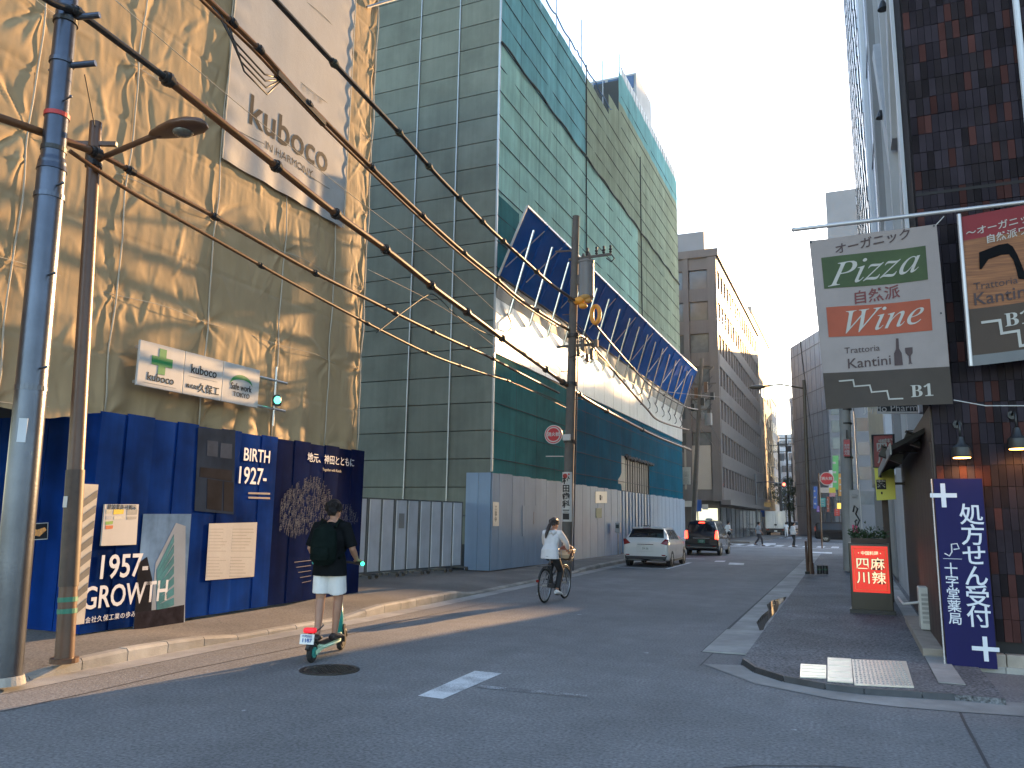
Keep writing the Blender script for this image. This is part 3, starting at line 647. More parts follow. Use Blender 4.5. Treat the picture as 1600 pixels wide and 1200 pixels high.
# white barrier
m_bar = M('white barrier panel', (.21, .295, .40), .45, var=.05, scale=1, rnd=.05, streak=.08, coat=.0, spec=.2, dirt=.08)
wb = thing('white_barrier', 'pale grey steel site barrier along the green building', 'barrier', (XG+.1, 30, .1))
XB = XG+.10; n = 58; d = (YE+.15-YG)/n
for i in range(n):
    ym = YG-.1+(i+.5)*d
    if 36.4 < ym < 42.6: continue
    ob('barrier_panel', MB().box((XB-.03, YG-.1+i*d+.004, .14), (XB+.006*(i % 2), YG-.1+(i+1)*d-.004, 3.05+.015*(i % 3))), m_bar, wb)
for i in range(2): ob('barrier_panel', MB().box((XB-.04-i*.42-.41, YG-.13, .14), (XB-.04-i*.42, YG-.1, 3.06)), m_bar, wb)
m_rib = M('gate rib', (.30, .33, .36), .35, rnd=.15, streak=.1)
gt = thing('folding_gate', 'ribbed pale folding site gate in the white barrier', 'gate', (XB, 39.5, .1))
for i in range(20):
    y = 36.4+i*.31; ob('gate_leaf', MB().box((XB-.08, y+.01, .18), (XB-.03+.05*(i % 2), y+.29, 3.05)), m_bar if i % 3 else m_rib, gt)
ob('handle', MB().box((XB+.03, 40.7, 1.2), (XB+.07, 41.3, 1.45)), m_joint, gt)
sh = thing('shuttered_opening', 'dark slatted opening with torn cloth above the folding gate', 'shutter', (XG, 40, 3.1))
for i in range(22):
    y = 37.6+i*.24; ob('slat', MB().box((XG-.15, y, 3.1), (XG-.08+.04*(i % 2), y+.22, 4.65)), M('shutter grey', (.085, .085, .085), .5, rnd=.25), sh)
ob('side_panel', MB().box((XG-.06, 36.3, 3.1), (XG+.02, 37.55, 4.75)), M('beige board', (.32, .31, .25), .6), sh); ob('side_panel', MB().box((XG-.06, 42.95, 3.1), (XG+.02, 43.9, 4.75)), MATS['beige board'], sh)
mb = MB().tube([(XG+.1+.03*math.sin(k*2), lerp(37.3, 43.2, k/30), 4.72+.06*math.sin(k*1.9)+.05*noise.noise((k*.7, 0, 0))) for k in range(31)], [.05+.04*abs(math.sin(k*1.3)) for k in range(31)], 6)
ob('torn_cloth', mb, m_joint, sh)
# notices on the barrier
def bnotice(name, label, cs, mat, cat='sign', th=.012):
    P = [AX(px, py, XB+.012) for px, py in cs]; o = thing(name, label, cat, P[0]); ob('plate', MB().prism(P, X3*th), mat, o); return o
o = bnotice('green_notice', 'small green safety notice on the white barrier', [(931, 809), (940, 809), (940, 794), (931, 794)], M('notice green', (.02, .10, .045), .5))
o = bnotice('outline_notice', 'tall faint paper notice on the barrier behind the cyclist', [(816, 838), (838, 838), (838, 790), (816, 790)], m_bar); text('安全第一', o, AX(834, 800, XB+.028), Y3, .14, m_logol, vert=True)
o = bnotice('black_text_notice', 'narrow notice with black characters at the barrier corner', [(770, 822), (779, 822), (779, 785), (770, 784)], m_band); text('工事中', o, AX(775, 790, XB+.028), Y3, .17, m_logo, vert=True)
o = bnotice('figure_notice', 'pale notice with two small marks high on the barrier', [(930, 786), (948, 786), (948, 768), (930, 768)], m_band); text('♿ ↟', o, AX(939, 778, XB+.028), Y3, .22, m_logo)
# meter box on a post
p = G(966, 868, .13)
mt = thing('parking_meter', 'grey parking meter on a thin post behind the white hatchback', 'parking meter', p)
ob('post', MB().cyl(p, p+Z3*1.0, .035), m_pipe, mt); ob('head', MB().box(p+Vector((-.12, -.1, 1.0)), p+Vector((.12, .1, 1.45)), ), M('meter grey', (.35, .36, .37), .4), mt, bev=.03); ob('display', MB().box(p+Vector((-.07, -.115, 1.2)), p+Vector((.07, -.09, 1.36))), m_joint, mt)
# roof scaffolding poles
for k, (px, py0, py1) in enumerate([(872, -10, 70), (912, 30, 120), (893, 60, 100), (945, 95, 160), (930, 125, 160), (971, 85, 150), (995, 132, 168)]):
    y = AX(px, 150, XG).y; z1 = AX(px, py0, XG).z; z0 = 21.3 if y < 37 else 24.6
    s = thing('roof_pole', ['tall bare scaffold pole rising from the green roof edge, %s from the left' % w for w in ('first', 'third', 'second', 'fifth', 'fourth', 'sixth', 'seventh')][k], 'pole', (XG-.1, y, z0), group='poles on the green roof')
    ob('tube', MB().cyl((XG-.1, y, z0), (XG-.1, y, z1), .024, n=8), m_al, s)
    for j in range(3): zz = lerp(z0, z1, .5+.2*j); ob('peg', MB().cyl((XG-.1, y-.09, zz), (XG-.1, y+.09, zz), .012, n=6), m_al, s)
tag(ob('safety_line', MB().tube([(XG+.02, lerp(YG, 35.6, k/50), 21.6+.45*(1 if k % 10 == 0 else .75+.1*math.sin(k))) for k in range(51)], .03, 6), M('blue rope', (.06, .14, .25), .7)), 'wavy blue safety line along the green roof edge', 'rope')
for i in range(9):
    pass
rl = thing('roof_rail', 'row of pale uprights along the higher far roof edge', 'railing', (XG-.1, 40, 24.8))
for i in range(24): ob('upright', MB().box((XG-.12, 38+i*.58, 24.75), (XG-.06, 38+i*.58+.42, 25.6)), M('pale rail', (.42, .43, .42), .5, rnd=.1), rl)
ob('top_rail', MB().bar((XG-.09, 37.8, 25.63), (XG-.09, YE, 25.63), .05, .04), m_al, rl)
# glazed rooftop seen in the gap
rt = thing('glazed_rooftop', 'small rooftop block with blue windows in the notch of the roof', 'building', (-14, 46, 22))
ob('wall', MB().box((-16.0, 45.0, 21.4), (-11.2, 49, 29.6)), M('rooftop grey', (.35, .35, .34), .6), rt)
for i in range(5):
    for j in range(3): ob('window', MB().box((-15.9+i*.95, 44.95, 26.6+j*1.0), (-15.15+i*.95, 45.0, 27.45+j*1.0)), M('sky glass', (.05, .10, .2), .1, rnd=.2), rt)
# white fence panels on castors
fa, fb = Vector((-11.95, 14.2, 0)), Vector((-10.98, 21.8, 0)); fd = (fb-fa).normalized(); fnn = Vector((fd.y, -fd.x, 0)); FLn = (fb-fa).length
m_fw = M('white fence panel', (.50, .51, .54), .45, rnd=.06, streak=.08); m_dkp = M('dark post', (.06, .065, .07), .5)
nF = 7; wF = FLn/nF
names = ['first', 'second', 'third', 'fourth', 'fifth', 'sixth', 'seventh']
for i in range(nF):
    a = fa+fd*(wF*i)+Z3*.13; tt = thing('rolling_fence', 'white panel fence on castors between hoarding and green building, %s counted from the blue hoarding' % names[i], 'fence', a, group='rolling fences on the left pavement')
    for j in range(2):
        c = a+fd*(wF*(.27+.48*j)); ob('panel', MB().obox(c+Z3*1.08+fnn*.0, fd*wF*.19, fnn*.012, Z3*.93), m_fw, tt)
    for t in (.03, .51, .97): c = a+fd*(wF*t); ob('post', MB().cyl(c+Z3*.10, c+Z3*2.03, .022, n=8), m_dkp, tt)
    for z in (.14, 2.02): ob('rail', MB().bar(a+fd*.02+Z3*z, a+fd*(wF-.02)+Z3*z, .035, .035), m_dkp, tt)
    for t in (.12, .88):
        c = a+fd*(wF*t); ob('foot_bar', MB().bar(c-fnn*.32+Z3*.10, c+fnn*.32+Z3*.10, .05, .04), m_dkp, tt)
        for s in (-1, 1): w = c+fnn*.28*s+Z3*.05; ob('castor', MB().cyl(w-fd*.02, w+fd*.02, .05, n=12), m_iron, tt)
    if i == 4: ob('paper', MB().obox(a+fd*wF*.27+Z3*1.45+fnn*.016, fd*.12, fnn*.002, Z3*.2), m_logol, tt)
tag(ob('site_yard_wall', MB().box((-17, YG-.6, .1), (-11.4, YG-.5, .9)), m_joint), 'low dark wall behind the rolling fences', 'wall')
# ================================================================== poles and overhead cables
m_galv = M('galvanised pole', (.085, .095, .12), .3, metal=.85, var=.16, scale=3, streak=.15, bump=.15, bscale=40)
m_brown = M('brown painted pole', (.085, .040, .022), .4, var=.2, scale=4, bump=.2, bscale=40); m_conp = M('dark concrete pole', (.10, .088, .078), .8, var=.15, scale=3, streak=.15, bump=.3, bscale=60)
m_org = M('orange cable cover', (.11, .045, .015), .45, var=.15, scale=5); m_blk = M('black cable', (.012, .012, .013), .45); m_orr = M('orange guard', (.65, .26, .02), .45); m_red = M('red band', (.35, .02, .02), .5)
m_cw0 = M('pale plate', (.4, .42, .45), .5)
# big galvanised pole
b = G(5, 1070, .05); P0 = b; Pt = AY(105, 10, b.y); Pt = lerp(P0, Pt, 1.12)
def bp(t): return lerp(P0, Pt, t)
tj = (AY(60, 260, b.y).z-.05)/(Pt.z-.05)
gp_ = thing('steel_pole', 'thick galvanised steel pole at the left edge with step bolts', 'pole', P0)
ob('lower_shaft', MB().cyl(bp(0), bp(tj), .155, .140, 24), m_galv, gp_, smooth='auto')
ob('upper_shaft', MB().cyl(bp(tj-.005), bp(1), .120, .105, 24), m_galv, gp_, smooth='auto')
ob('collar', MB().cyl(bp(tj-.012), bp(tj+.006), .150, .128, 24), m_galv, gp_, smooth='auto')
ob('base_ring', MB().cyl(bp(0), bp(.01), .19, .17, 24), m_conc, gp_)
for k, z in enumerate((2.9, 5.0, 5.55, 5.95, 6.6, 7.1)):
    c = bp(z/Pt.z); r = .155 if z < 5.3 else .128
    if z < 5.3: r = .152
    ob('band', MB().cyl(c-Z3*.025, c+Z3*.025, r, n=24), [m_galv, m_galv, m_blk, m_red, m_galv, m_blk][k], gp_)
for k in range(9):
    z = 2.6+k*.5; c = bp(z/Pt.z); s = Vector((1, -.2, 0)) if k % 2 else Vector((-1, .2, 0)); ob('step_bolt', MB().cyl(c+s*.1, c+s*.27, .011, n=6).ball(c+s*.27, .017, 5), m_galv, gp_)
for z in (6.55, 7.15): c = bp(z/Pt.z); ob('bracket_arm', MB().cyl(c, c+Vector((.34, .15, .05)), .035), m_galv, gp_)
ob('id_plate', MB().obox(bp(.30)+Vector((.10, -.12, 0)), Vector((.03, .025, 0)), Vector((.004, -.005, 0)), Z3*.12), m_cw0, gp_)
# brown lamp pole
b = G(100, 1035, .12); yb = b.y; T = AY(150, 192, yb)
lp = thing('lamp_pole', 'brown street lamp pole in front of the blue hoarding corner', 'street lamp', b)
ob('shaft', MB().cyl(b, T, .095, .070, 20), m_brown, lp, smooth='auto')
ob('base_flange', MB().cyl(b, b+Z3*.05, .14, n=20), m_brown, lp)
def bq(z): return lerp(b, T, (z-b.z)/(T.z-b.z))
ob('guard_sheet', MB().cyl(bq(.9), bq(2.15), .10, .096, 20), M('brown wrap', (.05, .028, .018), .55, var=.3, scale=8), lp, smooth='auto')
for z in (.62, .74): ob('tape_band', MB().cyl(bq(z), bq(z+.05), .0985, n=20), M('green tape', (.02, .16, .10), .5), lp)
ob('pale_label', MB().obox(bq(1.8)+Vector((.0, -.1, 0)), X3*.03, Y3*.004, Z3*.06), m_sgn, lp)
a0 = AY(160, 246, yb); a1 = AY(236, 214, yb-.05); a2 = AY(319, 194, yb-.1)
ob('arm', MB().tube([bq(a0.z-.05), a0, lerp(a0, a1, .5), a1, lerp(a1, a2, .2)], .034, 10), m_brown, lp, smooth=True)
hd = (a2-a1).normalized(); hs = hd.cross(Z3).normalized(); hu = hs.cross(hd); hl = (a2-a1).length
head = MB(); prof = [(0, .035, .03), (.08, .07, .05), (.3, .115, .075), (.55, .15, .09), (.8, .14, .085), (.95, .09, .06), (1, .03, .03)]; n = 20
for u, w, h_ in prof:
    for k in range(n):
        t = 2*math.pi*k/n; hz = math.sin(t)*h_*(1.0 if math.sin(t) > 0 else .55); head.v.append(tuple(a1+hd*hl*u+hs*math.cos(t)*w*1.15+hu*(hz+.01)))
for i in range(len(prof)-1):
    for k in range(n): head.f.append((i*n+k, i*n+(k+1) % n, (i+1)*n+(k+1) % n, (i+1)*n+k))
head.f += [tuple(reversed(range(n))), tuple(range((len(prof)-1)*n, len(prof)*n))]
lh = ob('lamp_head', head, m_brown, lp, smooth=True)
ob('lens', MB().ball(a1+hd*hl*.62-hu*.035, .1, 8, (1.25, 1.05, .5)), M('lamp lens', (.10, .10, .09), .12, var=.3, scale=20), lh, smooth=True)
ob('cross_bracket', MB().bar(bq(T.z-.28)-Vector((.2, .1, 0)), bq(T.z-.28)+Vector((.25, .1, 0)), .05, .05), m_brown, lp)
ob('clamp', MB().cyl(bq(a0.z-.1), bq(a0.z+.1), .095, n=16), m_blk, lp)
tag(ob('stay_wire', MB().tube([bp(6.45/Pt.z)+Vector((.25, .1, 0)), bq(T.z-.1), bq(a0.z)+Vector((.12, 0, .05))], .007, 5), m_blk), 'thin stay wire from steel pole to lamp pole top', 'wire')
# centre utility pole
b = G(885, 905, .10); yb = 22.6; B = Vector((-7.92, yb, 0)); T = AY(900, 338, yb)
up = thing('utility_pole', 'dark concrete utility pole with transformer beside the cyclist', 'utility pole', B)
def uq(z): return lerp(B, T, z/T.z)
ob('shaft', MB().cyl(B, T, .165, .11, 20), m_conp, up, smooth='auto')
def UA(px, py, dy=0.): return AY(px, py, yb+dy)
c = UA(916, 436); tr = ob('transformer', MB().lathe([(.20, -.62), (.24, -.58), (.24, .5), (.26, .52), (.26, .58), (.1, .64)], c, n=20), M('transformer grey', (.16, .155, .15), .45, var=.1), up, smooth='auto')
for s in (-.1, .1): ob('bushing', MB().lathe([(.03, .6), (.06, .65), (.03, .7), (.06, .75), (.02, .85)], c+X3*s, n=10), m_conp, tr, smooth='auto')
ob('tank_hanger', MB().bar(uq(c.z), c, .12, .3), m_conp, up)
ca = UA(955, 397); ob('crossarm', MB().bar(uq(ca.z-.02)-X3*.2, ca, .07, .07), m_conp, up)
for t in (.35, .6, .8, .98):
    q = lerp(uq(ca.z), ca, t); ob('insulator', MB().lathe([(.02, 0), (.05, .05), (.03, .09), (.055, .13), (.03, .18), (.04, .24), (.005, .28)], q+Z3*.03, n=10), m_blk, up, smooth='auto')
ob('arm_hook', MB().tube([ca, ca+Vector((.1, 0, -.15)), ca+Vector((0, 0, -.25)), ca+Vector((-.15, 0, -.12))], .02, 6), m_blk, up, smooth=True)
ca2 = UA(868, 393); ob('crossarm', MB().bar(uq(ca2.z-.05), ca2, .05, .05), m_conp, up)
for k, (px, py, r) in enumerate([(905, 470, .16), (914, 464, .14), (911, 478, .12), (919, 470, .1)]): ob('cable_cover', MB().ball(UA(px, py, -.15), r, 7, (1.2, .8, .8)), m_orr if k % 2 == 0 else M('ochre cover', (.42, .22, .05), .5), up, smooth=True)
cc = UA(930, 491, -.1); ob('cable_coil', MB().tube([cc+Vector((.17*math.cos(t)*.75, .04, .27*math.sin(t))) for t in [2*math.pi*k/20 for k in range(20)]], .065, 8, True), m_orr, up, smooth=True)
for py in (470, 525, 600, 690): ob('pole_band', MB().cyl(uq(UA(890, py).z-.05), uq(UA(890, py).z+.05), .185-.0*py, n=16), m_blk, up)
ob('crossarm', MB().bar(uq(UA(900, 540).z)-Vector((.5, 0, 0)), uq(UA(900, 540).z)+Vector((.75, 0, 0)), .07, .07), m_conp, up)
for k in range(5): q = uq(UA(900, 550).z)+Vector((.25+.14*k, -.1, -.05+.25*math.sin(k*2))); ob('junction_box', MB().obox(q, X3*.055, Y3*.08, Z3*(.12+.05*(k % 2))), [m_blk, m_conp, m_org][k % 3], up, bev=.02)
for k in range(6):
    q = uq(UA(900, 520).z); e = q+Vector((.2+.12*k, -.15, -.6-.1*(k % 3))); ob('drop_loop', MB().tube([q+Vector((.15, -.1, .1*k-.2)), lerp(q, e, .5)+Vector((.25, -.1, .1)), e+Vector((.1, 0, -.1)), e+Vector((-.25, 0, -.2))], .014, 5), m_blk, up, smooth=True)
for k in range(5): z = 4.4+k*.9; ob('step_bolt', MB().cyl(uq(z)+X3*.1*(1 if k % 2 else -1), uq(z)+X3*.36*(1 if k % 2 else -1), .012, n=6), m_galv, up)
ob('conduit', MB().tube([uq(.2)+Vector((.2, .05, 0)), uq(4)+Vector((.18, .05, 0)), uq(7.4)+Vector((.16, .05, 0))], .022, 6), m_galv, up)
# advert plate on the pole
ap = thing('pole_advert', 'tall white advert plate with black characters wrapped on the utility pole', 'sign', uq(1.6)-Y3*.2)
z0, z1 = UA(884, 815).z, UA(884, 738).z; q = uq((z0+z1)/2); yf = yb-.185
mb = MB(); nn = 10
for k in range(nn+1):
    t = math.radians(-150+120*k/nn); p = Vector((q.x+.18*math.cos(t), yb+.18*math.sin(t), 0)); mb.v += [(p.x, p.y, z0), (p.x, p.y, z1)]
for k in range(nn): mb.f.append((2*k, 2*k+2, 2*k+3, 2*k+1))
ob('plate', mb, m_sgn, ap, smooth=True)
text('村\n田\n歯\n科', ap, (q.x, yf-.006, z1-.34), X3, .235, m_logo, bold=.03).data.transform(Matrix.Translation((0, 0, -.28)))
ob('red_mark', MB().prism([Vector((q.x+.075*math.cos(t)-.03, yf-.004, z1-.12+.075*math.sin(t))) for t in [2*math.pi*k/10 for k in range(10)]], (0, -.004, 0)), m_red, ap); ob('red_mark', MB().prism([Vector((q.x+.03*math.cos(t)+.085, yf-.004, z1-.07+.03*math.sin(t))) for t in [2*math.pi*k/8 for k in range(8)]], (0, -.004, 0)), m_red, ap)
ob('dark_block', MB().box((q.x-.1, yf-.006, z0+.06), (q.x+.1, yf-.002, z0+.24)), m_logo, ap); ob('text_line', MB().box((q.x-.1, yf-.006, z0+.32), (q.x+.1, yf-.002, z0+.35)), m_logo, ap); ob('text_line', MB().box((q.x-.08, yf-.006, z0+.27), (q.x+.08, yf-.002, z0+.29)), m_logo, ap)
# fire hydrant disc on the pole
m_sred = M('sign red', (.42, .02, .03), .4, var=.05); c = UA(865, 679)
hy = thing('hydrant_sign', 'round red and white fire hydrant sign on the utility pole', 'sign', c)
def disc(c, r, th, n=32): return MB().cyl(c+Y3*th/2, c-Y3*th/2, r, n=n)
ob('rim', disc(c, .29, .03), m_sgn, hy); ob('red_ring', disc(c, .265, .036), m_sred, hy); ob('white_ring', disc(c, .235, .040), m_sgn, hy); ob('red_disc', disc(c, .20, .044), m_sred, hy)
text('消火栓', hy, c-Y3*.026, X3, .135, m_sgn, bold=.03); ob('arm', MB().bar(c+Vector((.2, .03, -.05)), uq(c.z-.05), .04, .04), m_conp, hy)
ob('pale_box', MB().box(uq(c.z-.12)+Vector((-.14, -.26, -.09)), uq(c.z-.12)+Vector((.1, -.18, .09))), m_sgn, hy)
ob('lower_frame', MB().tube([UA(853, 713), UA(880, 713)], .015, 6), m_sgn, hy)
# cables
def cable(px, x, r, mat, name, label, clamps=(), cm=None, x1=None):
    pts = [AX(a, b_, x if x1 is None else lerp(x, x1, i/(len(px)-1))) for i, (a, b_) in enumerate(px)]
    P = []                                    # smooth the polyline
    for i in range(len(pts)-1):
        p0, p1, p2, p3 = pts[max(i-1, 0)], pts[i], pts[i+1], pts[min(i+2, len(pts)-1)]
        for k in range(8):
            t = k/8; P.append(.5*((2*p1)+(p2-p0)*t+(2*p0-5*p1+4*p2-p3)*t*t+(3*p1-p0-3*p2+p3)*t**3))
    P.append(pts[-1]); e = thing(name, label, 'cable', P[0], group='overhead cables')
    ob('cable_run', MB().tube(P, r, 10), mat, e, smooth=True)
    for q in clamps:
        i = min(int(q*(len(P)-1)), len(P)-2); d = (P[i+1]-P[i]).normalized(); ob('joint_sleeve', MB().cyl(P[i]-d*.07, P[i]+d*.07, r*1.35, n=10).cyl(P[i]-d*.02, P[i]+d*.02, r*1.7, n=10), cm or m_blk, e, smooth='auto')
    return e, P
ce, cP = cable([(395, -40), (430, 0), (550, 129), (632, 216), (682, 273), (729, 321), (767, 359), (801, 390), (859, 442), (897, 469)], -7.55, .045, m_blk, 'black_cable', 'thick black overhead cable running to the transformer pole, topmost', [.2, .32, .42, .53, .63, .74, .85], M('dark green joint', (.03, .035, .025), .5))
ce, cP2 = cable([(300, -26), (326, 0), (405, 77), (482, 163), (581, 262), (660, 337), (725, 395), (777, 437), (821, 473), (894, 519), (914, 529), (942, 559), (976, 600), (1010, 638), (1031, 658), (1076, 672)], -7.70, .042, m_org, 'orange_cable', 'orange sheathed cable second from top, crossing the kuboco banner', [.1, .14, .2, .27, .34, .4, .47, .55, .61, .67], x1=-7.9)
for k in range(4):
    i0, i1 = 10, 20; ob('hanging_loop', MB().tube([cP2[8+k], lerp(cP2[8+k], cP2[20], .35)-Z3*(.22+.1*k), lerp(cP2[8+k], cP2[20], .75)-Z3*(.26+.09*k), cP2[20]-Z3*.06], .014, 6), m_blk, ce, smooth=True)
ob('splice_box', MB().bar(cP2[19]-Z3*.07, cP2[26]-Z3*.06, .09, .09), m_blk, ce)
ob('second_sheath', MB().tube([p-Z3*.10+Y3*.0 for p in cP2[:70]], .024, 6), m_org, ce, smooth=True)
cable([(-20, -72), (75, 0), (120, 19), (190, 70), (266, 127)], -7.72, .042, m_blk, 'black_cable', 'black cable section from the steel pole top to the orange sheath', [.5])
cable([(262, 124), (416, 247), (525, 334), (612, 397), (681, 452), (737, 493), (800, 540), (858, 581), (883, 600), (921, 627), (976, 657), (1030, 684), (1079, 703)], -7.72, .058, m_org, 'orange_cable', 'thick orange sheathed cable starting at the steel pole, third from top', [0, .1, .17, .24, .33, .41, .48, .58, .66, .72, .8, .88], x1=-7.95)
cable([(-30, 176), (0, 184), (80, 212), (154, 240)], -7.95, .045, m_org, 'orange_cable', 'short orange cable passing behind the steel pole to the lamp pole', [.98])
cable([(154, 240), (195, 262), (275, 306), (360, 352), (480, 420), (577, 469), (653, 507), (713, 535), (763, 557), (820, 587), (873, 614)], -8.0, .033, m_org, 'orange_cable', 'slim orange cable from the lamp pole to the utility pole', [.12, .28, .42, .55, .64, .74, .82])
cable([(109, 236), (200, 297), (307, 358), (465, 447), (587, 512), (675, 555), (742, 579), (797, 596)], -8.05, .026, m_org, 'orange_cable', 'lowest orange cable ending in a black cap before the green facade', [.38, .57, .7, .82, .99])
cable([(797, 596), (840, 615), (890, 640)], -8.05, .008, m_blk, 'thin_wire', 'thin wire continuing from the capped orange cable')
cable([(930, 507), (965, 548), (1011, 598), (1045, 622), (1072, 636), (1090, 640)], -7.6, .035, m_blk, 'black_cable', 'black cable dropping from the orange coil to the far pole', [.3, .55, .8], m_blk)
cable([(900, 520), (950, 570), (990, 600), (1040, 612), (1150, 622), (1190, 620)], -7.4, .012, m_blk, 'thin_wire', 'thin wire from the utility pole far down the street')
cable([(180, 0), (345, 140), (530, 290), (700, 420), (790, 500), (890, 590)], -7.9, .006, m_rope, 'thin_wire', 'thin pale wire crossing the banner lettering')
cable([(588, 520), (640, 480), (672, 460), (690, 470), (720, 498), (775, 527), (880, 560)], -7.85, .010, m_blk, 'thin_wire', 'thin looping wire against the green side panels')
cable([(575, 421), (700, 486), (800, 560), (890, 610), (960, 650), (1078, 700)], -8.1, .007, m_rope, 'thin_wire', 'thin pale wire dipping past the bright band')
# far pole on the left pavement
fp = thing('utility_pole', 'cluttered far utility pole at the end of the green building', 'utility pole', (-9.3, 53.5, .1))
def FA(px, py): return AY(px, py, 53.5)
ob('shaft', MB().cyl(FA(1082, 852), FA(1096, 560), .19, .12, 16), m_conp, fp, smooth='auto')
for py, w in ((575, .9), (600, 1.1), (640, .8)): c = FA(1094, py); ob('crossarm', MB().bar(c-X3*w, c+X3*w, .09, .09), m_conp, fp)
for k in range(8): c = FA(1078+k*5, 600+((k*37) % 60)); ob('junction_box', MB().obox(c, X3*.12, Y3*.12, Z3*(.15+.1*(k % 3))), [m_conp, m_blk, m_org][k % 3], fp)
for k in range(6): c = FA(1094, 575+k*14); ob('drop_loop', MB().tube([c+X3*-.7, c+Vector((-.3, 0, -.5)), c+Vector((.3, 0, -.5)), c+X3*.8], .02, 5), m_blk, fp)
c = FA(1107, 655); ob('transformer', MB().cyl(c-Z3*.4, c+Z3*.4, .25, n=14), M('tank grey', (.2, .2, .2), .5), fp, smooth='auto')
fs = thing('vertical_sign', 'white vertical shop sign on the far utility pole', 'sign', FA(1072, 755)); P = [FA(*p) for p in [(1065, 757), (1079, 757), (1079, 730), (1065, 730)]]; ob('panel', MB().prism(P, Y3*-.08), m_sgn, fs); text('薬局', fs, FA(1072, 737)-Y3*.09, X3, .45, m_logol, vert=True)
# street lamp and post on the right pavement
b = G(1267, 897, .1); yb2 = b.y; T = AY(1256, 594, yb2); E_ = AY(1183, 605, yb2)
sl = thing('street_lamp', 'slim street lamp on the right pavement with arm over the road', 'street lamp', b)
m_lpole = M('bronze lamp pole', (.10, .075, .05), .4, var=.15, scale=4)
mid = lerp(b, T, .42); ob('lower_shaft', MB().cyl(b, mid, .075, .065, 14), m_brown, sl, smooth='auto'); ob('upper_shaft', MB().cyl(mid, T, .060, .05, 14), m_lpole, sl, smooth='auto')
ob('arm', MB().tube([T-Z3*.28, lerp(T, E_, .5)-Z3*.02, E_], .028, 8), m_lpole, sl, smooth=True); ob('lamp_head', MB().ball(E_, .17, 8, (1.6, .7, .45)), m_lpole, sl, smooth=True)
ob('base', MB().cyl(b, b+Z3*.35, .11, .1, 14), m_brown, sl)
for k, (px, lab) in enumerate(((1281, 'first of two dark short stub posts right of the street lamp'), (1290, 'second of two dark short stub posts right of the street lamp'))):
    c = G(px, 897, .1); t = thing('stub_post', lab, 'post', c, group='stub posts'); ob('body', MB().cyl(c, c+Z3*.27, .085, .08, 12), m_blk, t); ob('band', MB().cyl(c+Z3*.12, c+Z3*.17, .087, n=12), M('dim green', (.03, .08, .05), .5), t)
c = G(1262, 897, .1); t = thing('bollard', 'thin leaning brown bollard beside the street lamp', 'bollard', c); ob('post', MB().cyl(c, AY(1259, 847, c.y), .04, .035, 10), m_brown, t); ob('foot', MB().cyl(c, c+Z3*.08, .08, n=10), m_blk, t); ob('cap', MB().ball(AY(1259, 847, c.y), .04, 6), m_brown, t)
# ================================================================== right: tiled corner building, banners, shop fronts
YW, XW = 11.25, .98
def R(px, py, o=0.): return AY(px, py, YW-o)
m_tile = M('brown wall tile', (.05, .03, .03), .6, var=.2, scale=3, attr='tilecol', spec=.15)
m_mortar = M('dark mortar', (.016, .014, .014), .9); m_ston = M('plinth stone', (.26, .22, .18), .7, var=.2, scale=4, bump=.3); m_wood = M('brown timber wall', (.045, .022, .014), .55, var=.25, scale=4, streak=.3)
tb = thing('tiled_building', 'dark brown vertically tiled corner building on the right', 'building', (XW, YW, 0))
ob('wall_core', MB().box((XW+.002, YW+.03, 0), (9, 15.0, 3.2)), m_mortar, tb); ob('upper_core', MB().box((XW+.002, YW+.03, 3.2), (9, 12.25, 31)), m_mortar, tb)
mb = MB(); cols = []; tw_, thh = .084, .262
for i in range(30):
    for j in range(46):
        x = XW+.004+i*tw_; z = .34+j*thh
        if j % 12 == 11: z += .0
        d = .030-.010*random.random(); mb.box((x+.002, YW, z+.003), (x+tw_-.003, YW+.05-d*.2, z+thh-.004)); o = len(mb.v)
        dz = random.uniform(-.004, .004)
        for k in range(o-8, o):
            v = mb.v[k]; mb.v[k] = (v[0], v[1]+dz if v[1] < YW+.02 else v[1], v[2])
        t = random.random(); c = (.050, .022, .020) if t < .16 else (.026, .021, .026) if t < .7 else (.020, .016, .018)
        f = random.uniform(.7, 1.25); cols.append(tuple(a*f for a in c))
me = mb.mesh('wall_tiles'); at = me.attributes.new('tilecol', 'FLOAT_COLOR', 'FACE')
for i in range(len(me.polygons)): at.data[i].color = (*cols[i//6], 1)
ob('wall_tiles', me, m_tile, tb, kind='stuff')
ob('course_line', MB().box((XW, YW-.006, 6.02), (3.5, YW+.01, 6.06)), m_mortar, tb)
ob('side_wall', MB().box((XW-.02, YW+.05, 0), (XW+.0, 15, 3.2)), m_wood, tb); ob('upper_side_wall', MB().box((XW-.02, YW+.05, 3.2), (XW+.001, 12.25, 31)), M('upper side tile', (.022, .019, .021), .7, spec=.1, var=.2, scale=5), tb)
for k in range(7): ob('timber_board', MB().box((XW-.035, YW+.15+k*.5, .14), (XW-.018, YW+.15+k*.5+.485, 2.75)), m_wood, tb)
a, b2 = R(1481, 1075), R(1600, 1085)
for k in range(4): ob('plinth_block', MB().box((XW-.04+k*.62, YW-.10, 0), (XW-.04+k*.62+.612, YW+.03, .21)), m_ston, tb, bev=.012)
for k in range(4): ob('plinth_base', MB().box((XW-.06+k*.62, YW-.13, 0), (XW-.06+k*.62+.612, YW-.0, .07)), m_conc, tb)
ob('downpipe', MB().cyl((R(1600, 200).x+.02, YW-.06, .3), (R(1590, 60).x+.02, YW-.06, 14), .04, n=10), M('pale pipe', (.5, .52, .55), .5), tb)
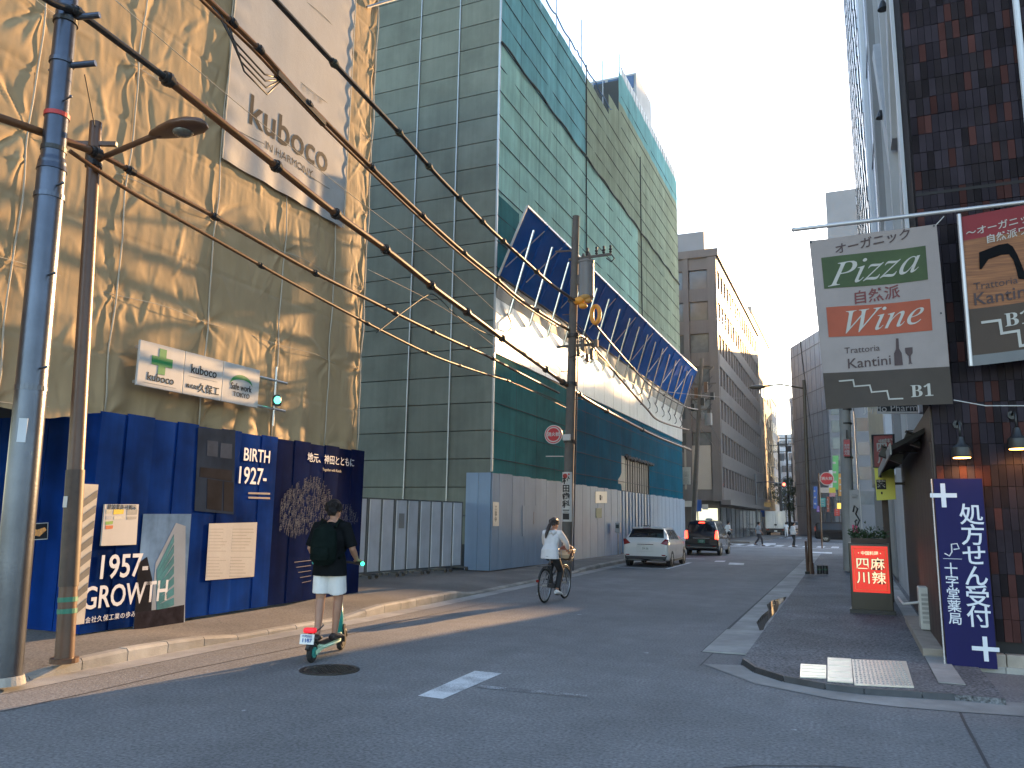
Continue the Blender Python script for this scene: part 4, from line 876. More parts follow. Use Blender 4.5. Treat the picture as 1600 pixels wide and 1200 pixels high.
# doorway canopy and step along the pavement side
cn = thing('door_canopy', 'small dark sloping canopy over the side doorway of the tiled building', 'awning', (XW, 14.5, 2.7))
P = [AX(1396, 742, XW-.3), AX(1444, 702, XW-.3)]
ob('roof_slab', MB().add([(XW-.02, 12.2, 2.95), (XW-.02, 19.0, 2.95), (XW-.45, 19.0, 2.72), (XW-.45, 12.2, 2.72), (XW-.02, 12.2, 3.02), (XW-.02, 19.0, 3.02), (XW-.45, 19.0, 2.79), (XW-.45, 12.2, 2.79)], [(0, 1, 2, 3), (7, 6, 5, 4), (0, 3, 7, 4), (1, 5, 6, 2), (2, 6, 7, 3)]), m_mortar, cn)
ob('fascia', MB().box((XW-.47, 12.2, 2.66), (XW-.45, 19.0, 2.82)), M('fascia grey', (.2, .2, .2), .5), cn)
ob('end_post', MB().box((XW-.42, 18.6, .1), (XW-.3, 18.75, 2.7)), m_wood, cn)
dw = thing('door_step', 'grey stone door step beside the pavement border', 'step', (XW, 13, .1))
ob('slab', MB().box((XW-.02-.25, 11.6, .05), (XW-.022, 15.5, .16)), m_ston, dw, bev=.01)
u0 = AY(1437, 958, 13.6); ac = thing('utility_box', 'white utility box standing on the door step by the blue sign', 'box', u0)
ob('body', MB().box((u0.x, 13.5, .17), (u0.x+.42, 13.85, .78)), M('off white box', (.48, .46, .42), .5, streak=.1), ac, bev=.015)
for k in range(7): ob('louvre', MB().box((u0.x+.03, 13.494, .26+k*.065), (u0.x+.39, 13.499, .30+k*.065)), m_gut, ac)
ob('pipe', MB().tube([(u0.x, 13.6, .55), (u0.x-.2, 13.8, .5), (u0.x-.22, 15, .5)], .018, 6), m_sgn, ac)
# blue prescription sign
m_psig = M('navy violet sign', (.006, .005, .058), .6, var=.06, spec=.2); bs = thing('pharmacy_sign', 'tall navy blue vertical sign with white Japanese characters on the tiled wall', 'sign', R(1520, 1042))
q = [R(1480, 1043, .2), R(1558, 1043, .2), R(1535, 746, .2), R(1459, 750, .2)]
q[3].x = q[0].x = (q[0].x+q[3].x)/2; q[1].x = q[2].x = (q[1].x+q[2].x)/2; q[0].z = q[1].z = (q[0].z+q[1].z)/2; q[2].z = q[3].z = (q[2].z+q[3].z)/2
ob('panel', MB().prism(q, (0, .055, 0)), m_psig, bs)
OFS = .203
def chars(s, p0, p1, size, par, mat, y, **k):
    for i, ch in enumerate(s):
        t = i/(len(s)-1); p = AY(lerp(p0[0], p1[0], t), lerp(p0[1], p1[1], t), y); text(ch, par, p, X3, size, mat, **k)
chars('処方せん受付', (1518, 806), (1530, 966), .265, bs, m_wtxt, YW-OFS, bold=.010)
chars('十字堂薬局', (1486, 890), (1493, 968), .15, bs, m_wtxt, YW-OFS, bold=.008)
def cross(px, py, l, w, par, mat): 
    c = R(px, py, OFS); ob('white_cross', MB().prism([c+Vector((a*.0+a, 0, b)) for a, b in [(-w, -l), (w, -l), (w, -w), (l, -w), (l, w), (w, w), (w, l), (-w, l), (-w, w), (-l, w), (-l, -w), (-w, -w)]], (0, -.003, 0)), mat, par)
cross(1474, 774, .145, .026, bs, m_wtxt); cross(1540, 1014, .14, .024, bs, m_wtxt)
c = R(1487, 857, OFS); ob('logo_mark', MB().tube([c+Vector((-.08, 0, -.06)), c+Vector((-.03, 0, -.09)), c+Vector((0, 0, -.04)), c+Vector((0, 0, .05)), c+Vector((.06, 0, .06)), c+Vector((.08, 0, .0)), c+Vector((.02, 0, -.01))], .008, 5), m_wtxt, bs); ob('logo_rule', MB().box(c+Vector((-.1, -.002, -.125)), c+Vector((.1, .001, -.12))), m_wtxt, bs)
le = thing('led_strip', 'vertical chain of tiny white bulbs along the blue sign edge', 'light strip', R(1470, 1040, .22))
ob('cord', MB().cyl(q[0]+X3*-.025, q[3]+X3*-.025, .008, n=6), m_sgn, le)
for k in range(22): ob('bulb', MB().ball(lerp(q[0], q[3], (k+.5)/22)+Vector((-.028, -.012, 0)), .009, 4), m_sgn, le)
# wall lamps
m_bulb = M('warm bulb', (1.0, .42, .08), .5, emis=6.)
for k, (px, py, lab) in enumerate(((1590, 688, 'black wall lamp glowing orange at the right edge of the tiled wall'), (1502, 702, 'black wall lamp glowing above the navy pharmacy sign'))):
    c = AY(px, py, YW-.22-.0*k); w = thing('wall_lamp', lab, 'wall lamp', c, group='wall lamps')
    ob('shade', MB().lathe([(.11, -.10), (.115, -.08), (.105, .02), (.05, .07), (.035, .15), (.01, .16)], c, n=18), m_blk, w, smooth='auto')
    ob('bulb', MB().lathe([(.095, -.108), (.095, -.103)], c, n=18), m_bulb, w)
    ob('arm', MB().tube([c+Z3*.15, c+Z3*.32, c+Vector((0, .1, .36)), c+Vector((0, .21, .33))], .014, 8), m_blk, w, smooth=True); ob('wall_plate', MB().cyl(c+Vector((0, .20, .33)), c+Vector((0, .225, .33)), .05), m_blk, w)
    L = bpy.data.lights.new('lamp_light', 'SPOT'); L.energy = 4; L.color = (1, .45, .12); L.spot_size = 2.2; L.shadow_soft_size = .05
    lo = bpy.data.objects.new('lamp_light', L); COL.objects.link(lo); lo.location = c-Z3*.13; lo.parent = w; lo.matrix_parent_inverse = PINV[w.name]; lo.rotation_euler = (math.radians(12), 0, 0)
# ---- flag banners
m_fp = M('flag pole', (.42, .40, .40), .35, metal=.5)
fpole = thing('flag_pole', 'horizontal grey pole carrying the two restaurant banners', 'pole', AY(1500, 330, 10.95)); ob('tube', MB().cyl(AY(1240, 359, 10.95), AY(1720, 302, 10.95), .028, n=12), m_fp, fpole, smooth='auto'); ob('wall_bracket', MB().bar(AY(1560, 322, 10.95), AY(1560, 322, 10.95)+Y3*.28, .05, .05), m_blk, fpole); ob('end_cap', MB().ball(AY(1240, 359, 10.95), .032, 6), m_fp, fpole)
m_cl = M('banner cloth white', (.245, .21, .20), .8, spec=.1, var=.06, scale=3); m_clb = M('banner cloth brown', (.04, .029, .022), .8, var=.12, scale=3); m_clg = M('banner green', (.035, .055, .018), .8, var=.2, scale=2.5); m_clr = M('banner orange', (.26, .055, .025), .8, var=.1, scale=2.5); m_txd = M('dark brown print', (.05, .03, .03), .8); m_txl = M('cream print', (.33, .31, .28), .8); m_txr = M('maroon print', (.12, .03, .03), .8)
def wav(x, z, s=1.): return .035*math.sin(2.6*x+1.2*z+s)+.02*math.sin(5*x-2.1*z+s*2)+.012*noise.noise((x*3, z*3, s))
def cloth(name, par, quad, mat, Y, off, nx=24, nz_=24, s=1.):    # quad TL,TR,BR,BL in photo px, laid on the waving sheet
    mb = MB(); A, B, C, D = [AY(p[0], p[1], Y) for p in quad]
    for i in range(nx+1):
        for j in range(nz_+1):
            u, v = i/nx, j/nz_; p = lerp(lerp(A, B, u), lerp(D, C, u), v); mb.v.append((p.x, Y-off+wav(p.x, p.z, s), p.z))
    for i in range(nx):
        for j in range(nz_): a = i*(nz_+1)+j; mb.f.append((a, a+1, a+nz_+2, a+nz_+1))
    return ob(name, mb, mat, par, smooth=True)
def ctext(t, par, px, py, size, mat, Y, off, up, s=1., **k):
    o = text(t, par, AY(px, py, Y), X3, size, mat, ext=0., **k); p = AY(px, py, Y); sl = math.tan(up)
    for v in o.data.vertices: v.co.z += (v.co.x-p.x)*sl; v.co.y = Y-off+wav(v.co.x, v.co.z, s)
    return o
def cline(par, pts, w, mat, Y, off, s=1., name='stair_line'):
    P = [AY(a, b, Y) for a, b in pts]; mb = MB()
    for a, b in zip(P, P[1:]):
        d = (b-a); n = Vector((-d.z, 0, d.x)).normalized()*w; e = d.normalized()*w
        mb.quad(*[Vector((p.x, Y-off+wav(p.x, p.z, s), p.z)) for p in (a-n-e, b-n+e, b+n+e, a+n-e)])
    return ob(name, mb, mat, par)
YB = 10.95; b1 = thing('pizza_wine_banner', 'white cloth banner with green Pizza and orange Wine blocks', 'banner', AY(1370, 640, YB))
TL, TR, BR, BL = (1264, 375), (1463, 351), (1490, 630), (1291, 640)
ML, MR = (1286, 584), (1484, 572)
cloth('cloth', b1, [TL, TR, MR, ML], m_cl, YB, 0); cloth('cloth_foot', b1, [ML, MR, BR, BL], m_clb, YB, 0)
cloth('green_block', b1, [(1283, 402), (1446, 384), (1450, 437), (1288, 452)], m_clg, YB, .005, 16, 6); cloth('orange_block', b1, [(1291, 481), (1453, 467), (1457, 516), (1295, 528)], m_clr, YB, .005, 16, 6)
tl = .115
ctext('オーガニック', b1, 1363, 378, .155, m_txd, YB, .008, tl, bold=.012); ctext('𝑃𝑖𝑧𝑧𝑎', b1, 1366, 420, .44, m_txl, YB, .009, .10, xs=1.15, shear=.15)
ctext('自然派', b1, 1369, 461, .19, m_txr, YB, .008, .09, bold=.012); ctext('𝑊𝑖𝑛𝑒', b1, 1377, 498, .42, m_txl, YB, .009, .08, xs=1.1, shear=.15)
ctext('Trattoria', b1, 1347, 546, .115, m_txd, YB, .008, .06); ctext('Kantini', b1, 1358, 566, .185, m_txd, YB, .008, .06, bold=.004); ctext('𝐁𝟏', b1, 1441, 611, .22, m_txl, YB, .008, .05)
cline(b1, [(1312, 596), (1333, 594), (1335, 604), (1359, 602), (1362, 613), (1386, 611), (1389, 624), (1410, 623)], .009, m_txl, YB, .008)
def cshape(par, pts, mat, Y, off, s=1., name='print_shape'): return ob(name, MB().quad(*[Vector((p.x, Y-off+wav(p.x, p.z, s), p.z)) for p in [AY(a, b, Y) for a, b in pts]]), mat, par)
cshape(b1, [(1398, 571), (1411, 570), (1409, 551), (1405, 544), (1404, 528), (1400, 528), (1400, 545), (1397, 552)], m_txd, YB, .009, name='bottle_print')
cshape(b1, [(1420, 568), (1426, 568), (1424, 566), (1423, 556), (1426, 551), (1426, 542), (1414, 543), (1415, 551), (1420, 556), (1421, 566)], m_txd, YB, .009, name='glass_print')
ob('tie_cord', MB().tube([AY(1265, 376, YB), AY(1254, 362, YB)], .006, 5), m_sgn, b1); ob('tie_cord', MB().tube([AY(1462, 352, YB), AY(1475, 338, YB)], .006, 5), m_sgn, b1); ob('tie_cord', MB().tube([AY(1490, 625, YB), AY(1540, 634, YB), AY(1620, 634, YB)], .006, 5), m_sgn, b1)
for px, py in ((1459, 354), (1470, 490), (1267, 378)): c = AY(px, py, YB); ob('eyelet', MB().cyl((c.x, YB-.012+wav(c.x, c.z), c.z), (c.x, YB-.006+wav(c.x, c.z), c.z), .012, n=10), m_blk, b1)
b2_ = thing('wood_print_banner', 'wood-patterned restaurant banner with black bottle, cut by the right edge', 'banner', AY(1520, 572, 10.88)); Y2 = 10.88
m_wd = M('printed wood', (.42, .16, .045), .7, var=.25, scale=2, streak=0)
t = m_wd.node_tree; wv = t.nodes.new('ShaderNodeTexNoise'); mp = t.nodes.new('ShaderNodeMapping'); mp.inputs['Scale'].default_value = (2, 2, 40); ge = t.nodes.new('ShaderNodeNewGeometry'); t.links.new(ge.outputs[0], mp.inputs[0]); t.links.new(mp.outputs[0], wv.inputs[0]); wv.inputs['Scale'].default_value = 1.5; wv.inputs['Detail'].default_value = 5
cr = t.nodes.new('ShaderNodeValToRGB'); cr.color_ramp.elements[0].color = (.12, .04, .012, 1); cr.color_ramp.elements[1].color = (.25, .095, .03, 1); cr.color_ramp.elements[0].position = .3; cr.color_ramp.elements[1].position = .7; t.links.new(wv.outputs['Fac'], cr.inputs[0]); t.links.new(cr.outputs[0], t.nodes['Principled BSDF'].inputs['Base Color'])
def q2(u0, u1, v0, v1):
    A, B, C, D = (1502, 338), (1722, 300), (1738, 545), (1520, 572)
    f = lambda u, v: tuple(lerp(lerp(A[k], B[k], u), lerp(D[k], C[k], u), v) for k in (0, 1))
    return [f(u0, v0), f(u1, v0), f(u1, v1), f(u0, v1)]
cloth('red_head', b2_, q2(0, 1, 0, .16), M('crimson cloth', (.16, .012, .016), .8), Y2, 0, 20, 6, 4); cloth('wood_field', b2_, q2(0, 1, .16, .62), m_wd, Y2, 0, 20, 12, 4); cloth('dark_foot', b2_, q2(0, 1, .62, .93), M('umber cloth', (.045, .028, .018), .8), Y2, 0, 20, 10, 4); cloth('grey_hem', b2_, q2(0, 1, .93, 1), M('hem grey', (.12, .12, .12), .8), Y2, 0, 20, 3, 4)
ctext('〜オーガニックPizza〜', b2_, 1592, 345, .115, m_txl, Y2, .008, .16, 4, bold=.012); ctext('自然派ワイン', b2_, 1590, 363, .115, m_txl, Y2, .008, .16, 4, bold=.012)
cshape(b2_, [(1531, 420), (1530, 394), (1560, 382), (1575, 379), (1583, 384), (1590, 396), (1596, 410), (1602, 425), (1606, 436), (1592, 434), (1589, 420), (1584, 405), (1577, 396), (1566, 397), (1545, 404), (1534, 420)], M('matte black print', (.008, .008, .009), .9, spec=.05), Y2, .008, 4, 'bottle_print')
ctext('Trattoria', b2_, 1556, 442, .13, m_txd, Y2, .008, .1, 4); ctext('Kantini', b2_, 1566, 461, .22, m_txd, Y2, .008, .1, 4, bold=.008); ctext('𝐁𝟏', b2_, 1592, 497, .24, m_txl, Y2, .008, .1, 4)
cline(b2_, [(1536, 503), (1563, 499), (1566, 520), (1592, 516), (1595, 540), (1620, 536)], .016, m_txl, Y2, .008, 4)
ob('edge_rod', MB().cyl(AY(1498, 335, Y2), AY(1517, 572, Y2), .026, n=10), m_fp, b2_, smooth='auto')
# ---- row of buildings along the right pavement
m_cw = M('pale concrete', (.42, .42, .43), .7, var=.08, scale=.8, streak=.12, dirt=.1); m_cg = M('mid concrete', (.22, .22, .225), .7, var=.1, scale=.8, streak=.15); m_gl = M('dark street glass', (.02, .028, .035), .08, rnd=.3, var=.1); m_bg = M('blue glass strip', (.08, .13, .26), .12, var=.12); m_wt = M('white stone cladding', (.58, .60, .64), .6, var=.06, scale=.7, streak=.08)
o = thing('fin_building', 'grey office building with slanting concrete fins behind the tiled corner', 'building', (1, 17, 0))
ob('core', MB().box((XW+.25, 15.05, 0), (10, 19.4, 34)), m_cg, o); ob('upper_bay', MB().box((XW+.25, 12.3, 3.25), (10, 15.04, 34)), m_cg, o); ob('corner_strip', MB().box((XW-.06, 12.3, 3.25), (XW+.28, 12.5, 34)), m_wt, o)
for k in range(7):
    z = 4.2+k*4.2; ob('window', MB().box((XW+.2, 15.9, z+.6), (XW+.26, 18.9, z+3.6)), m_gl, o)
    ob('slanted_fin', MB().add([(XW-.02, 15.3, z), (XW-.02, 15.9, z), (XW-.02, 18.9, z+4.1), (XW-.02, 18.3, z+4.1), (XW+.2, 15.3, z), (XW+.2, 15.9, z), (XW+.2, 18.9, z+4.1), (XW+.2, 18.3, z+4.1)], [(0, 3, 2, 1), (4, 5, 6, 7), (0, 1, 5, 4), (1, 2, 6, 5), (2, 3, 7, 6), (3, 0, 4, 7)]), m_cw, o)
    ob('cone_lamp', MB().lathe([(.10, -.1), (.03, .06)], (XW-.05, 16.7, z+1.6), n=10), m_blk, o)
    ob('window', MB().box((XW+.2, 12.7, z+.6), (XW+.26, 14.9, z+3.6)), m_gl, o)
    ob('slanted_fin', MB().add([(XW-.02, 12.55, z+4.1), (XW-.02, 13.05, z+4.1), (XW-.02, 15.0, z), (XW-.02, 14.5, z), (XW+.2, 12.55, z+4.1), (XW+.2, 13.05, z+4.1), (XW+.2, 15.0, z), (XW+.2, 14.5, z)], [(3, 2, 1, 0)[::-1], (4, 5, 6, 7), (0, 1, 5, 4), (1, 2, 6, 5), (2, 3, 7, 6), (3, 0, 4, 7)]), m_cw, o)
    ob('cone_lamp', MB().lathe([(.09, -.1), (.03, .06)], (XW-.07, 13.7, z+2.1), n=10), m_blk, o)
ob('corner_pilaster', MB().box((XW-.05, 15.06, 3.3), (XW+.28, 15.28, 34)), m_cw, o); ob('ground_floor', MB().box((XW+.02, 15.1, .1), (XW+.2, 19.3, 3.2)), m_wood, o)
o = thing('glass_strip_building', 'pale building with tall blue glass strip behind the banners', 'building', (1, 22, 0))
ob('core', MB().box((XW+.1, 19.5, 0), (10, 25.4, 40)), m_cw, o); ob('glass_strip', MB().box((XW+.02, 21.2, 5), (XW+.12, 23.2, 40)), m_bg, o)
for k in range(12): ob('strip_mullion', MB().box((XW, 21.15, 6+k*2.8), (XW+.05, 23.25, 6.05+k*2.8)), m_cg, o)
ob('edge_pier', MB().box((XW-.08, 23.3, 3), (XW+.2, 24.6, 40)), m_wt, o); ob('edge_pier', MB().box((XW-.04, 19.55, 3), (XW+.2, 20.6, 40)), m_cg, o)
o = thing('slit_tower', 'white stone tower with narrow staggered slit windows above the banners', 'building', (1, 35, 0))
ob('core', MB().box((XW+.08, 25.5, 9.2), (12, 47, 46)), m_wt, o)
mm = {}
for r in range(22):
    for c in range(11):
        y = 26+c*1.9+(.7 if r % 2 else 0)+random.uniform(-.2, .2); z = 9.8+r*1.62; w = .34; src = mm.get(0)
        if src is None: mm[0] = (ob('slit_window', MB().box((XW+.03, 0, 0), (XW+.10, w, 1.35)), m_gl, o)); src = mm[0]; src.location = (0, y, z)
        else: c_ = src.copy(); COL.objects.link(c_); c_.parent = o; c_.matrix_parent_inverse = src.matrix_parent_inverse.copy(); c_.location = (0, y, z)
ob('louvre_base', MB().box((XW+.12, 25.5, 0), (12, 47, 9.15)), m_cg, o)
m_lv = M('beige louvre', (.46, .40, .29), .5, rnd=.08)
s0 = ob('louvre', MB().box((XW, 25.6, 3.6), (XW+.1, 25.82, 9.1)), m_lv, o)
for k in range(1, 48): inst(s0, o, (0, k*.44, 0))
ob('gate_bars', MB().box((XW+.05, 25.6, .2), (XW+.1, 25.65, 3.4)), m_cg, o)
for k in range(41): ob('lower_bar', MB().box((XW+.04, 25.7+k*.5, .2), (XW+.1, 25.9+k*.5, 3.3)), M('lower bar grey', (.30, .30, .29), .5, rnd=.1), o)
# ---- projecting signs, spot lights
def psign(name, label, cs, Y, mat, th=.12, cat='sign', fr=None):
    P = [AY(a, b, Y) for a, b in cs]; t = thing(name, label, cat, P[0]); ob('panel', MB().prism(P, Y3*th), mat, t, bev=.0)
    if fr: ob('frame', MB().tube([p-Y3*.01 for p in P], .025, 4, True), fr, t)
    cx, cz = sum(p.x for p in P)/4, sum(p.z for p in P)/4; ob('bracket', MB().bar((max(p.x for p in P)-.02, Y+th/2, cz), (XW+.1, Y+th/2, cz), .05, .05), m_blk, t); return t
m_srd = M('crimson sign', (.20, .02, .018), .4, var=.1); m_ylw = M('yellow sign', (.55, .52, .06), .4, var=.06)
t = psign('red_projecting_sign', 'dark red projecting restaurant sign with white characters', [(1365, 730), (1397, 732), (1396, 679), (1363, 680)], 18.2, m_srd, fr=m_blk)
for ch, px, py, s in (('中', 1376, 690, .09), ('国', 1381, 690, .09), ('料', 1386, 689, .09), ('理', 1391, 689, .09), ('四', 1378, 700, .22), ('川', 1380, 717, .22)): text(ch, t, AY(px, py, 18.19), X3, s, m_txl, bold=.03)
t = psign('yellow_projecting_sign', 'pale yellow projecting sign with black square character', [(1370, 782), (1400, 780), (1397, 731), (1366, 729)], 18.2, m_ylw)
p = AY(1377, 757, 18.19); ob('black_square', MB().box(p+Vector((-.09, -.004, -.1)), p+Vector((.09, 0, .1))), m_logo, t); text('茶', t, p-Y3*.006, X3, .17, m_txl, bold=.03); ob('mark', MB().box(p+Vector((-.015, -.004, .14)), p+Vector((.015, 0, .19))), m_logo, t); ob('mark', MB().box(p+Vector((-.015, -.004, -.2)), p+Vector((.015, 0, -.15))), m_logo, t)
t = psign('pharmacy_plate', 'rounded dark pharmacy name plate below the Pizza banner', [(1371, 645), (1435, 645), (1433, 622), (1371, 622)], 13.2, m_blk, fr=m_sgn); text('Jujido Pharmacy', t, AY(1402, 638, 13.19), X3, .145, m_sgn)
for k, (px, py, Y) in enumerate(((1393, 712, 13.8), (1432, 690, 13.2))):
    c = AY(px, py, Y); t = thing('spot_light', ['dark spot light tilted down in front of the red sign', 'boxy dark spot light above the canopy'][k], 'spot light', c)
    ob('housing', MB().obox(c, Vector((.16, 0, -.07)), Y3*.09, Vector((.03, 0, .07))), m_blk, t, bev=.01); ob('visor', MB().obox(c+Vector((.01, 0, .10)), Vector((.15, 0, -.06)), Y3*.1, Vector((.003, 0, .008))), m_iron, t); ob('arm', MB().tube([c, c+Vector((.2, 0, .05)), (XW, Y, c.z+.05)], .015, 6), m_blk, t)
# glowing red restaurant stand with planter
m_rlit = M('lit red panel', (.60, .022, .010), .4, var=.12, scale=3, emis=.22); Yr = 16.45
P = [AY(a, b, Yr) for a, b in [(1331, 953), (1397, 953), (1397, 850), (1329, 849)]]; x0, x1 = P[0].x, P[1].x; zt = P[2].z
rs = thing('restaurant_stand', 'glowing red Chinese restaurant stand sign on the right pavement', 'stand sign', ((x0+x1)/2, Yr, ZR))
ob('case', MB().box((x0, Yr, ZR+.06), (x1, Yr+.42, zt)), M('black lacquer', (.014, .011, .010), .3), rs, bev=.012)
ob('foot', MB().box((x0-.03, Yr-.04, ZR), (x1+.03, Yr+.46, ZR+.07)), m_blk, rs)
pz0, pz1 = lerp(ZR, zt, .30), zt-.05; ob('lit_panel', MB().box((x0+.045, Yr-.012, pz0), (x1-.045, Yr, pz1)), m_rlit, rs)
m_gold = M('gold line', (.62, .30, .07), .5); Pp = [(x0+.085, pz0+.05), (x1-.085, pz0+.05), (x1-.085, pz1-.05), (x0+.085, pz1-.05)]
ob('gold_border', MB().tube([(a, Yr-.014, b) for a, b in Pp], .005, 4, True), m_gold, rs)
m_chr = M('cream character', (.75, .60, .36), .5, emis=.25)
for ch, u, v in (('四', .32, .60), ('川', .33, .30), ('麻', .68, .60), ('辣', .69, .30)):
    c = Vector((lerp(x0, x1, u), Yr-.016, lerp(pz0, pz1, v))); text(ch, rs, c, X3, .235, m_blk, bold=.03, xs=1.05); text(ch, rs, c-Y3*.004, X3, .235, m_chr, bold=.008, xs=1.05)
text('・中国料理・', rs, ((x0+x1)/2, Yr-.016, lerp(pz0, pz1, .84)), X3, .075, m_chr, bold=.02)
pb_ = thing('planter', 'small leafy planter on top of the red stand sign', 'plant', ((x0+x1)/2, Yr+.2, zt)); m_leaf = M('leaf green', (.035, .075, .02), .6, rnd=.3, var=.4, scale=20)
ob('trough', MB().box((x0+.05, Yr+.06, zt+.001), (x1-.05, Yr+.36, zt+.09)), m_wood, pb_)
mb = MB()
for k in range(420):
    c = Vector((random.uniform(x0+.05, x1-.05), Yr+random.uniform(.05, .38), zt+.08+abs(random.gauss(0, .09)))); d = Vector((random.gauss(0, 1), random.gauss(0, 1), random.uniform(.2, 1.4))).normalized(); s = d.orthogonal().normalized()*.014; l = random.uniform(.04, .10); mb.add([c-s*.3, c+d*l*.5+s, c+d*l, c+d*l*.5-s], [(0, 1, 2, 3)])
ob('leaves', mb, m_leaf, pb_, kind='stuff')
# concrete pole with poster on the right
b = AY(1326, 850, 30.0); T = AY(1318, 500, 30.0); cp = thing('concrete_pole', 'pale concrete utility pole beside the louvred building', 'utility pole', (b.x, 30, .1)); b.z = .1; m_cp = M('pale concrete pole', (.30, .29, .27), .8, streak=.15)
ob('shaft', MB().cyl(b, T+Z3*3, .21, .15, 18), m_cp, cp, smooth='auto')
for py in (560, 607, 640, 662, 715): c = AY(1322, py, 30); c.x = lerp(b.x, T.x, (c.z-b.z)/(T.z-b.z)); ob('band', MB().cyl(c-Z3*.03, c+Z3*.03, .20, n=16), m_iron, cp)
t = thing('red_pole_sign', 'narrow red vertical sign on the pale concrete pole', 'sign', AY(1323, 700, 29.75)); P = [AY(a, b_, 29.72) for a, b_ in [(1318, 713), (1328, 713), (1328, 687), (1318, 687)]]; ob('panel', MB().prism(P, Y3*-.03), m_sred, t); text('禁煙', t, AY(1323, 694, 29.68), X3, .2, m_sgn, vert=True); ob('bracket', MB().bar(AY(1323, 685, 29.75), AY(1323, 672, 29.75), .05, .05), m_iron, t)
t = thing('brush_banner', 'white vertical banner with black and pink brush shapes on the pole', 'banner', AY(1337, 850, 22)); P = [AY(a, b_, 22.) for a, b_ in [(1328, 845), (1345, 845), (1344, 765), (1327, 766)]]
ob('cloth', MB().prism(P, Y3*.01), m_ban, t); P = [AY(a, b_, 21.99) for a, b_ in [(1333, 800), (1335, 790), (1340, 795), (1337, 803), (1343, 813), (1339, 822), (1336, 815), (1339, 812)]]; ob('brush_stroke', MB().tube(P, .02, 5), m_logo, t)
ob('pink_stroke', MB().tube([AY(a, b_, 21.99) for a, b_ in [(1334, 840), (1333, 820), (1338, 822), (1340, 838), (1337, 828)]], .025, 5), M('pink print', (.55, .08, .16), .6), t); ob('grey_stroke', MB().ball(AY(1335, 775, 21.99), .07, 6, (1.2, .2, .8)), m_logol, t); ob('staff', MB().cyl((AY(1345.5, 800, 22.).x, 22, .1), (AY(1345.5, 800, 22.).x, 22, 2.7), .015), m_sgn, t)
# ================================================================== buildings beyond the junction
def building(name, label, x0, x1, y0, y1, h, mat, gm, front=None, side=None, sx=None, wd=(1.5, 1.7), extra=None):
    o = thing(name, label, 'building', ((x0+x1)/2, y0, 0)); ob('walls', MB().box((x0, y0, 0), (x1, y1, h)), mat, o)
    ob('parapet', MB().box((x0-.12, y0-.12, h-.5), (x1+.12, y1+.12, h+.35)), mat, o)
    w, hh = wd
    if front:
        nx, nz_ = front; src = None
        for i in range(nx):
            for j in range(nz_):
                x = x0+(i+.5)*(x1-x0)/nx; z = 4.0+(j+.5)*(h-4.6)/nz_
                if src is None: src = ob('window', MB().box((-w/2, -.06, -hh/2), (w/2, .05, hh/2)), gm, o); src.location = (x, y0, z)
                else: c = src.copy(); COL.objects.link(c); c.parent = o; c.matrix_parent_inverse = src.matrix_parent_inverse.copy(); c.location = (x, y0, z)
    if side:
        ny, nz_ = side; src = None; X_ = sx
        for i in range(ny):
            for j in range(nz_):
                y = y0+(i+.5)*(y1-y0)/ny; z = 4.0+(j+.5)*(h-4.6)/nz_
                if src is None: src = ob('window', MB().box((-.06, -w/2, -hh/2), (.05, w/2, hh/2)), gm, o); src.location = (X_, y, z)
                else: c = src.copy(); COL.objects.link(c); c.parent = o; c.matrix_parent_inverse = src.matrix_parent_inverse.copy(); c.location = (X_, y, z)
    return o
m_bb = M('brown office cladding', (.10, .085, .08), .6, var=.12, scale=.4, streak=.12); m_bw = M('office window', (.10, .105, .11), .12, rnd=.45, var=.2, scale=2)
m_pale = M('pale far wall', (.40, .41, .43), .7, var=.1, scale=.3, streak=.15); m_tan = M('tan far wall', (.33, .28, .23), .7, var=.1, scale=.3); m_slate = M('slate far wall', (.17, .18, .20), .6, var=.1, scale=.3); m_fw2 = M('far window', (.06, .08, .10), .15, rnd=.5)
# brown office block: piers, spandrels and windows
YB0, YB1, XBF, HB = 69.3, 103.0, -10.1, 25.2
o = thing('brown_office', 'brown office block with deep window bays beyond the green building', 'building', (XBF, YB0, 0))
ob('core', MB().box((-30, YB0+.5, 0), (XBF-.5, YB1, HB)), M('office recess', (.05, .04, .035), .6), o)
for f in range(8): z = 4.0+f*2.95; ob('spandrel', MB().box((XBF-.3, YB0+.5, z-.6), (XBF-.07, YB1, z+.6)), m_bb, o); ob('front_spandrel', MB().box((-30, YB0+.15, z-.55), (XBF-.3, YB0+.3, z+.65)), m_bb, o)
n = 18; d = (YB1-YB0)/n
s0 = ob('pier', MB().box((XBF-.4, YB0, 3.4), (XBF-.10, YB0+.5, HB)), m_bb, o)
for i in range(1, n+1): inst(s0, o, (0, d*i-.5*(i == n), 0))
w0 = ob('window', MB().box((XBF-.3, YB0+.52, 4.6), (XBF-.2, YB0+d-.02, 6.4)), m_bw, o)
for i in range(n):
    for f in range(7):
        if i or f: inst(w0, o, (0, d*i, 2.95*f))
p0 = ob('front_pier', MB().box((XBF-.9, YB0-.02, 3.4), (XBF-.401, YB0+.5, HB)), m_bb, o)
for i in range(1, 4): inst(p0, o, (-i*2.2, 0, 0))
w1 = ob('front_window', MB().box((XBF-2.55, YB0+.36, 4.65), (XBF-1.0, YB0+.44, 6.35)), m_bw, o)
for i in range(3):
    for f in range(7):
        if i or f: inst(w1, o, (-2.2*i, 0, 2.95*f))
ob('cornice', MB().box((-30, YB0-.1, HB), (XBF+.1, YB1+.1, HB+.7)), m_bb, o); ob('roof_plant', MB().box((-16, YB0+2, HB+.7), (XBF-1.4, YB0+8, HB+3.2)), m_slate, o)
ob('base_canopy', MB().box((XBF-.2, YB0-.3, 3.1), (XBF+.6, YB1, 3.5)), m_bb, o)
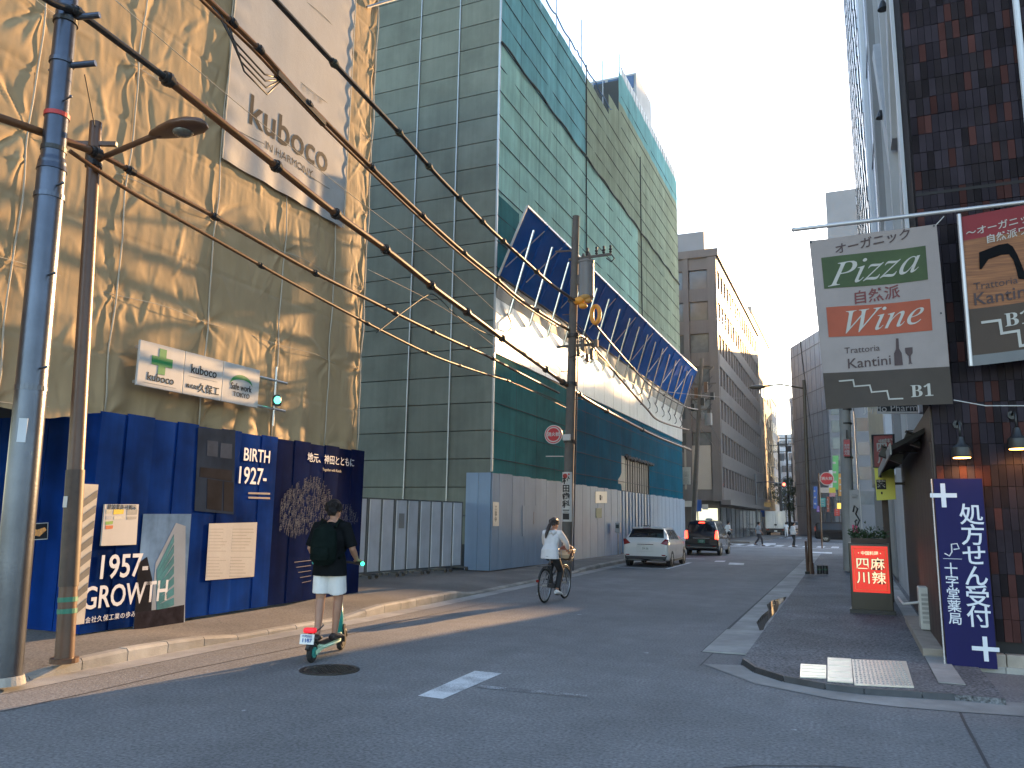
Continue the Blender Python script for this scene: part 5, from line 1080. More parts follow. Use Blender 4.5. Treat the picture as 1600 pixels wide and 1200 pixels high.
for i in range(12): ob('shop_bay', MB().box((XBF-.45, YB0+1+i*2.8, .15), (XBF-.3, YB0+3.2+i*2.8, 2.9)), m_bw, o)
ob('lit_lobby', MB().box((XBF-2.5, YB0+.2, .3), (XBF-.6, YB0+.35, 2.8)), M('lobby light', (.75, .70, .45), .5, emis=.35), o)
ob('entrance_panel', MB().box((XBF-3.3, YB0+.1, 4.4), (XBF-1.0, YB0+.2, 8.2)), m_tan, o)
left_walk2 = struct('far_left_pavement', MB().box((-30, YB0-2.6, 0), (XBF+2.3, 104, .13)), m_walk)
# farther left row, street bending left
building('golden_block', 'tan mid-rise block just past the brown office', -26, -11.3, 107, 132, 30.0, m_tan, m_fw2, (4, 7), (6, 7), -11.3)
building('pale_block', 'pale narrow office past the tan block on the left', -30, -12.0, 133, 150, 23, m_pale, m_fw2, (4, 6), (5, 6), -12.0)
building('slate_block', 'dark slate building far along the left side', -34, -13.6, 151, 172, 19, m_slate, m_fw2, (3, 5), (6, 5), -13.6)
building('far_left_block', 'low pale block far down the left side', -44, -16.5, 175, 215, 17, m_pale, m_fw2, (4, 4), (8, 4), -16.5)
building('closing_block', 'hazy pale block closing the view down the street', -50, -14, 330, 350, 25, m_pale, m_fw2, (9, 6))
building('closing_tower', 'hazy tan tower behind the closing block', -34, -10, 400, 425, 40, m_tan, m_fw2, (6, 9))
# right row
o = thing('bright_tower', 'tall pale tower with a slanting street face beyond the junction', 'building', (-4, 116, 0)); Q = [V3 for V3 in (Vector((-1.6, 108, 0)), Vector((.4, 108.5, 0)), Vector((1.0, 140, 0)), Vector((-7.5, 140, 0)), Vector((-7.5, 122, 0)))]
ob('walls', MB().prism(Q, (0, 0, 27.4)), m_pale, o)
for k in range(9):
    p, e = lerp(Q[0], Q[4], (k+.5)/9.5), (Q[4]-Q[0]).normalized(); ob('facade_joint', MB().bar(p+Vector((-.02, -.02, 3)), p+Vector((-.02, -.02, 27.2)), .06, .05), m_cg, o)
for k in range(8): ob('floor_line', MB().bar(Q[0]+Vector((-.03, -.01, 4+k*3.1)), Q[4]+Vector((-.03, -.01, 4+k*3.1)), .05, .10), m_cg, o)
building('balcony_block', 'grey residential block with balconies beyond the junction', -2.2, .6, 104, 116, 17.2, m_slate, m_fw2, (2, 6), (3, 6), -2.2, (.9, 1.4))
building('right_far_block', 'slim slate block deep on the right side', -9.8, -5.7, 152, 190, 24, m_slate, m_fw2, (3, 7), (6, 7), -9.8, (.8, 1.5))
building('right_end_block', 'pale block at the far right end of the street', -17, -11, 215, 260, 24, m_pale, m_fw2, (3, 6), (6, 6), -17)
o = thing('baffle_block', 'added stepped block with raised boards shaping the sunlight beyond the junction', 'building', (3.5, 106, 0))  # made-up block: slot between roofs and boards lets a sun strip reach the facade
for k, (xa, xb, hh) in enumerate(((.7, 3.4, 25.2), (3.4, 4.7, 26.9), (4.7, 6.8, 28.4))):
    ob('walls', MB().box((xa, 106+.05*k, 0), (xb, 118-.05*k, hh)), m_slate, o); ob('baffle', MB().box((xa+.02-2.0*(k == 0), 107, hh+1.75), (xb-.02, 107.4, 45)), m_slate, o); ob('baffle_post', MB().box((xb-.3, 107.1, hh), (xb-.15, 107.3, hh+1.8)), m_iron, o)
    for f in range(7): ob('window', MB().box((xa+.15, 105.96, 4+f*3), (xb-.15, 106.04, 5.6+f*3)), m_fw2, o)
building('low_shade_block', 'added pale block shading the road, right of the billboard block', 6.9, 20, 106, 120, 23.7, m_pale, m_fw2, (5, 6))  # added out of view; its height keeps the farther road in shade
struct('far_right_pavement', MB().box((-2.6, 88, 0), (14, 400, .13)), m_walk)
# shop signs on the right side far off
cl = [('green_white_sign', 'tall green and white vertical sign far on the right', 1301, 1310, 712, 765, (.10, .40, .12)), ('blue_sign', 'blue upright shop sign far right', 1271, 1277, 760, 795, (.03, .10, .35)), ('orange_sign', 'orange upright shop sign near the round red sign', 1310, 1320, 740, 775, (.50, .24, .05)), ('red_shop_sign', 'small red shop sign low on the right row', 1304, 1312, 795, 806, (.5, .03, .02)), ('white_sign', 'white upright sign beside the green and white one', 1295, 1301, 735, 765, (.6, .6, .6)), ('teal_sign', 'teal shop sign above the far pavement', 1282, 1290, 778, 792, (.04, .25, .25)), ('pink_sign', 'pink shop fascia far right', 1296, 1305, 770, 776, (.5, .2, .22)), ('yellow_lit_sign', 'glowing yellow lantern sign far right', 1308, 1314, 786, 795, (.9, .6, .1)), ('violet_sign', 'violet small sign far right', 1276, 1281, 790, 800, (.2, .08, .35)), ('rust_sign', 'rust red upright sign far right', 1292, 1296, 776, 800, (.28, .06, .03))]
for nm, lab, a, b, c, d, col in cl:
    Yq = 100.0; P = [AY(x, y, Yq) for x, y in ((a, d), (b, d), (b, c), (a, c))]; t = thing(nm, lab, 'sign', P[0]); ob('panel', MB().prism(P, Y3*.3), M(nm+' paint', col, .4, emis=.25 if 'lit' in nm else 0), t)
    for k in range(3): z = lerp(P[0].z, P[2].z, .2+.28*k); ob('text_bar', MB().box((lerp(P[0].x, P[1].x, .25), Yq-.03, z), (lerp(P[0].x, P[1].x, .75), Yq-.005, z+.06*(P[2].z-P[0].z))), m_sgn, t)
    ob('support', MB().bar(P[1]+Vector((-.05, .15, .1)), P[1]+Vector((.6, .15, .1)), .08, .08), m_iron, t); ob('post', MB().box((P[1].x+.5, Yq+.1, .1), (P[1].x+.6, Yq+.2, P[2].z)), m_iron, t)
# round red sign on a post by the lamp
c = AY(1292, 748, 58.); t = thing('hydrant_sign', 'round red and white sign on a thin post right of the street lamp', 'sign', (c.x-1.1, 58, 0))
ob('rim', disc(c, .46, .05), m_sgn, t); ob('red_disc', disc(c, .40, .06), m_sred, t); text('消火栓', t, c-Y3*.04, X3, .24, m_sgn, bold=.03); ob('white_bar', MB().box(c+Vector((-.45, -.03, -.95)), c+Vector((.1, .02, -.6))), m_sgn, t); ob('yellow_bar', MB().box(c+Vector((.1, -.03, -.95)), c+Vector((.5, .02, -.6))), m_ylw, t)
ob('post', MB().cyl((c.x-.52, 58.05, .0), (c.x-.52, 58.05, c.z+.4), .05, n=8), m_brown, t); ob('arm', MB().bar((c.x-.52, 58.05, c.z), (c.x, 58.05, c.z), .05, .05), m_brown, t)
# traffic lights
def signal(name, label, px, py, Y, side, lit):
    c = AY(px, py, Y); t = thing(name, label, 'traffic light', (c.x+side*2.6, Y, 0)); ob('housing', MB().box(c+Vector((-.62, -.1, -.22)), c+Vector((.62, .1, .22))), M('signal case', (.25, .26, .25), .5), t, bev=.05)
    for k in range(3):
        q = c+Vector((-.4+.4*k, -.11, 0)); on = (k == lit); mt = M('signal red', (1, .06, .03), .4, emis=4.0) if on else m_blk; ob('lens', MB().cyl(q, q-Y3*.02, .15, n=16), mt, t); ob('visor', MB().cyl(q, q-Y3*.2, .17, n=12, cap=False), m_blk, t)
    ob('arm', MB().tube([c+Z3*.15, c+Vector((side*1.3, 0, .3)), (c.x+side*2.6, Y, c.z+.2)], .05, 8), m_galv, t); ob('post', MB().cyl((c.x+side*2.6, Y, 0), (c.x+side*2.6, Y, c.z+1.2), .11, .08, n=12), m_galv, t, smooth='auto')
signal('traffic_light', 'traffic light showing red on an arm over the far left', 1219, 757, 92, -1, 2)
# far street furniture
t = thing('road_sign_post', 'blue and white road signs on a post by the black taxi', 'sign', (-9.0, 62, 0)); P = AY(1090, 790, 62); t.location = (P.x, 62, 0); PINV[t.name] = Matrix.Translation((-P.x, -62, 0))
ob('post', MB().cyl((P.x, 62, 0), (P.x, 62, P.z+.6), .045), m_galv, t); ob('blue_plate', MB().box(P+Vector((-.3, -.05, -.45)), P+Vector((.3, -.02, .45))), M('sign blue', (.02, .08, .30), .4), t); ob('white_plate', MB().box(P+Vector((.35, -.05, -.3)), P+Vector((.8, -.02, .1))), m_sgn, t); ob('white_plate', MB().box(P+Vector((-1.0, -.05, -.1)), P+Vector((-.35, -.02, .35))), m_sgn, t); ob('plate_arm', MB().bar(P+Vector((-.9, -.01, .05)), P+Vector((.75, -.01, .05)), .04, .04), m_galv, t)
t = thing('street_name_post', 'grey pole with small direction plates at the brown office corner', 'sign', (AY(1187, 800, 104).x, 104, 0)); c = AY(1187, 800, 104)
ob('post', MB().cyl((c.x, 104, 0), AY(1184, 670, 104), .10, .07), m_galv, t); ob('plate', MB().box(c+Vector((-1.6, -.1, .6)), c+Vector((-.2, -.05, 1.3))), m_sgn, t); ob('plate', MB().box(c+Vector((-.2, -.1, -.6)), c+Vector((.6, -.05, .3))), M('sign blue', (.02, .08, .30), .4), t); ob('plate', MB().box(c+Vector((.3, -.1, .6)), c+Vector((1.4, -.05, 1.2))), M('sign ochre', (.35, .2, .06), .5), t)
for k, (px, py, Y, lab) in enumerate(((1228, 680, 130, 'dark utility pole far down the left side, nearer one'), (1237, 715, 170, 'dark utility pole far down the left side, middle one'), (1255, 745, 220, 'dark utility pole far down the street, most distant one'), (1216, 690, 112, 'dark utility pole just past the junction on the left'))):
    T = AY(px, py, Y); t = thing('utility_pole', lab, 'utility pole', (T.x, Y, 0), group='far utility poles'); ob('shaft', MB().cyl((T.x, Y, 0), T, .2, .13, 10), m_conp, t)
    for j in range(2): ob('crossarm', MB().bar(T+Vector((-1.2, 0, -.5-.9*j)), T+Vector((1.2, 0, -.5-.9*j)), .12, .12), m_conp, t)
    ob('transformer', MB().cyl(T+Vector((.4, 0, -2.6)), T+Vector((.4, 0, -1.7)), .3, n=10), m_slate, t)
for k, (a, b, Y0_, Y1_, z) in enumerate(((-9.3, -13, 53.5, 112, 9.5), (-9.3, -13, 53.5, 112, 8.2), (-13, -15, 112, 170, 9.5), (-1.5, -4, 30, 112, 8.6))):
    tag(ob('far_wire', MB().tube([(lerp(a, b, t/24), lerp(Y0_, Y1_, t/24), z-1.2*math.sin(math.pi*t/24)) for t in range(25)], .02, 5), m_blk), ['upper dark wire strung past the brown office', 'lower dark wire strung past the brown office', 'dark wire strung along the far left poles', 'dark wire from the pale concrete pole over the junction'][k], 'wire')
# street tree far left
def tree(name, label, c, h, r, seed):
    random.seed(seed); t = thing(name, label, 'tree', c); ob('trunk', MB().tube([Vector(c), Vector(c)+Vector((.1, 0, h*.3)), Vector(c)+Vector((-.05, .1, h*.6)), Vector(c)+Vector((.1, .1, h*.85))], [.18, .15, .1, .04], 8), m_conp, t, smooth=True)
    for k in range(5): a = k*1.3; ob('limb', MB().tube([Vector(c)+Z3*h*(.35+.08*k), Vector(c)+Vector((math.cos(a)*r*.6, math.sin(a)*r*.6, h*(.5+.08*k)))], [.07, .02], 6), m_conp, t)
    mb = MB(); blobs = [(Vector(c)+Vector((random.gauss(0, r*.45), random.gauss(0, r*.45), h*random.uniform(.4, .95))), r*random.uniform(.25, .5)) for _ in range(14)]
    for p, q in blobs:
        for _ in range(150):
            d = Vector((random.gauss(0, 1), random.gauss(0, 1), random.gauss(0, 1))).normalized(); e = p+d*q*random.uniform(.6, 1.05); u = Vector((random.gauss(0, 1), random.gauss(0, 1), random.gauss(0, 1))).normalized(); v = u.orthogonal().normalized(); s = random.uniform(.08, .16); mb.add([e-u*s, e+v*s*.6, e+u*s, e-v*s*.6], [(0, 1, 2, 3)])
    ob('crown', mb, M('far leaf', (.06, .085, .03), .6, var=.4, scale=3), t, kind='stuff'); return t
c = AY(1233, 800, 128); tree('street_tree', 'dark green street tree far along the left side', (c.x, 128, 0), 8.5, 2.2, 3); c = AY(1245, 800, 190); tree('street_tree', 'second green street tree farther down the street', (c.x, 190, 0), 8, 2.2, 5); random.seed(11)
# ================================================================== vehicles (local: y forward, x right, origin on the ground under the middle)
def crs(p0, p1, p2, p3, t): return .5*((2*p1)+(p2-p0)*t+(2*p0-5*p1+4*p2-p3)*t*t+(3*p1-p0-3*p2+p3)*t**3)
class Body:
    def __init__(s, st): s.st = st                 # y, zlow, zbelt, ztop, wlow, wbelt, wtop
    def row(s, y):
        st = s.st
        for i in range(len(st)-1):
            if y <= st[i+1][0] or i == len(st)-2:
                t = min(1, max(0, (y-st[i][0])/(st[i+1][0]-st[i][0]))); return [lerp(st[i][k], st[i+1][k], t) for k in range(7)]
    def ring(s, y):
        _, zl, zb, zt, wl, wb, wt = s.row(y); d = zt-zb
        return [Vector((0, y, zl)), Vector((wl*.85, y, zl)), Vector((wl, y, zl+.10)), Vector((wb, y, lerp(zl, zb, .55))), Vector((wb*.985, y, zb)), Vector((lerp(wb*.985, wt, .93), y, zb+d*.86)), Vector((wt*.86, y, zt-.012)), Vector((0, y, zt))]
    def P(s, y, v):
        r = s.ring(y); i = min(int(v), 6); return crs(r[max(i-1, 0)], r[i], r[i+1], r[min(i+2, 7)], v-i)
    def mesh(s, ny=64, sub=4):
        mb = MB(); y0, y1 = s.st[0][0], s.st[-1][0]; vs = [k/sub for k in range(7*sub+1)]; m = len(vs)*2-2
        Y = sorted(set([lerp(y0, y1, i/ny) for i in range(ny+1)]+[q[0] for q in s.st]))
        for y in Y:
            h = [s.P(y, v) for v in vs]; mb.v += [tuple(p) for p in h]+[(-p.x, p.y, p.z) for p in h[-2:0:-1]]
        for i in range(len(Y)-1):
            for k in range(m): mb.f.append((i*m+k, (i+1)*m+k, (i+1)*m+(k+1) % m, i*m+(k+1) % m)[::-1])
        mb.f += [tuple(range(m)), tuple(reversed(range((len(Y)-1)*m, len(Y)*m)))]
        return mb
    def patch(s, ya, yb, va, vb, side=1, off=.006, n=8, yb2=None, ya2=None):   # piece of the surface lifted a little
        mb = MB(); ya2 = ya if ya2 is None else ya2; yb2 = yb if yb2 is None else yb2
        for i in range(n+1):
            for k in range(n+1):
                v = lerp(va, vb, k/n); y = lerp(lerp(ya, ya2, k/n), lerp(yb, yb2, k/n), i/n); p = s.P(y, v); e = .01
                t1 = s.P(y+e, v)-s.P(y-e, v); t2 = s.P(y, min(6.99, v+.03))-s.P(y, v-.03); nn = t2.cross(t1); nn = nn.normalized() if nn.length > 1e-9 else Z3
                if nn.dot(Vector((p.x, 0, p.z-.7))) < 0: nn = -nn
                p = p+nn*off; mb.v.append((p.x*side, p.y, p.z))
        for i in range(n):
            for k in range(n): q = i*(n+1)+k; mb.f.append((q, q+n+1, q+n+2, q+1) if side < 0 else (q, q+1, q+n+2, q+n+1))
        return mb
m_gls = M('car glass', (.012, .014, .017), .05, var=0, spec=.7); m_tyre = M('tyre rubber', (.012, .012, .012), .8, var=.2, scale=20); m_rim = M('alloy rim', (.40, .41, .42), .3, metal=.8); m_plas = M('black plastic', (.018, .018, .019), .55); m_plate = M('number plate', (.62, .62, .60), .4); m_tail = M('tail lamp dark', (.20, .008, .008), .2); m_tlit = M('tail lamp lit', (1, .03, .015), .3, emis=3.); m_chrome = M('bright trim', (.6, .6, .6), .15, metal=1.)
def wheel(par, x, y, r, w):
    s = 1 if x > 0 else -1; t = ob('wheel', MB().lathe([(r*.6, -w/2), (r*.93, -w/2), (r, -w/2+.03), (r, w/2-.03), (r*.93, w/2), (r*.62, w/2), (r*.60, w/2-.02)], (x, y, r), X3*s, 28), m_tyre, par, smooth='auto')
    mb = MB().lathe([(r*.60, w/2-.03), (r*.60, w/2-.012), (r*.55, w/2-.012), (r*.53, w/2-.035)], (x, y, r), X3*s, 24)
    for k in range(6): a = k*math.pi/3; d = Vector((0, math.cos(a), math.sin(a))); c = Vector((x+s*(w/2-.02), y, r)); mb.bar(c+d*.03, c+d*r*.57, .045, .02, X3)
    ob('rim', mb, m_rim, t)
def sides(par, b, wins, fr, mat=None):
    for (ya, yb, ya2, yb2) in wins:
        for s in (1, -1): ob('side_window', b.patch(ya, yb, 4.12, 4.90, s, .007, 6, yb2, ya2), mat or m_gls, par, smooth=True)
def car(name, label, cat, loc, rz, st, paint, wheels, r, W, group=None):
    o = thing(name, label, cat, loc, rz, group, local=True); b = Body(st); ob('body', b.mesh(), paint, o, smooth='auto')
    for y in wheels:
        for s in (1, -1):
            ob('wheel_arch', MB().lathe([(r+.07, -.12), (r+.07, 0), (r+.05, .004)], (s*(W+.001), y, r+.02), X3*s, 24), m_plas, o, smooth='auto'); wheel(o, s*(W-.075), y, r, .19)
    return o, b
m_cwht = M('white car paint', (.62, .62, .60), .25, var=.02, coat=.6); m_cblk = M('black car paint', (.010, .010, .012), .2, var=.02, coat=.8); m_cslv = M('silver car paint', (.38, .40, .42), .3, metal=.4, coat=.5); m_cmar = M('dark plum car paint', (.008, .007, .008), .5, spec=.2)
# --- white hatchback
st = [(-2.0, .34, .70, .72, .74, .76, .66), (-1.98, .28, .86, .90, .80, .81, .70), (-1.92, .25, .93, .99, .83, .84, .70), (-1.78, .22, .96, 1.12, .84, .85, .66), (-1.50, .20, .96, 1.38, .84, .85, .60), (-1.40, .20, .96, 1.425, .84, .85, .59), (-.6, .19, .95, 1.455, .84, .85, .60), (.1, .19, .93, 1.44, .84, .85, .60), (.5, .19, .92, 1.36, .84, .85, .60), (1.15, .19, .90, .99, .84, .84, .70), (1.5, .20, .82, .88, .83, .83, .70), (1.85, .24, .68, .74, .78, .78, .62), (2.0, .32, .55, .58, .62, .62, .5)]
yc = (G(977, 886).y+G(1040, 885).y)/2+1.75; xc = (AY(973, 880, yc-1.9).x+AY(1044, 880, yc-1.9).x)/2
o, b = car('parked_hatchback', 'white hatchback parked at the kerb behind the black taxi', 'car', (xc, yc, 0), .02, st, m_cwht, (-1.27, 1.24), .30, .84)
ob('rear_window', b.patch(-1.83, -1.5, 5.45, 7, 1, .006, 8), m_gls, o, smooth=True, label=None); ob('rear_window', b.patch(-1.83, -1.5, 5.45, 7, -1, .006, 8), m_gls, o, smooth=True)
sides(o, b, [(-1.30, -.55, -1.25, -.58), (-.50, .30, -.52, .12)], None); ob('quarter_window', b.patch(-1.62, -1.36, 4.2, 4.75, 1, .007, 6), m_gls, o)
ob('windscreen', b.patch(.55, 1.1, 5.4, 7, 1), m_gls, o); ob('windscreen', b.patch(.55, 1.1, 5.4, 7, -1), m_gls, o)
for s in (1, -1):
    ob('tail_lamp', MB().prism([(s*a, -1.985+.06*(a > .8)+.02, z) for a, z in [(.56, .86), (.80, .80), (.845, 1.0), (.74, 1.03)]], (0, -.05, 0)), m_tail, o, bev=.012); ob('reflector', MB().box((s*.60, -2.02, .42), (s*.74, -1.99, .46)), m_tail, o); ob('door_mirror', MB().ball((s*.96, .45, .98), .11, 7, (1, .6, .75)), m_cwht, o, smooth=True)
ob('rear_bumper', MB().add([(-.76, -2.03, .30), (.76, -2.03, .30), (.80, -1.98, .46), (-.80, -1.98, .46), (-.7, -1.9, .24), (.7, -1.9, .24)], [(0, 1, 2, 3), (4, 5, 1, 0)]), m_plas, o)
ob('number_plate', MB().box((-.17, -2.035, .60), (.17, -2.012, .77)), m_plate, o); ob('plate_recess', MB().box((-.33, -2.014, .56), (.33, -2.0, .80)), m_cwht, o, bev=.01)
text('59-36', o, (0, -2.04, .67), X3, .10, M('plate green', (.02, .10, .05), .5)); ob('trim_bar', MB().box((-.3, -2.02, .81), (.3, -1.995, .835)), m_chrome, o, bev=.004)
ob('spoiler', MB().obox((0, -1.56, 1.425), X3*.56, Vector((0, .10, .012)), Z3*.014), m_cwht, o, bev=.01); ob('brake_light', MB().box((-.15, -1.672, 1.40), (.15, -1.655, 1.42)), m_tail, o); ob('wiper', MB().bar((0, -1.80, 1.115), (.34, -1.72, 1.20), .015, .02), m_plas, o); ob('aerial', MB().bar((0, -1.25, 1.44), (0, -1.4, 1.52), .02, .03), m_plas, o)
ob('side_skirt', MB().box((.82, -.9, .2), (.855, .9, .27)), m_plas, o); ob('door_handle', MB().box((.85, -.5, .82), (.875, -.3, .85)), m_cwht, o); ob('door_seam', MB().box((.850, -.53, .3), (.853, -.52, .93)), m_plas, o)
# --- black taxi van
st = [(-2.2, .36, .80, .82, .76, .78, .7), (-2.17, .30, .98, 1.02, .81, .82, .74), (-2.10, .27, 1.03, 1.20, .835, .84, .72), (-1.98, .24, 1.03, 1.58, .84, .845, .66), (-1.85, .23, 1.03, 1.70, .84, .845, .64), (-.9, .22, 1.02, 1.75, .84, .845, .64), (.1, .22, 1.0, 1.75, .84, .845, .64), (.6, .22, .99, 1.66, .84, .845, .64), (1.25, .22, .98, 1.12, .84, .84, .72), (1.75, .24, .90, .97, .83, .83, .7), (2.1, .28, .76, .80, .78, .78, .62), (2.2, .36, .6, .63, .62, .62, .5)]
yc2 = (G(1074, 868).y+G(1123, 868).y)/2+2.0; xc2 = (AY(1070, 860, yc2-2.1).x+AY(1124, 860, yc2-2.1).x)/2
o, b = car('black_taxi', 'black tall taxi with lit brake lamps ahead of the white hatchback', 'car', (xc2, yc2, 0), .0, st, m_cblk, (-1.35, 1.35), .32, .84)
for s in (1, -1):
    ob('rear_window', b.patch(-2.1, -1.92, 5.35, 7, s, .008), m_gls, o, smooth=True); ob('tail_lamp', MB().prism([(s*a, -2.13+.03*(z > 1.1), z) for a, z in [(.66, .80), (.83, .80), (.80, 1.22), (.70, 1.22)]], (0, -.07, 0)), m_tlit, o, bev=.01); ob('door_mirror', MB().ball((s*.96, .75, 1.1), .12, 7, (.9, .6, .9)), m_cblk, o, smooth=True); ob('windscreen', b.patch(.65, 1.2, 5.4, 7, s), m_gls, o)
sides(o, b, [(-1.75, -.85, -1.7, -.87), (-.8, .0, -.8, -.02), (.05, .8, .05, .45)], None)
ob('number_plate', MB().box((-.17, -2.235, .62), (.17, -2.21, .79)), M('taxi plate', (.05, .16, .10), .4), o); text('千代田 500', o, (0, -2.238, .745), X3, .045, m_plate); text('12-87', o, (0, -2.238, .675), X3, .09, m_plate); ob('chrome_bar', MB().box((-.42, -2.225, .84), (.42, -2.20, .875)), m_chrome, o, bev=.006); ob('rear_bumper', MB().box((-.78, -2.24, .34), (.78, -2.17, .56)), m_plas, o, bev=.03); ob('bumper_line', MB().box((-.74, -2.245, .40), (.74, -2.238, .425)), m_chrome, o); ob('brake_light', MB().box((-.14, -1.99, 1.60), (.14, -1.955, 1.65)), m_tlit, o)
lo = ob('roof_lamp', MB().ball((0, .3, 1.80), .2, 8, (1, .6, .35)), m_plate, o, smooth=True); ob('side_sticker', MB().box((.30, -2.03, 1.1), (.55, -2.01, 1.2)), M('sticker blue', (.05, .12, .4), .5), o)
for k in (-.62, .62): ob('reflector', MB().box((k-.07, -2.246, .45), (k+.07, -2.24, .49)), m_tail, o)
# --- white box truck
c = G(1211, 835.5); tk = thing('box_truck', 'white box truck seen from behind beyond the zebra crossing', 'truck', (AY(1211, 820, 104).x, 106, 0), .04, local=True)
ob('cargo_box', MB().box((-1.2, -2.4, .95), (1.2, 1.8, 3.05)), m_cwht, tk, bev=.03); ob('door_seam', MB().box((-.012, -2.41, 1.0), (.012, -2.398, 3.0)), m_plas, tk); ob('cab', MB().box((-1.05, 1.95, .6), (1.05, 3.3, 2.5)), m_cwht, tk, bev=.15); ob('chassis', MB().box((-.95, -2.3, .5), (.95, 3.2, .93)), m_plas, tk); ob('rear_bumper', MB().box((-1.15, -2.5, .5), (1.15, -2.38, .7)), m_plas, tk)
for s in (1, -1):
    ob('door_hinge', MB().box((s*1.12, -2.43, 1.1), (s*1.16, -2.4, 2.9)), m_rim, tk); ob('lock_bar', MB().cyl((s*.25, -2.43, 1.0), (s*.25, -2.43, 3.0), .02), m_rim, tk); ob('tail_lamp', MB().box((s*.75, -2.52, .72), (s*1.1, -2.45, .86)), m_tail, tk)
    for y in (-1.5, 2.5): wheel(tk, s*.98, y, .4, .25)
ob('number_plate', MB().box((-.17, -2.53, .55), (.17, -2.5, .72)), m_plate, tk); ob('latch', MB().box((-.14, -2.45, 1.3), (.14, -2.41, 1.5)), m_plas, tk)
# --- small vans facing us, far, and cars
st_v = [(-1.7, .3, .9, .95, .68, .7, .6), (-1.66, .24, 1.0, 1.75, .72, .73, .64), (-1.4, .22, 1.0, 1.86, .73, .735, .64), (.7, .22, 1.0, 1.86, .73, .735, .64), (1.25, .22, .98, 1.35, .73, .735, .66), (1.62, .25, .85, .95, .72, .72, .64), (1.7, .32, .7, .74, .66, .66, .55)]
def van(label, px, Y, rz, paint, st=st_v, cat='van', nm='small_van', W=.73):
    o, b = car(nm, label, cat, (AY(px, 815, Y).x, Y, 0), rz, st, paint, (-1.15, 1.15), .28, W)
    for s in (1, -1): ob('windscreen', b.patch(.75, 1.3, 5.35, 7, s), m_gls, o, smooth=True); ob('headlamp', MB().ball((s*.52, 1.64, .72), .12, 6, (1.2, .4, .8)), m_plate, o, smooth=True)
    sides(o, b, [(-1.4, -.4, -1.4, -.4), (-.35, .7, -.35, .6)], None); ob('grille', MB().box((-.35, 1.69, .45), (.35, 1.72, .62)), m_plas, o); ob('number_plate', MB().box((-.16, 1.71, .34), (.16, 1.73, .48)), m_plate, o); return o
van('silver van driving towards the junction far down the street', 1247, 146, math.pi-.05, m_cslv)
van('white small van behind the silver van in the distance', 1262, 175, math.pi-.08, m_cwht); van('dark small car waiting far down on the left', 1231, 165, math.pi, m_cblk)
st_m = [(-2.3, .35, .95, 1.0, .78, .8, .72), (-2.22, .27, 1.05, 1.6, .84, .85, .68), (-2.0, .25, 1.05, 1.78, .86, .865, .67), (.2, .24, 1.02, 1.82, .86, .865, .68), (.8, .24, 1.0, 1.65, .86, .865, .68), (1.5, .24, .98, 1.12, .85, .855, .75), (2.1, .27, .85, .92, .8, .8, .68), (2.3, .36, .65, .7, .65, .65, .55)]
c = AY(1306, 838, 79.5); o, b = car('dark_minivan', 'dark minivan crossing at the junction behind the street lamp', 'car', (c.x+.55, 79.5, 0), -math.pi/2, st_m, m_cmar, (-1.4, 1.45), .33, .86)
sides(o, b, [(-2.0, -1.1, -1.95, -1.12), (-1.05, -.1, -1.05, -.1), (-.05, .95, -.05, .6)], None, M('minivan glass', (.012, .02, .03), .25, spec=.3))
for s in (1, -1): ob('tail_lamp', MB().box((s*.66, -2.33, .95), (s*.85, -2.2, 1.35)), m_tlit if s < 0 else m_tail, o); ob('rear_window', b.patch(-2.24, -2.05, 5.4, 7, s), m_gls, o); ob('windscreen', b.patch(.85, 1.45, 5.4, 7, s), m_gls, o)
ob('number_plate', MB().box((-.17, -2.33, .8), (.17, -2.3, .97)), m_plate, o)
# ================================================================== people, scooter, bicycle
def loft(mb, pts, rad, side=X3, n=14):                 # elliptical tube; rad = (across, deep) per point
    P = [Vector(p) for p in pts]; m = len(P); vs = []; rad = [(r, r) if not isinstance(r, tuple) else r for r in rad]
    for i, p in enumerate(P):
        d = (P[min(i+1, m-1)]-P[max(i-1, 0)]).normalized(); s = (Vector(side)-d*d.dot(Vector(side))).normalized(); t = d.cross(s)
        vs += [p+s*math.cos(2*math.pi*k/n)*rad[i][0]+t*math.sin(2*math.pi*k/n)*rad[i][1] for k in range(n)]
    fs = [(i*n+k, i*n+(k+1) % n, (i+1)*n+(k+1) % n, (i+1)*n+k) for i in range(m-1) for k in range(n)]+[tuple(reversed(range(n))), tuple(range((m-1)*n, m*n))]
    mb.add(vs, fs)
def fuse(name, mb, mat, parent, vox=.012, smooth=4, label=None):   # one continuous surface out of overlapping lofts
    me = mb.mesh(name); o = bpy.data.objects.new('tmp', me); COL.objects.link(o)
    r = o.modifiers.new('r', 'REMESH'); r.mode = 'VOXEL'; r.voxel_size = vox; r.use_smooth_shade = True
    if smooth: s = o.modifiers.new('s', 'SMOOTH'); s.iterations = smooth; s.factor = .5
    m2 = bpy.data.meshes.new_from_object(o.evaluated_get(bpy.context.evaluated_depsgraph_get())); bpy.data.objects.remove(o); m2.materials.clear()
    return ob(name, m2, mat, parent, smooth=True, label=label)
V = Vector
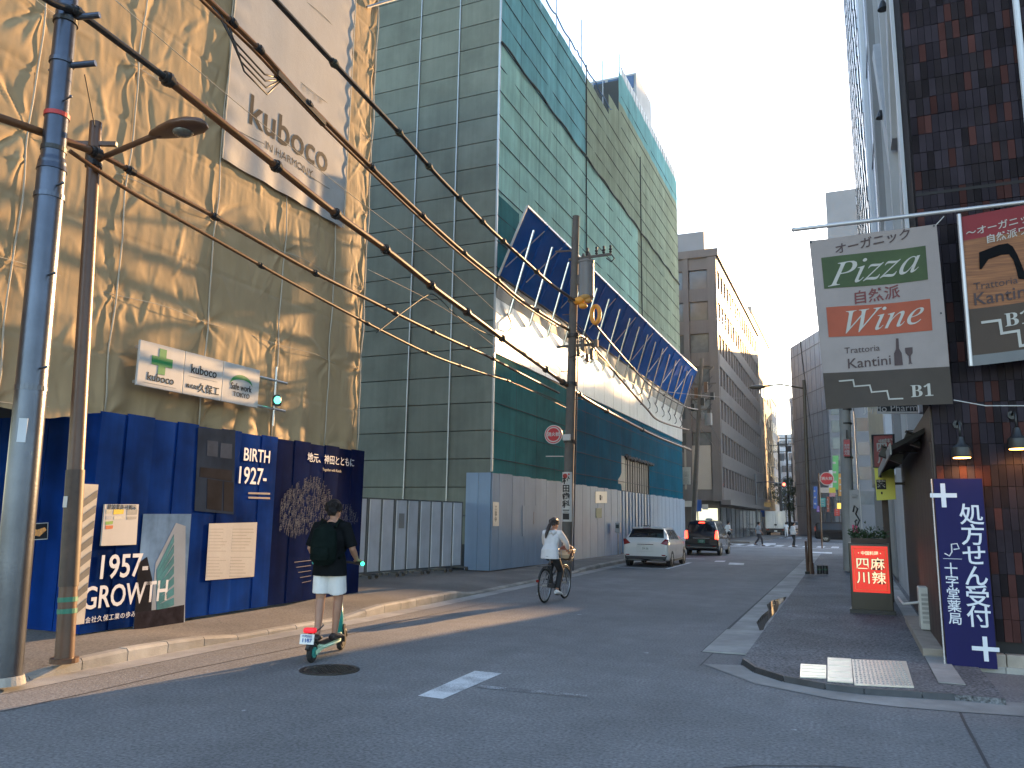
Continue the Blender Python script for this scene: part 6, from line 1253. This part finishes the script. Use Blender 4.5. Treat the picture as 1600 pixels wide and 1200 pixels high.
def head(mb, c, fw, up, s=1.):
    sd = fw.cross(up).normalized(); f = lambda a, b, d: c+sd*a*s+fw*b*s+up*d*s
    for p, r in (((0, 0, .025), (.074, .094, .088)), ((0, .02, -.055), (.058, .07, .065))):
        t = MB().ball((0, 0, 0), 1, 10); mb.add([f(p[0]+q[0]*r[0], p[1]+q[1]*r[1], p[2]+q[2]*r[2]) for q in t.v], t.f)
    loft(mb, [f(0, .085, .02), f(0, .115, -.02), f(0, .09, -.035)], [.010, .016, .010], sd, 8)      # nose
    for k in (-1, 1):
        t = MB().ball((0, 0, 0), 1, 6); mb.add([f(k*.078+q[0]*.012, -.005+q[1]*.022, -.005+q[2]*.034) for q in t.v], t.f)
    loft(mb, [f(-.02, .082, -.06), f(0, .090, -.06), f(.02, .082, -.06)], [.008, .011, .008], up, 8)
    loft(mb, [f(0, -.005, -.16), f(0, -.005, -.07)], [.052*1.0, .05], sd, 12)
def hand(mb, w, d, up, k, curl=.9):                     # wrist, direction, back-of-hand normal; palm and five bent fingers
    d = d.normalized(); sd = d.cross(up).normalized()*k; up = sd.cross(d).normalized() if k > 0 else d.cross(sd).normalized()
    loft(mb, [w, w+d*.04, w+d*.085], [(.026, .018), (.040, .016), (.040, .014)], sd, 10)
    for i, l in enumerate((.070, .080, .074, .058)):
        b = w+d*.082+sd*(-.030+.020*i); a = b+d*l*.45-up*l*.20*curl; e = a+d*l*.18*(1-curl*.5)-up*l*.42*curl; g = e-d*l*.25*curl-up*l*.15
        loft(mb, [b-d*.02, a, e, g], [.0095, .009, .0085, .007], sd, 8)
    b = w+d*.03-sd*.034; loft(mb, [b, b-sd*.022+d*.025-up*.010, b-sd*.012+d*.05-up*.028], [.012, .011, .009], d, 8)
def person(name, label, loc, rz, J, mats, vox=.012, sleeve=.55, short=False, group=None, hair='short', bag=None, skirt=0.):
    o = thing(name, label, 'person', loc, rz, group, local=True); mb = MB()
    fw = J.get('fw', V((0, 1, 0))); up = J.get('hup', Z3); N, H = J['neck'], J['head']; hip, ch = J['hip'], J['chest']
    loft(mb, [hip+V((0, 0, -.08)), hip, lerp(hip, ch, .5), ch, J['sh'], N], [(.13, .095), (.165, .115), (.14, .10), (.165, .11), (.13, .075), (.05, .05)])
    head(mb, H, fw, up)
    loft(mb, [N-Z3*.05, H-up*.10], [.055, .05])
    for s, k in (('l', -1), ('r', 1)):
        S, E, Wd = J['sho'+s], J['elb'+s], J['wri'+s]; loft(mb, [lerp(J['sh'], S, .45), S, lerp(S, E, .35), E, lerp(E, Wd, .3), Wd], [.06, .056, .050, .040, .040, .026])
        hand(mb, Wd, J.get('hd'+s, (Wd-E)), J.get('hu'+s, Z3), k, J.get('curl', .9))
        A, K, F = J['hip'+s], J['kne'+s], J['ank'+s]; loft(mb, [A, lerp(A, K, .4), K, lerp(K, F, .3), lerp(K, F, .7), F], [(.088, .09), (.078, .082), .058, (.056, .062), (.042, .046), .037])
        d = J.get('ft'+s, fw); d = V((d.x, d.y, d.z)).normalized(); loft(mb, [F-d*.055-Z3*.045, F+d*.05-Z3*.045, F+d*.15-Z3*.058, F+d*.19-Z3*.062], [(.034, .034), (.042, .036), (.044, .022), (.03, .015)], d.cross(Z3), 10)
    fuse('body', mb, mats['skin'], o, vox, 2)
    # top
    mb = MB(); sl = J.get('shirt', 0.); sm = J.get('slim', 1.)
    loft(mb, [hip+V((0, 0, -.06-sl)), hip+Z3*.06, lerp(hip, ch, .55), ch, J['sh'], N-Z3*.035], [(a*sm, b*sm) for a, b in [(.222, .172), (.208, .155), (.172, .128), (.190, .130), (.155, .092), (.066, .062)]])
    for s in 'lr':
        S, E, Wd = J['sho'+s], J['elb'+s], J['wri'+s]; Q = [lerp(J['sh'], S, .4), S, lerp(S, E, .5)]; Rr = [.075, .075, .072]
        if sleeve < 1: Q.append(lerp(S, E, sleeve+.35)); Rr.append(.074)
        else: Q += [E, lerp(E, Wd, .5), lerp(E, Wd, .93)]; Rr += [.058, .052, .042]
        loft(mb, Q, Rr)
    fuse('top', mb, mats['top'], o, vox*1.1, 2)
    mb = MB(); loft(mb, [hip+Z3*.10, hip, hip-Z3*.09], [(.160, .118), (.178, .128), (.165, .12)])
    for s in 'lr':
        A, K, F = J['hip'+s], J['kne'+s], J['ank'+s]
        if short: loft(mb, [A+Z3*.02, lerp(A, K, .35), lerp(A, K, .80)], [(.105, .112), (.108, .115), (.105, .112)])
        else: loft(mb, [A+Z3*.02, lerp(A, K, .4), K, lerp(K, F, .4), lerp(K, F, .92)], [(.098, .105), (.09, .095), (.072, .075), (.066, .07), (.058, .062)])
    fuse('shorts' if short else 'trousers', mb, mats['legs'], o, vox*1.1, 2)
    for s in 'lr':
        F = J['ank'+s]; d = J.get('ft'+s, fw).normalized(); mb = MB(); loft(mb, [F-d*.075-Z3*.05, F-d*.02-Z3*.035, F+d*.06-Z3*.045, F+d*.15-Z3*.056, F+d*.205-Z3*.066], [(.036, .034), (.044, .044), (.047, .040), (.049, .028), (.03, .018)], d.cross(Z3), 12); fuse('shoe', mb, mats['shoe'], o, vox*.8, 1)
    mb = MB(); sd = fw.cross(up).normalized()
    t = MB().ball((0, 0, 0), 1, 10); mb.add([H+sd*q[0]*.088+fw*(q[1]*.100-.018)+up*(q[2]*.092+.045) for q in t.v], t.f)
    random.seed(4)
    for k in range(46):
        a = random.uniform(0, 2*math.pi); zz = random.uniform(-.02, .10); rr = math.sqrt(max(.05, 1-((zz-.04)/.1)**2)); p = H+sd*math.cos(a)*.085*rr+fw*(math.sin(a)*.098*rr-.02)+up*zz
        if (p-H).dot(fw) > .055 and zz < .06: continue
        loft(mb, [p, p+(p-H).normalized()*.016-up*.012, p+(p-H).normalized()*.014-up*.04], [.020, .016, .006], sd, 6)
    if hair == 'tail': loft(mb, [H-fw*.10+up*.03, H-fw*.165-up*.03, H-fw*.22-up*.12, H-fw*.275-up*.22, H-fw*.30-up*.31], [.028, .040, .042, .034, .012], sd, 10)
    if hair == 'short': loft(mb, [H-fw*.05+up*.0, H-fw*.065-up*.075], [(.075, .05), (.055, .035)], sd, 12)
    fuse('hair', mb, mats['hair'], o, .010 if vox < .015 else .02, 1)
    return o
sk = M('skin', (.30, .155, .10), .55, var=.08, scale=8); m_hair = M('black hair', (.010, .008, .008), .8, var=.3, scale=60, spec=.2); m_btee = M('black tee', (.008, .009, .010), .9, var=.2, scale=6, spec=.15, ridge=.012); m_wsh = M('white shorts', (.58, .57, .56), .8, var=.06, scale=8, ridge=.012); m_shoe = M('dark sandal', (.03, .02, .018), .6); m_whs = M('white shoe', (.62, .62, .62), .5); m_hood_ = M('white hoodie', (.56, .54, .55), .85, var=.06, scale=6, ridge=.014); m_bpant = M('black trousers', (.012, .013, .016), .8, var=.2, scale=8); m_wshirt = M('white shirt', (.55, .56, .57), .75, var=.05)
# ---- kick scooter
m_teal = M('teal scooter paint', (.02, .26, .22), .35, var=.05); m_mint = M('mint deck', (.42, .60, .40), .45, var=.08, scale=6)
rb, fbk = G(476, 1040), G(541, 1012); dv = (fbk-rb); rzs = math.atan2(-dv.x, dv.y); SCL = (rb+fbk)/2
sc = thing('kick_scooter', 'teal and mint electric kick scooter ridden beside the left kerb', 'scooter', (SCL.x, SCL.y, 0), rzs, local=True); hw = .46; wr_ = .115
for s, nm in ((-1, 'rear'), (1, 'front')):
    w = ob('wheel', MB().tube([(0, s*hw+(wr_-.03)*math.cos(t), wr_+(wr_-.03)*math.sin(t)) for t in [2*math.pi*k/24 for k in range(24)]], .032, 10, True), m_tyre, sc, smooth=True); ob('hub', MB().cyl((-.035, s*hw, wr_), (.035, s*hw, wr_), .062, n=18), m_teal if s < 0 else m_plas, w)
    for k in range(6): a = k*math.pi/3; ob('spoke', MB().bar((0, s*hw, wr_), (0, s*hw+.075*math.cos(a), wr_+.075*math.sin(a)), .03, .016, X3), m_rim, w)
mb = MB(); loft(mb, [(0, -.34, .155), (0, -.28, .15), (0, .22, .15), (0, .30, .17), (0, .36, .24)], [(.05, .035), (.085, .032), (.085, .032), (.06, .035), (.04, .035)]); ob('deck', mb, m_mint, sc, smooth='auto'); ob('grip_mat', MB().box((-.07, -.26, .182), (.07, .2, .186)), m_plas, sc)
ob('rear_fork', MB().bar((-.055, -.30, .15), (-.055, -hw, wr_), .02, .045).bar((.055, -.30, .15), (.055, -hw, wr_), .02, .045), m_mint, sc); ob('front_fork', MB().bar((-.05, .40, .30), (-.05, hw, wr_), .02, .05).bar((.05, .40, .30), (.05, hw, wr_), .02, .05).box((-.06, .37, .27), (.06, .43, .33)), m_plas, sc)
mb = MB(); loft(mb, [(0, .37, .20), (0, .375, .42), (0, .345, .60)], [(.045, .06), (.042, .05), (.035, .035)]); ob('stem_lower', mb, m_teal, sc, smooth=True); ob('stem_upper', MB().cyl((0, .345, .58), (0, .27, 1.10), .026, n=14), M('pale stem', (.5, .58, .55), .4), sc, smooth='auto')
ob('handlebar', MB().tube([(-.30, .22, 1.10), (-.12, .265, 1.115), (0, .27, 1.11), (.12, .265, 1.115), (.30, .22, 1.10)], .014, 8), m_plas, sc, smooth=True)
for s in (-1, 1): ob('grip', MB().cyl((s*.20, .246, 1.108), (s*.31, .217, 1.10), .019, n=12), m_plas, sc, smooth='auto'); ob('turn_lamp', MB().ball((s*.325, .214, 1.10), .026, 7), M('turn lamp green', (.03, .75, .35), .3, emis=1.2) if s > 0 else m_teal, sc, smooth=True)
ob('display', MB().box((-.05, .24, 1.12), (.05, .30, 1.16)), m_plas, sc, bev=.01); ob('front_fender', MB().tube([(0, hw+.15*math.cos(t), wr_+.15*math.sin(t)) for t in [.3, .8, 1.4, 2.0, 2.6]], .03, 8), m_plas, sc, smooth=True)
ob('rear_fender', MB().tube([(0, -hw+.155*math.cos(t), wr_+.155*math.sin(t)) for t in [.5, 1.0, 1.6, 2.2, 2.8]], .028, 8), m_plas, sc, smooth=True); ob('tail_lamp', MB().box((-.075, -hw-.13, .345), (.075, -hw-.05, .405)), M('scooter red', (.55, .012, .02), .35, emis=.25), sc, bev=.02); ob('lamp_stalk', MB().bar((0, -hw-.05, .23), (0, -hw-.09, .37), .04, .03), m_plas, sc)
pl = ob('number_plate', MB().obox((0, -hw-.165, .285), X3*.085, Vector((0, .008, .055)), Vector((0, .004, -.001))), m_plate, sc); ob('handle_loop', MB().tube([(.02, -hw-.03, .33), (.10, -hw, .40), (.10, -hw+.06, .42), (.03, -hw+.1, .36)], .007, 6), m_plas, sc)
text('千代田区', sc, (0, -hw-.172, .318), X3, .032, MATS['sign blue']); text('1187', sc, (0, -hw-.176, .272), X3, .062, MATS['sign blue'], bold=.02)
dk = .186
J = dict(hip=V((0, -.05, .90+dk)), chest=V((0, -.05, 1.22+dk)), sh=V((0, -.05, 1.38+dk)), neck=V((0, -.03, 1.455+dk)), head=V((.0, .01, 1.585+dk)), hipl=V((-.09, -.05, .86+dk)), hipr=V((.09, -.05, .86+dk)), knel=V((-.10, -.05, .49+dk)), kner=V((.10, .03, .49+dk)), ankl=V((-.075, -.16, .085+dk)), ankr=V((.06, .06, .085+dk)), ftl=V((-.25, 1, 0)), ftr=V((.2, 1, 0)),
         shol=V((-.185, -.05, 1.375+dk)), shor=V((.185, -.05, 1.375+dk)), elbl=V((-.27, -.05, 1.10+dk)), elbr=V((.28, -.04, 1.10+dk)), wril=V((-.265, .16, .965+dk)), wrir=V((.27, .155, .965+dk)), hdl=V((.0, 1, -.10)), hdr=V((0, 1, -.10)), shirt=.06, fw=V((.25, 1, 0)).normalized())
mn = person('person', 'person in black tee and white shorts standing on the kick scooter', (SCL.x, SCL.y, 0), rzs, J, dict(skin=sk, top=m_btee, legs=m_wsh, shoe=m_shoe, hair=m_hair), .009, .55, True)
bk = thing('backpack', 'dark green backpack worn by the person on the scooter', 'backpack', (SCL.x, SCL.y, 0), rzs, local=True); m_bag = M('dark green nylon', (.006, .010, .009), .8, spec=.15, var=.2, scale=8, bump=.5, bscale=22)
mb = MB(); zb = .93+dk; loft(mb, [(0, -.26, zb), (0, -.28, zb+.06), (0, -.285, zb+.22), (0, -.265, zb+.40), (0, -.235, zb+.47)], [(.11, .07), (.165, .105), (.17, .11), (.145, .085), (.06, .035)], n=20); fuse('pack_body', mb, m_bag, bk, .012, 2)
mb = MB(); loft(mb, [(0, -.385, zb+.04), (0, -.395, zb+.12), (0, -.385, zb+.2)], [(.10, .02), (.12, .035), (.10, .02)]); fuse('front_pocket', mb, m_bag, bk, .012, 2)
for s in (-1, 1): ob('strap', MB().tube([(s*.10, -.19, zb+.44), (s*.11, -.10, zb+.53), (s*.12, .03, zb+.50), (s*.13, .085, zb+.36), (s*.16, .03, zb+.16), (s*.16, -.16, zb+.07)], .018, 8), m_bag, bk, smooth=True)
ob('top_loop', MB().tube([(-.03, -.24, zb+.46), (0, -.25, zb+.50), (.03, -.24, zb+.46)], .008, 6), m_bag, bk)
# ---- bicycle and rider
ra, fa_ = G(848, 943), G(885, 934.5); dv = fa_-ra; rzb = math.atan2(-dv.x, dv.y); BC = (ra+fa_)/2; WR = .345; hb_ = .56
bi = thing('bicycle', 'black city bicycle with front basket ridden past the utility pole', 'bicycle', (BC.x, BC.y, 0), rzb, local=True); m_bfr = M('bike frame', (.06, .065, .07), .35, metal=.3)
for s in (-1, 1):
    w = ob('wheel', MB().tube([(0, s*hb_+(WR-.02)*math.cos(t), WR+(WR-.02)*math.sin(t)) for t in [2*math.pi*k/40 for k in range(40)]], .020, 8, True), m_tyre, bi, smooth=True); ob('rim', MB().tube([(0, s*hb_+(WR-.05)*math.cos(t), WR+(WR-.05)*math.sin(t)) for t in [2*math.pi*k/40 for k in range(40)]], .010, 6, True), m_rim, w); ob('hub', MB().cyl((-.05, s*hb_, WR), (.05, s*hb_, WR), .025), m_rim, w)
    for k in range(14): a = 2*math.pi*k/14; ob('spoke', MB().cyl((.02*(-1)**k, s*hb_, WR), (0, s*hb_+(WR-.05)*math.cos(a), WR+(WR-.05)*math.sin(a)), .0022, n=4), m_rim, w)
    ob('mudguard', MB().tube([(0, s*hb_+(WR+.025)*math.cos(t), WR+(WR+.025)*math.sin(t)) for t in ([.2+k*.25 for k in range(11)] if s < 0 else [.4+k*.25 for k in range(8)])], .016, 6), m_bfr, bi, smooth=True)
BBk, ST, HT, HB_ = V((0, -.12, .29)), V((0, -.27, .78)), V((0, .36, .86)), V((0, .42, .60))
for nm, p, q, r in (('seat_tube', BBk, ST, .018), ('down_tube', BBk, HB_, .022), ('top_tube', lerp(BBk, ST, .45), lerp(HT, HB_, .3), .019), ('head_tube', HT, HB_, .022)): ob(nm, MB().cyl(p, q, r, n=10), m_bfr, bi, smooth='auto')
for s in (-1, 1): ob('chain_stay', MB().cyl(BBk+X3*s*.03, (s*.06, -hb_, WR), .011, n=8), m_bfr, bi); ob('seat_stay', MB().cyl(lerp(BBk, ST, .9)+X3*s*.02, (s*.06, -hb_, WR), .009, n=8), m_bfr, bi); ob('fork_blade', MB().tube([HB_+X3*s*.04, (s*.05, .50, .48), (s*.05, hb_, WR)], .011, 8), m_bfr, bi); ob('pedal', MB().box((s*.10-.04, (-.12-s*-.0)+.02*s-.04, .29-s*.15-.012), (s*.10+.04, -.12+.02*s+.04, .29-s*.15+.012)), m_plas, bi); ob('crank', MB().bar(BBk+X3*s*.06, (s*.07, -.12+.02*s, .29-s*.15), .015, .02), m_rim, bi); ob('grip', MB().tube([(s*.22, .26, 1.03), (s*.26, .13, 1.03)], .017, 8), m_plas, bi)
ob('chain_guard', MB().bar((.05, -.02, .30), (.05, -hb_+.05, .35), .02, .09), m_bfr, bi, bev=.008); ob('chain_ring', MB().cyl((.045, -.12, .29), (.05, -.12, .29), .085, n=24), m_rim, bi); ob('seat_post', MB().cyl(ST, V((0, -.30, .87)), .013), m_rim, bi); mb = MB(); loft(mb, [(0, -.45, .90), (0, -.40, .90), (0, -.28, .89), (0, -.16, .89)], [(.05, .03), (.10, .035), (.07, .03), (.025, .02)]); ob('saddle', mb, m_plas, bi, smooth=True)
ob('stem', MB().cyl(HT, V((0, .33, 1.03)), .013), m_rim, bi); ob('handlebar', MB().tube([(-.26, .13, 1.03), (-.22, .27, 1.03), (-.1, .33, 1.03), (.1, .33, 1.03), (.22, .27, 1.03), (.26, .13, 1.03)], .012, 8), m_rim, bi, smooth=True)
ra_ = ob('rear_rack', MB().box((-.07, -.80, .735), (.07, -.36, .75)), m_bfr, bi); ob('battery', MB().obox((0, -.27, .52), X3*.045, Y3*.05, V((0, -.03, .16))), m_plas, bi, bev=.012); ob('rear_reflector', MB().cyl((0, -.93, .46), (0, -.95, .46), .03), m_tail, bi); ob('stand', MB().bar((-.08, -.5, .32), (-.10, -.72, .18), .02, .02), m_rim, bi); ob('rack_stay', MB().cyl((.07, -.7, .735), (.07, -hb_, WR), .006), m_bfr, bi)
mb = MB(); bz0, bz1, by = .80, 1.04, .60                                   # wire basket
for k in range(8): t = k/7; z = lerp(bz0, bz1, t); a, b = .13+.04*t, .10+.04*t; mb.tube([(-a, by-b, z), (a, by-b, z), (a, by+b, z), (-a, by+b, z)], .004, 4, True)
for k in range(9):
    for s in (-1, 1): u = -1+k*.25; mb.cyl((u*.13, by+s*.10, bz0), (u*.17, by+s*.14, bz1), .003, n=4).cyl((s*.13, by+u*.10, bz0), (s*.17, by+u*.14, bz1), .003, n=4)
ob('basket', mb, m_bfr, bi, kind='stuff'); ob('basket_floor', MB().box((-.13, by-.1, bz0-.005), (.13, by+.1, bz0)), m_bfr, bi)
hg = thing('handbag', 'brown bag with cream side bulging out of the bicycle basket', 'bag', (BC.x, BC.y, 0), rzb, local=True); mb = MB(); loft(mb, [(.0, by, .815), (.0, by, .87), (.02, by, 1.0), (.03, by, 1.10), (.02, by, 1.14)], [(.10, .08), (.125, .10), (.17, .14), (.14, .11), (.06, .05)]); fuse('bag_body', mb, M('brown leather bag', (.10, .03, .018), .5, var=.2, scale=10), hg, .014, 2); mb = MB(); loft(mb, [(.02, by-.13, .86), (.03, by-.17, .94), (.03, by-.16, 1.02)], [(.10, .03), (.14, .045), (.09, .025)]); fuse('cream_pouch', mb, M('cream canvas', (.45, .40, .30), .8), hg, .014, 2); ob('handle', MB().tube([(-.06, by, 1.12), (-.04, by, 1.2), (.05, by, 1.2), (.08, by, 1.12)], .009, 6), m_whs, hg)
J = dict(hip=V((0, -.30, .985)), chest=V((0, -.20, 1.27)), sh=V((0, -.16, 1.41)), neck=V((0, -.12, 1.48)), head=V((.01, -.07, 1.60)), hipl=V((-.09, -.28, .95)), hipr=V((.09, -.28, .95)), knel=V((-.11, .12, .86)), kner=V((.10, .06, .62)), ankl=V((-.10, -.10, .53)), ankr=V((.10, -.14, .235)), ftl=V((0, 1, -.1)), ftr=V((.1, 1, -.12)),
         shol=V((-.165, -.16, 1.40)), shor=V((.165, -.16, 1.40)), elbl=V((-.25, -.0, 1.20)), elbr=V((.25, -.0, 1.20)), wril=V((-.24, .14, 1.075)), wrir=V((.24, .14, 1.075)), fw=V((.30, 1, 0)).normalized(), shirt=.05, slim=.92)
cy_ = person('person', 'person with ponytail in white hoodie riding the bicycle', (BC.x, BC.y, 0), rzb, J, dict(skin=sk, top=m_hood_, legs=m_bpant, shoe=m_whs, hair=M('dark brown hair', (.022, .013, .010), .45, var=.3, scale=50)), .010, 1.2, False, hair='tail')
mb = MB(); loft(mb, [(-.10, -.22, 1.45), (-.05, -.28, 1.40), (.05, -.28, 1.40), (.10, -.22, 1.45)], [.04, .055, .055, .04]); fuse('hood', mb, m_hood_, cy_, .014, 2)
# ---- pedestrians at the crossing
def walker(label, px, py, rz, top, legs, ph, hands=0, sc=1., bagm=None):
    p = G(px, py); a = .28*ph
    J = dict(hip=V((0, 0, .92)), chest=V((0, .02, 1.24)), sh=V((0, .02, 1.40)), neck=V((0, .03, 1.47)), head=V((0, .05, 1.595)), hipl=V((-.09, 0, .88)), hipr=V((.09, 0, .88)), knel=V((-.09, .10+a*.5, .50)), kner=V((.09, .06-a*.35, .50)), ankl=V((-.09, a, .085)), ankr=V((.09, -a*1.1, .10+.05*abs(ph))), shol=V((-.175, .02, 1.39)), shor=V((.175, .02, 1.39)), elbl=V((-.24, -.06-a*.3, 1.12)), elbr=V((.24, -.04+a*.3, 1.12)), wril=V((-.25, .02-a*.5, .88)), wrir=V((.25, .04+a*.6, .90)))
    if hands: J['wrir'] = V((.12, .26, 1.10)); J['elbr'] = V((.24, .02, 1.10))
    w = person('person', label, (p.x, p.y, 0), rz, J, dict(skin=sk, top=top, legs=legs, shoe=m_shoe, hair=m_hair), .02, 1.2 if legs is m_bpant else .5, False, group='pedestrians at the crossing'); w.scale = (sc, sc, sc)
    if bagm: b = thing('shoulder_bag', 'dark bag carried by the walker beside the lamp post', 'bag', (p.x, p.y, 0), rz, local=True); mb = MB(); loft(mb, [(-.22, -.08, .90), (-.25, -.08, .98), (-.24, -.08, 1.2)], [(.05, .14), (.06, .16), (.045, .12)]); fuse('bag_body', mb, bagm, b, .02, 1); ob('strap', MB().tube([(-.2, -.15, 1.2), (-.12, -.02, 1.44), (-.2, .06, 1.2)], .015, 6), bagm, b)
m_gsh = M('grey shirt', (.22, .24, .27), .8); m_blsh = M('pale blue shirt', (.28, .38, .55), .8); m_navyp = M('navy trousers', (.014, .016, .026), .8)
walker('person in white top and dark trousers looking at a phone beside the taxi', 1138, 851, -.9, m_wshirt, m_navyp, .5, 1)
walker('person in pale blue shirt waiting far left of the crossing', 1161, 838, .6, m_blsh, m_navyp, .2)
walker('person in grey shirt striding over the middle of the zebra crossing', 1186, 853, -1.2, m_gsh, m_navyp, 1.)
walker('person in white shirt with dark bag right of the middle walker', 1240, 855, -1.0, m_wshirt, m_bpant, .35, 0, 1., m_plas)
walker('person in white clothes standing behind the box truck', 1229, 840, .3, m_wshirt, m_wshirt, .3)
# ================================================================== evening haze
hz = bpy.data.materials.new('evening haze'); hz.use_nodes = True; t = hz.node_tree; t.nodes.remove(t.nodes['Principled BSDF'])
pv = t.nodes.new('ShaderNodeVolumePrincipled'); pv.inputs['Color'].default_value = (.95, .93, .90, 1); pv.inputs['Density'].default_value = .00028; pv.inputs['Anisotropy'].default_value = .4
t.links.new(pv.outputs[0], t.nodes['Material Output'].inputs['Volume'])
o = ob('haze', MB().box((-420, -130, -1), (420, 920, 60)), hz); o['kind'] = 'stuff'
SC.cycles.volume_bounces = 0
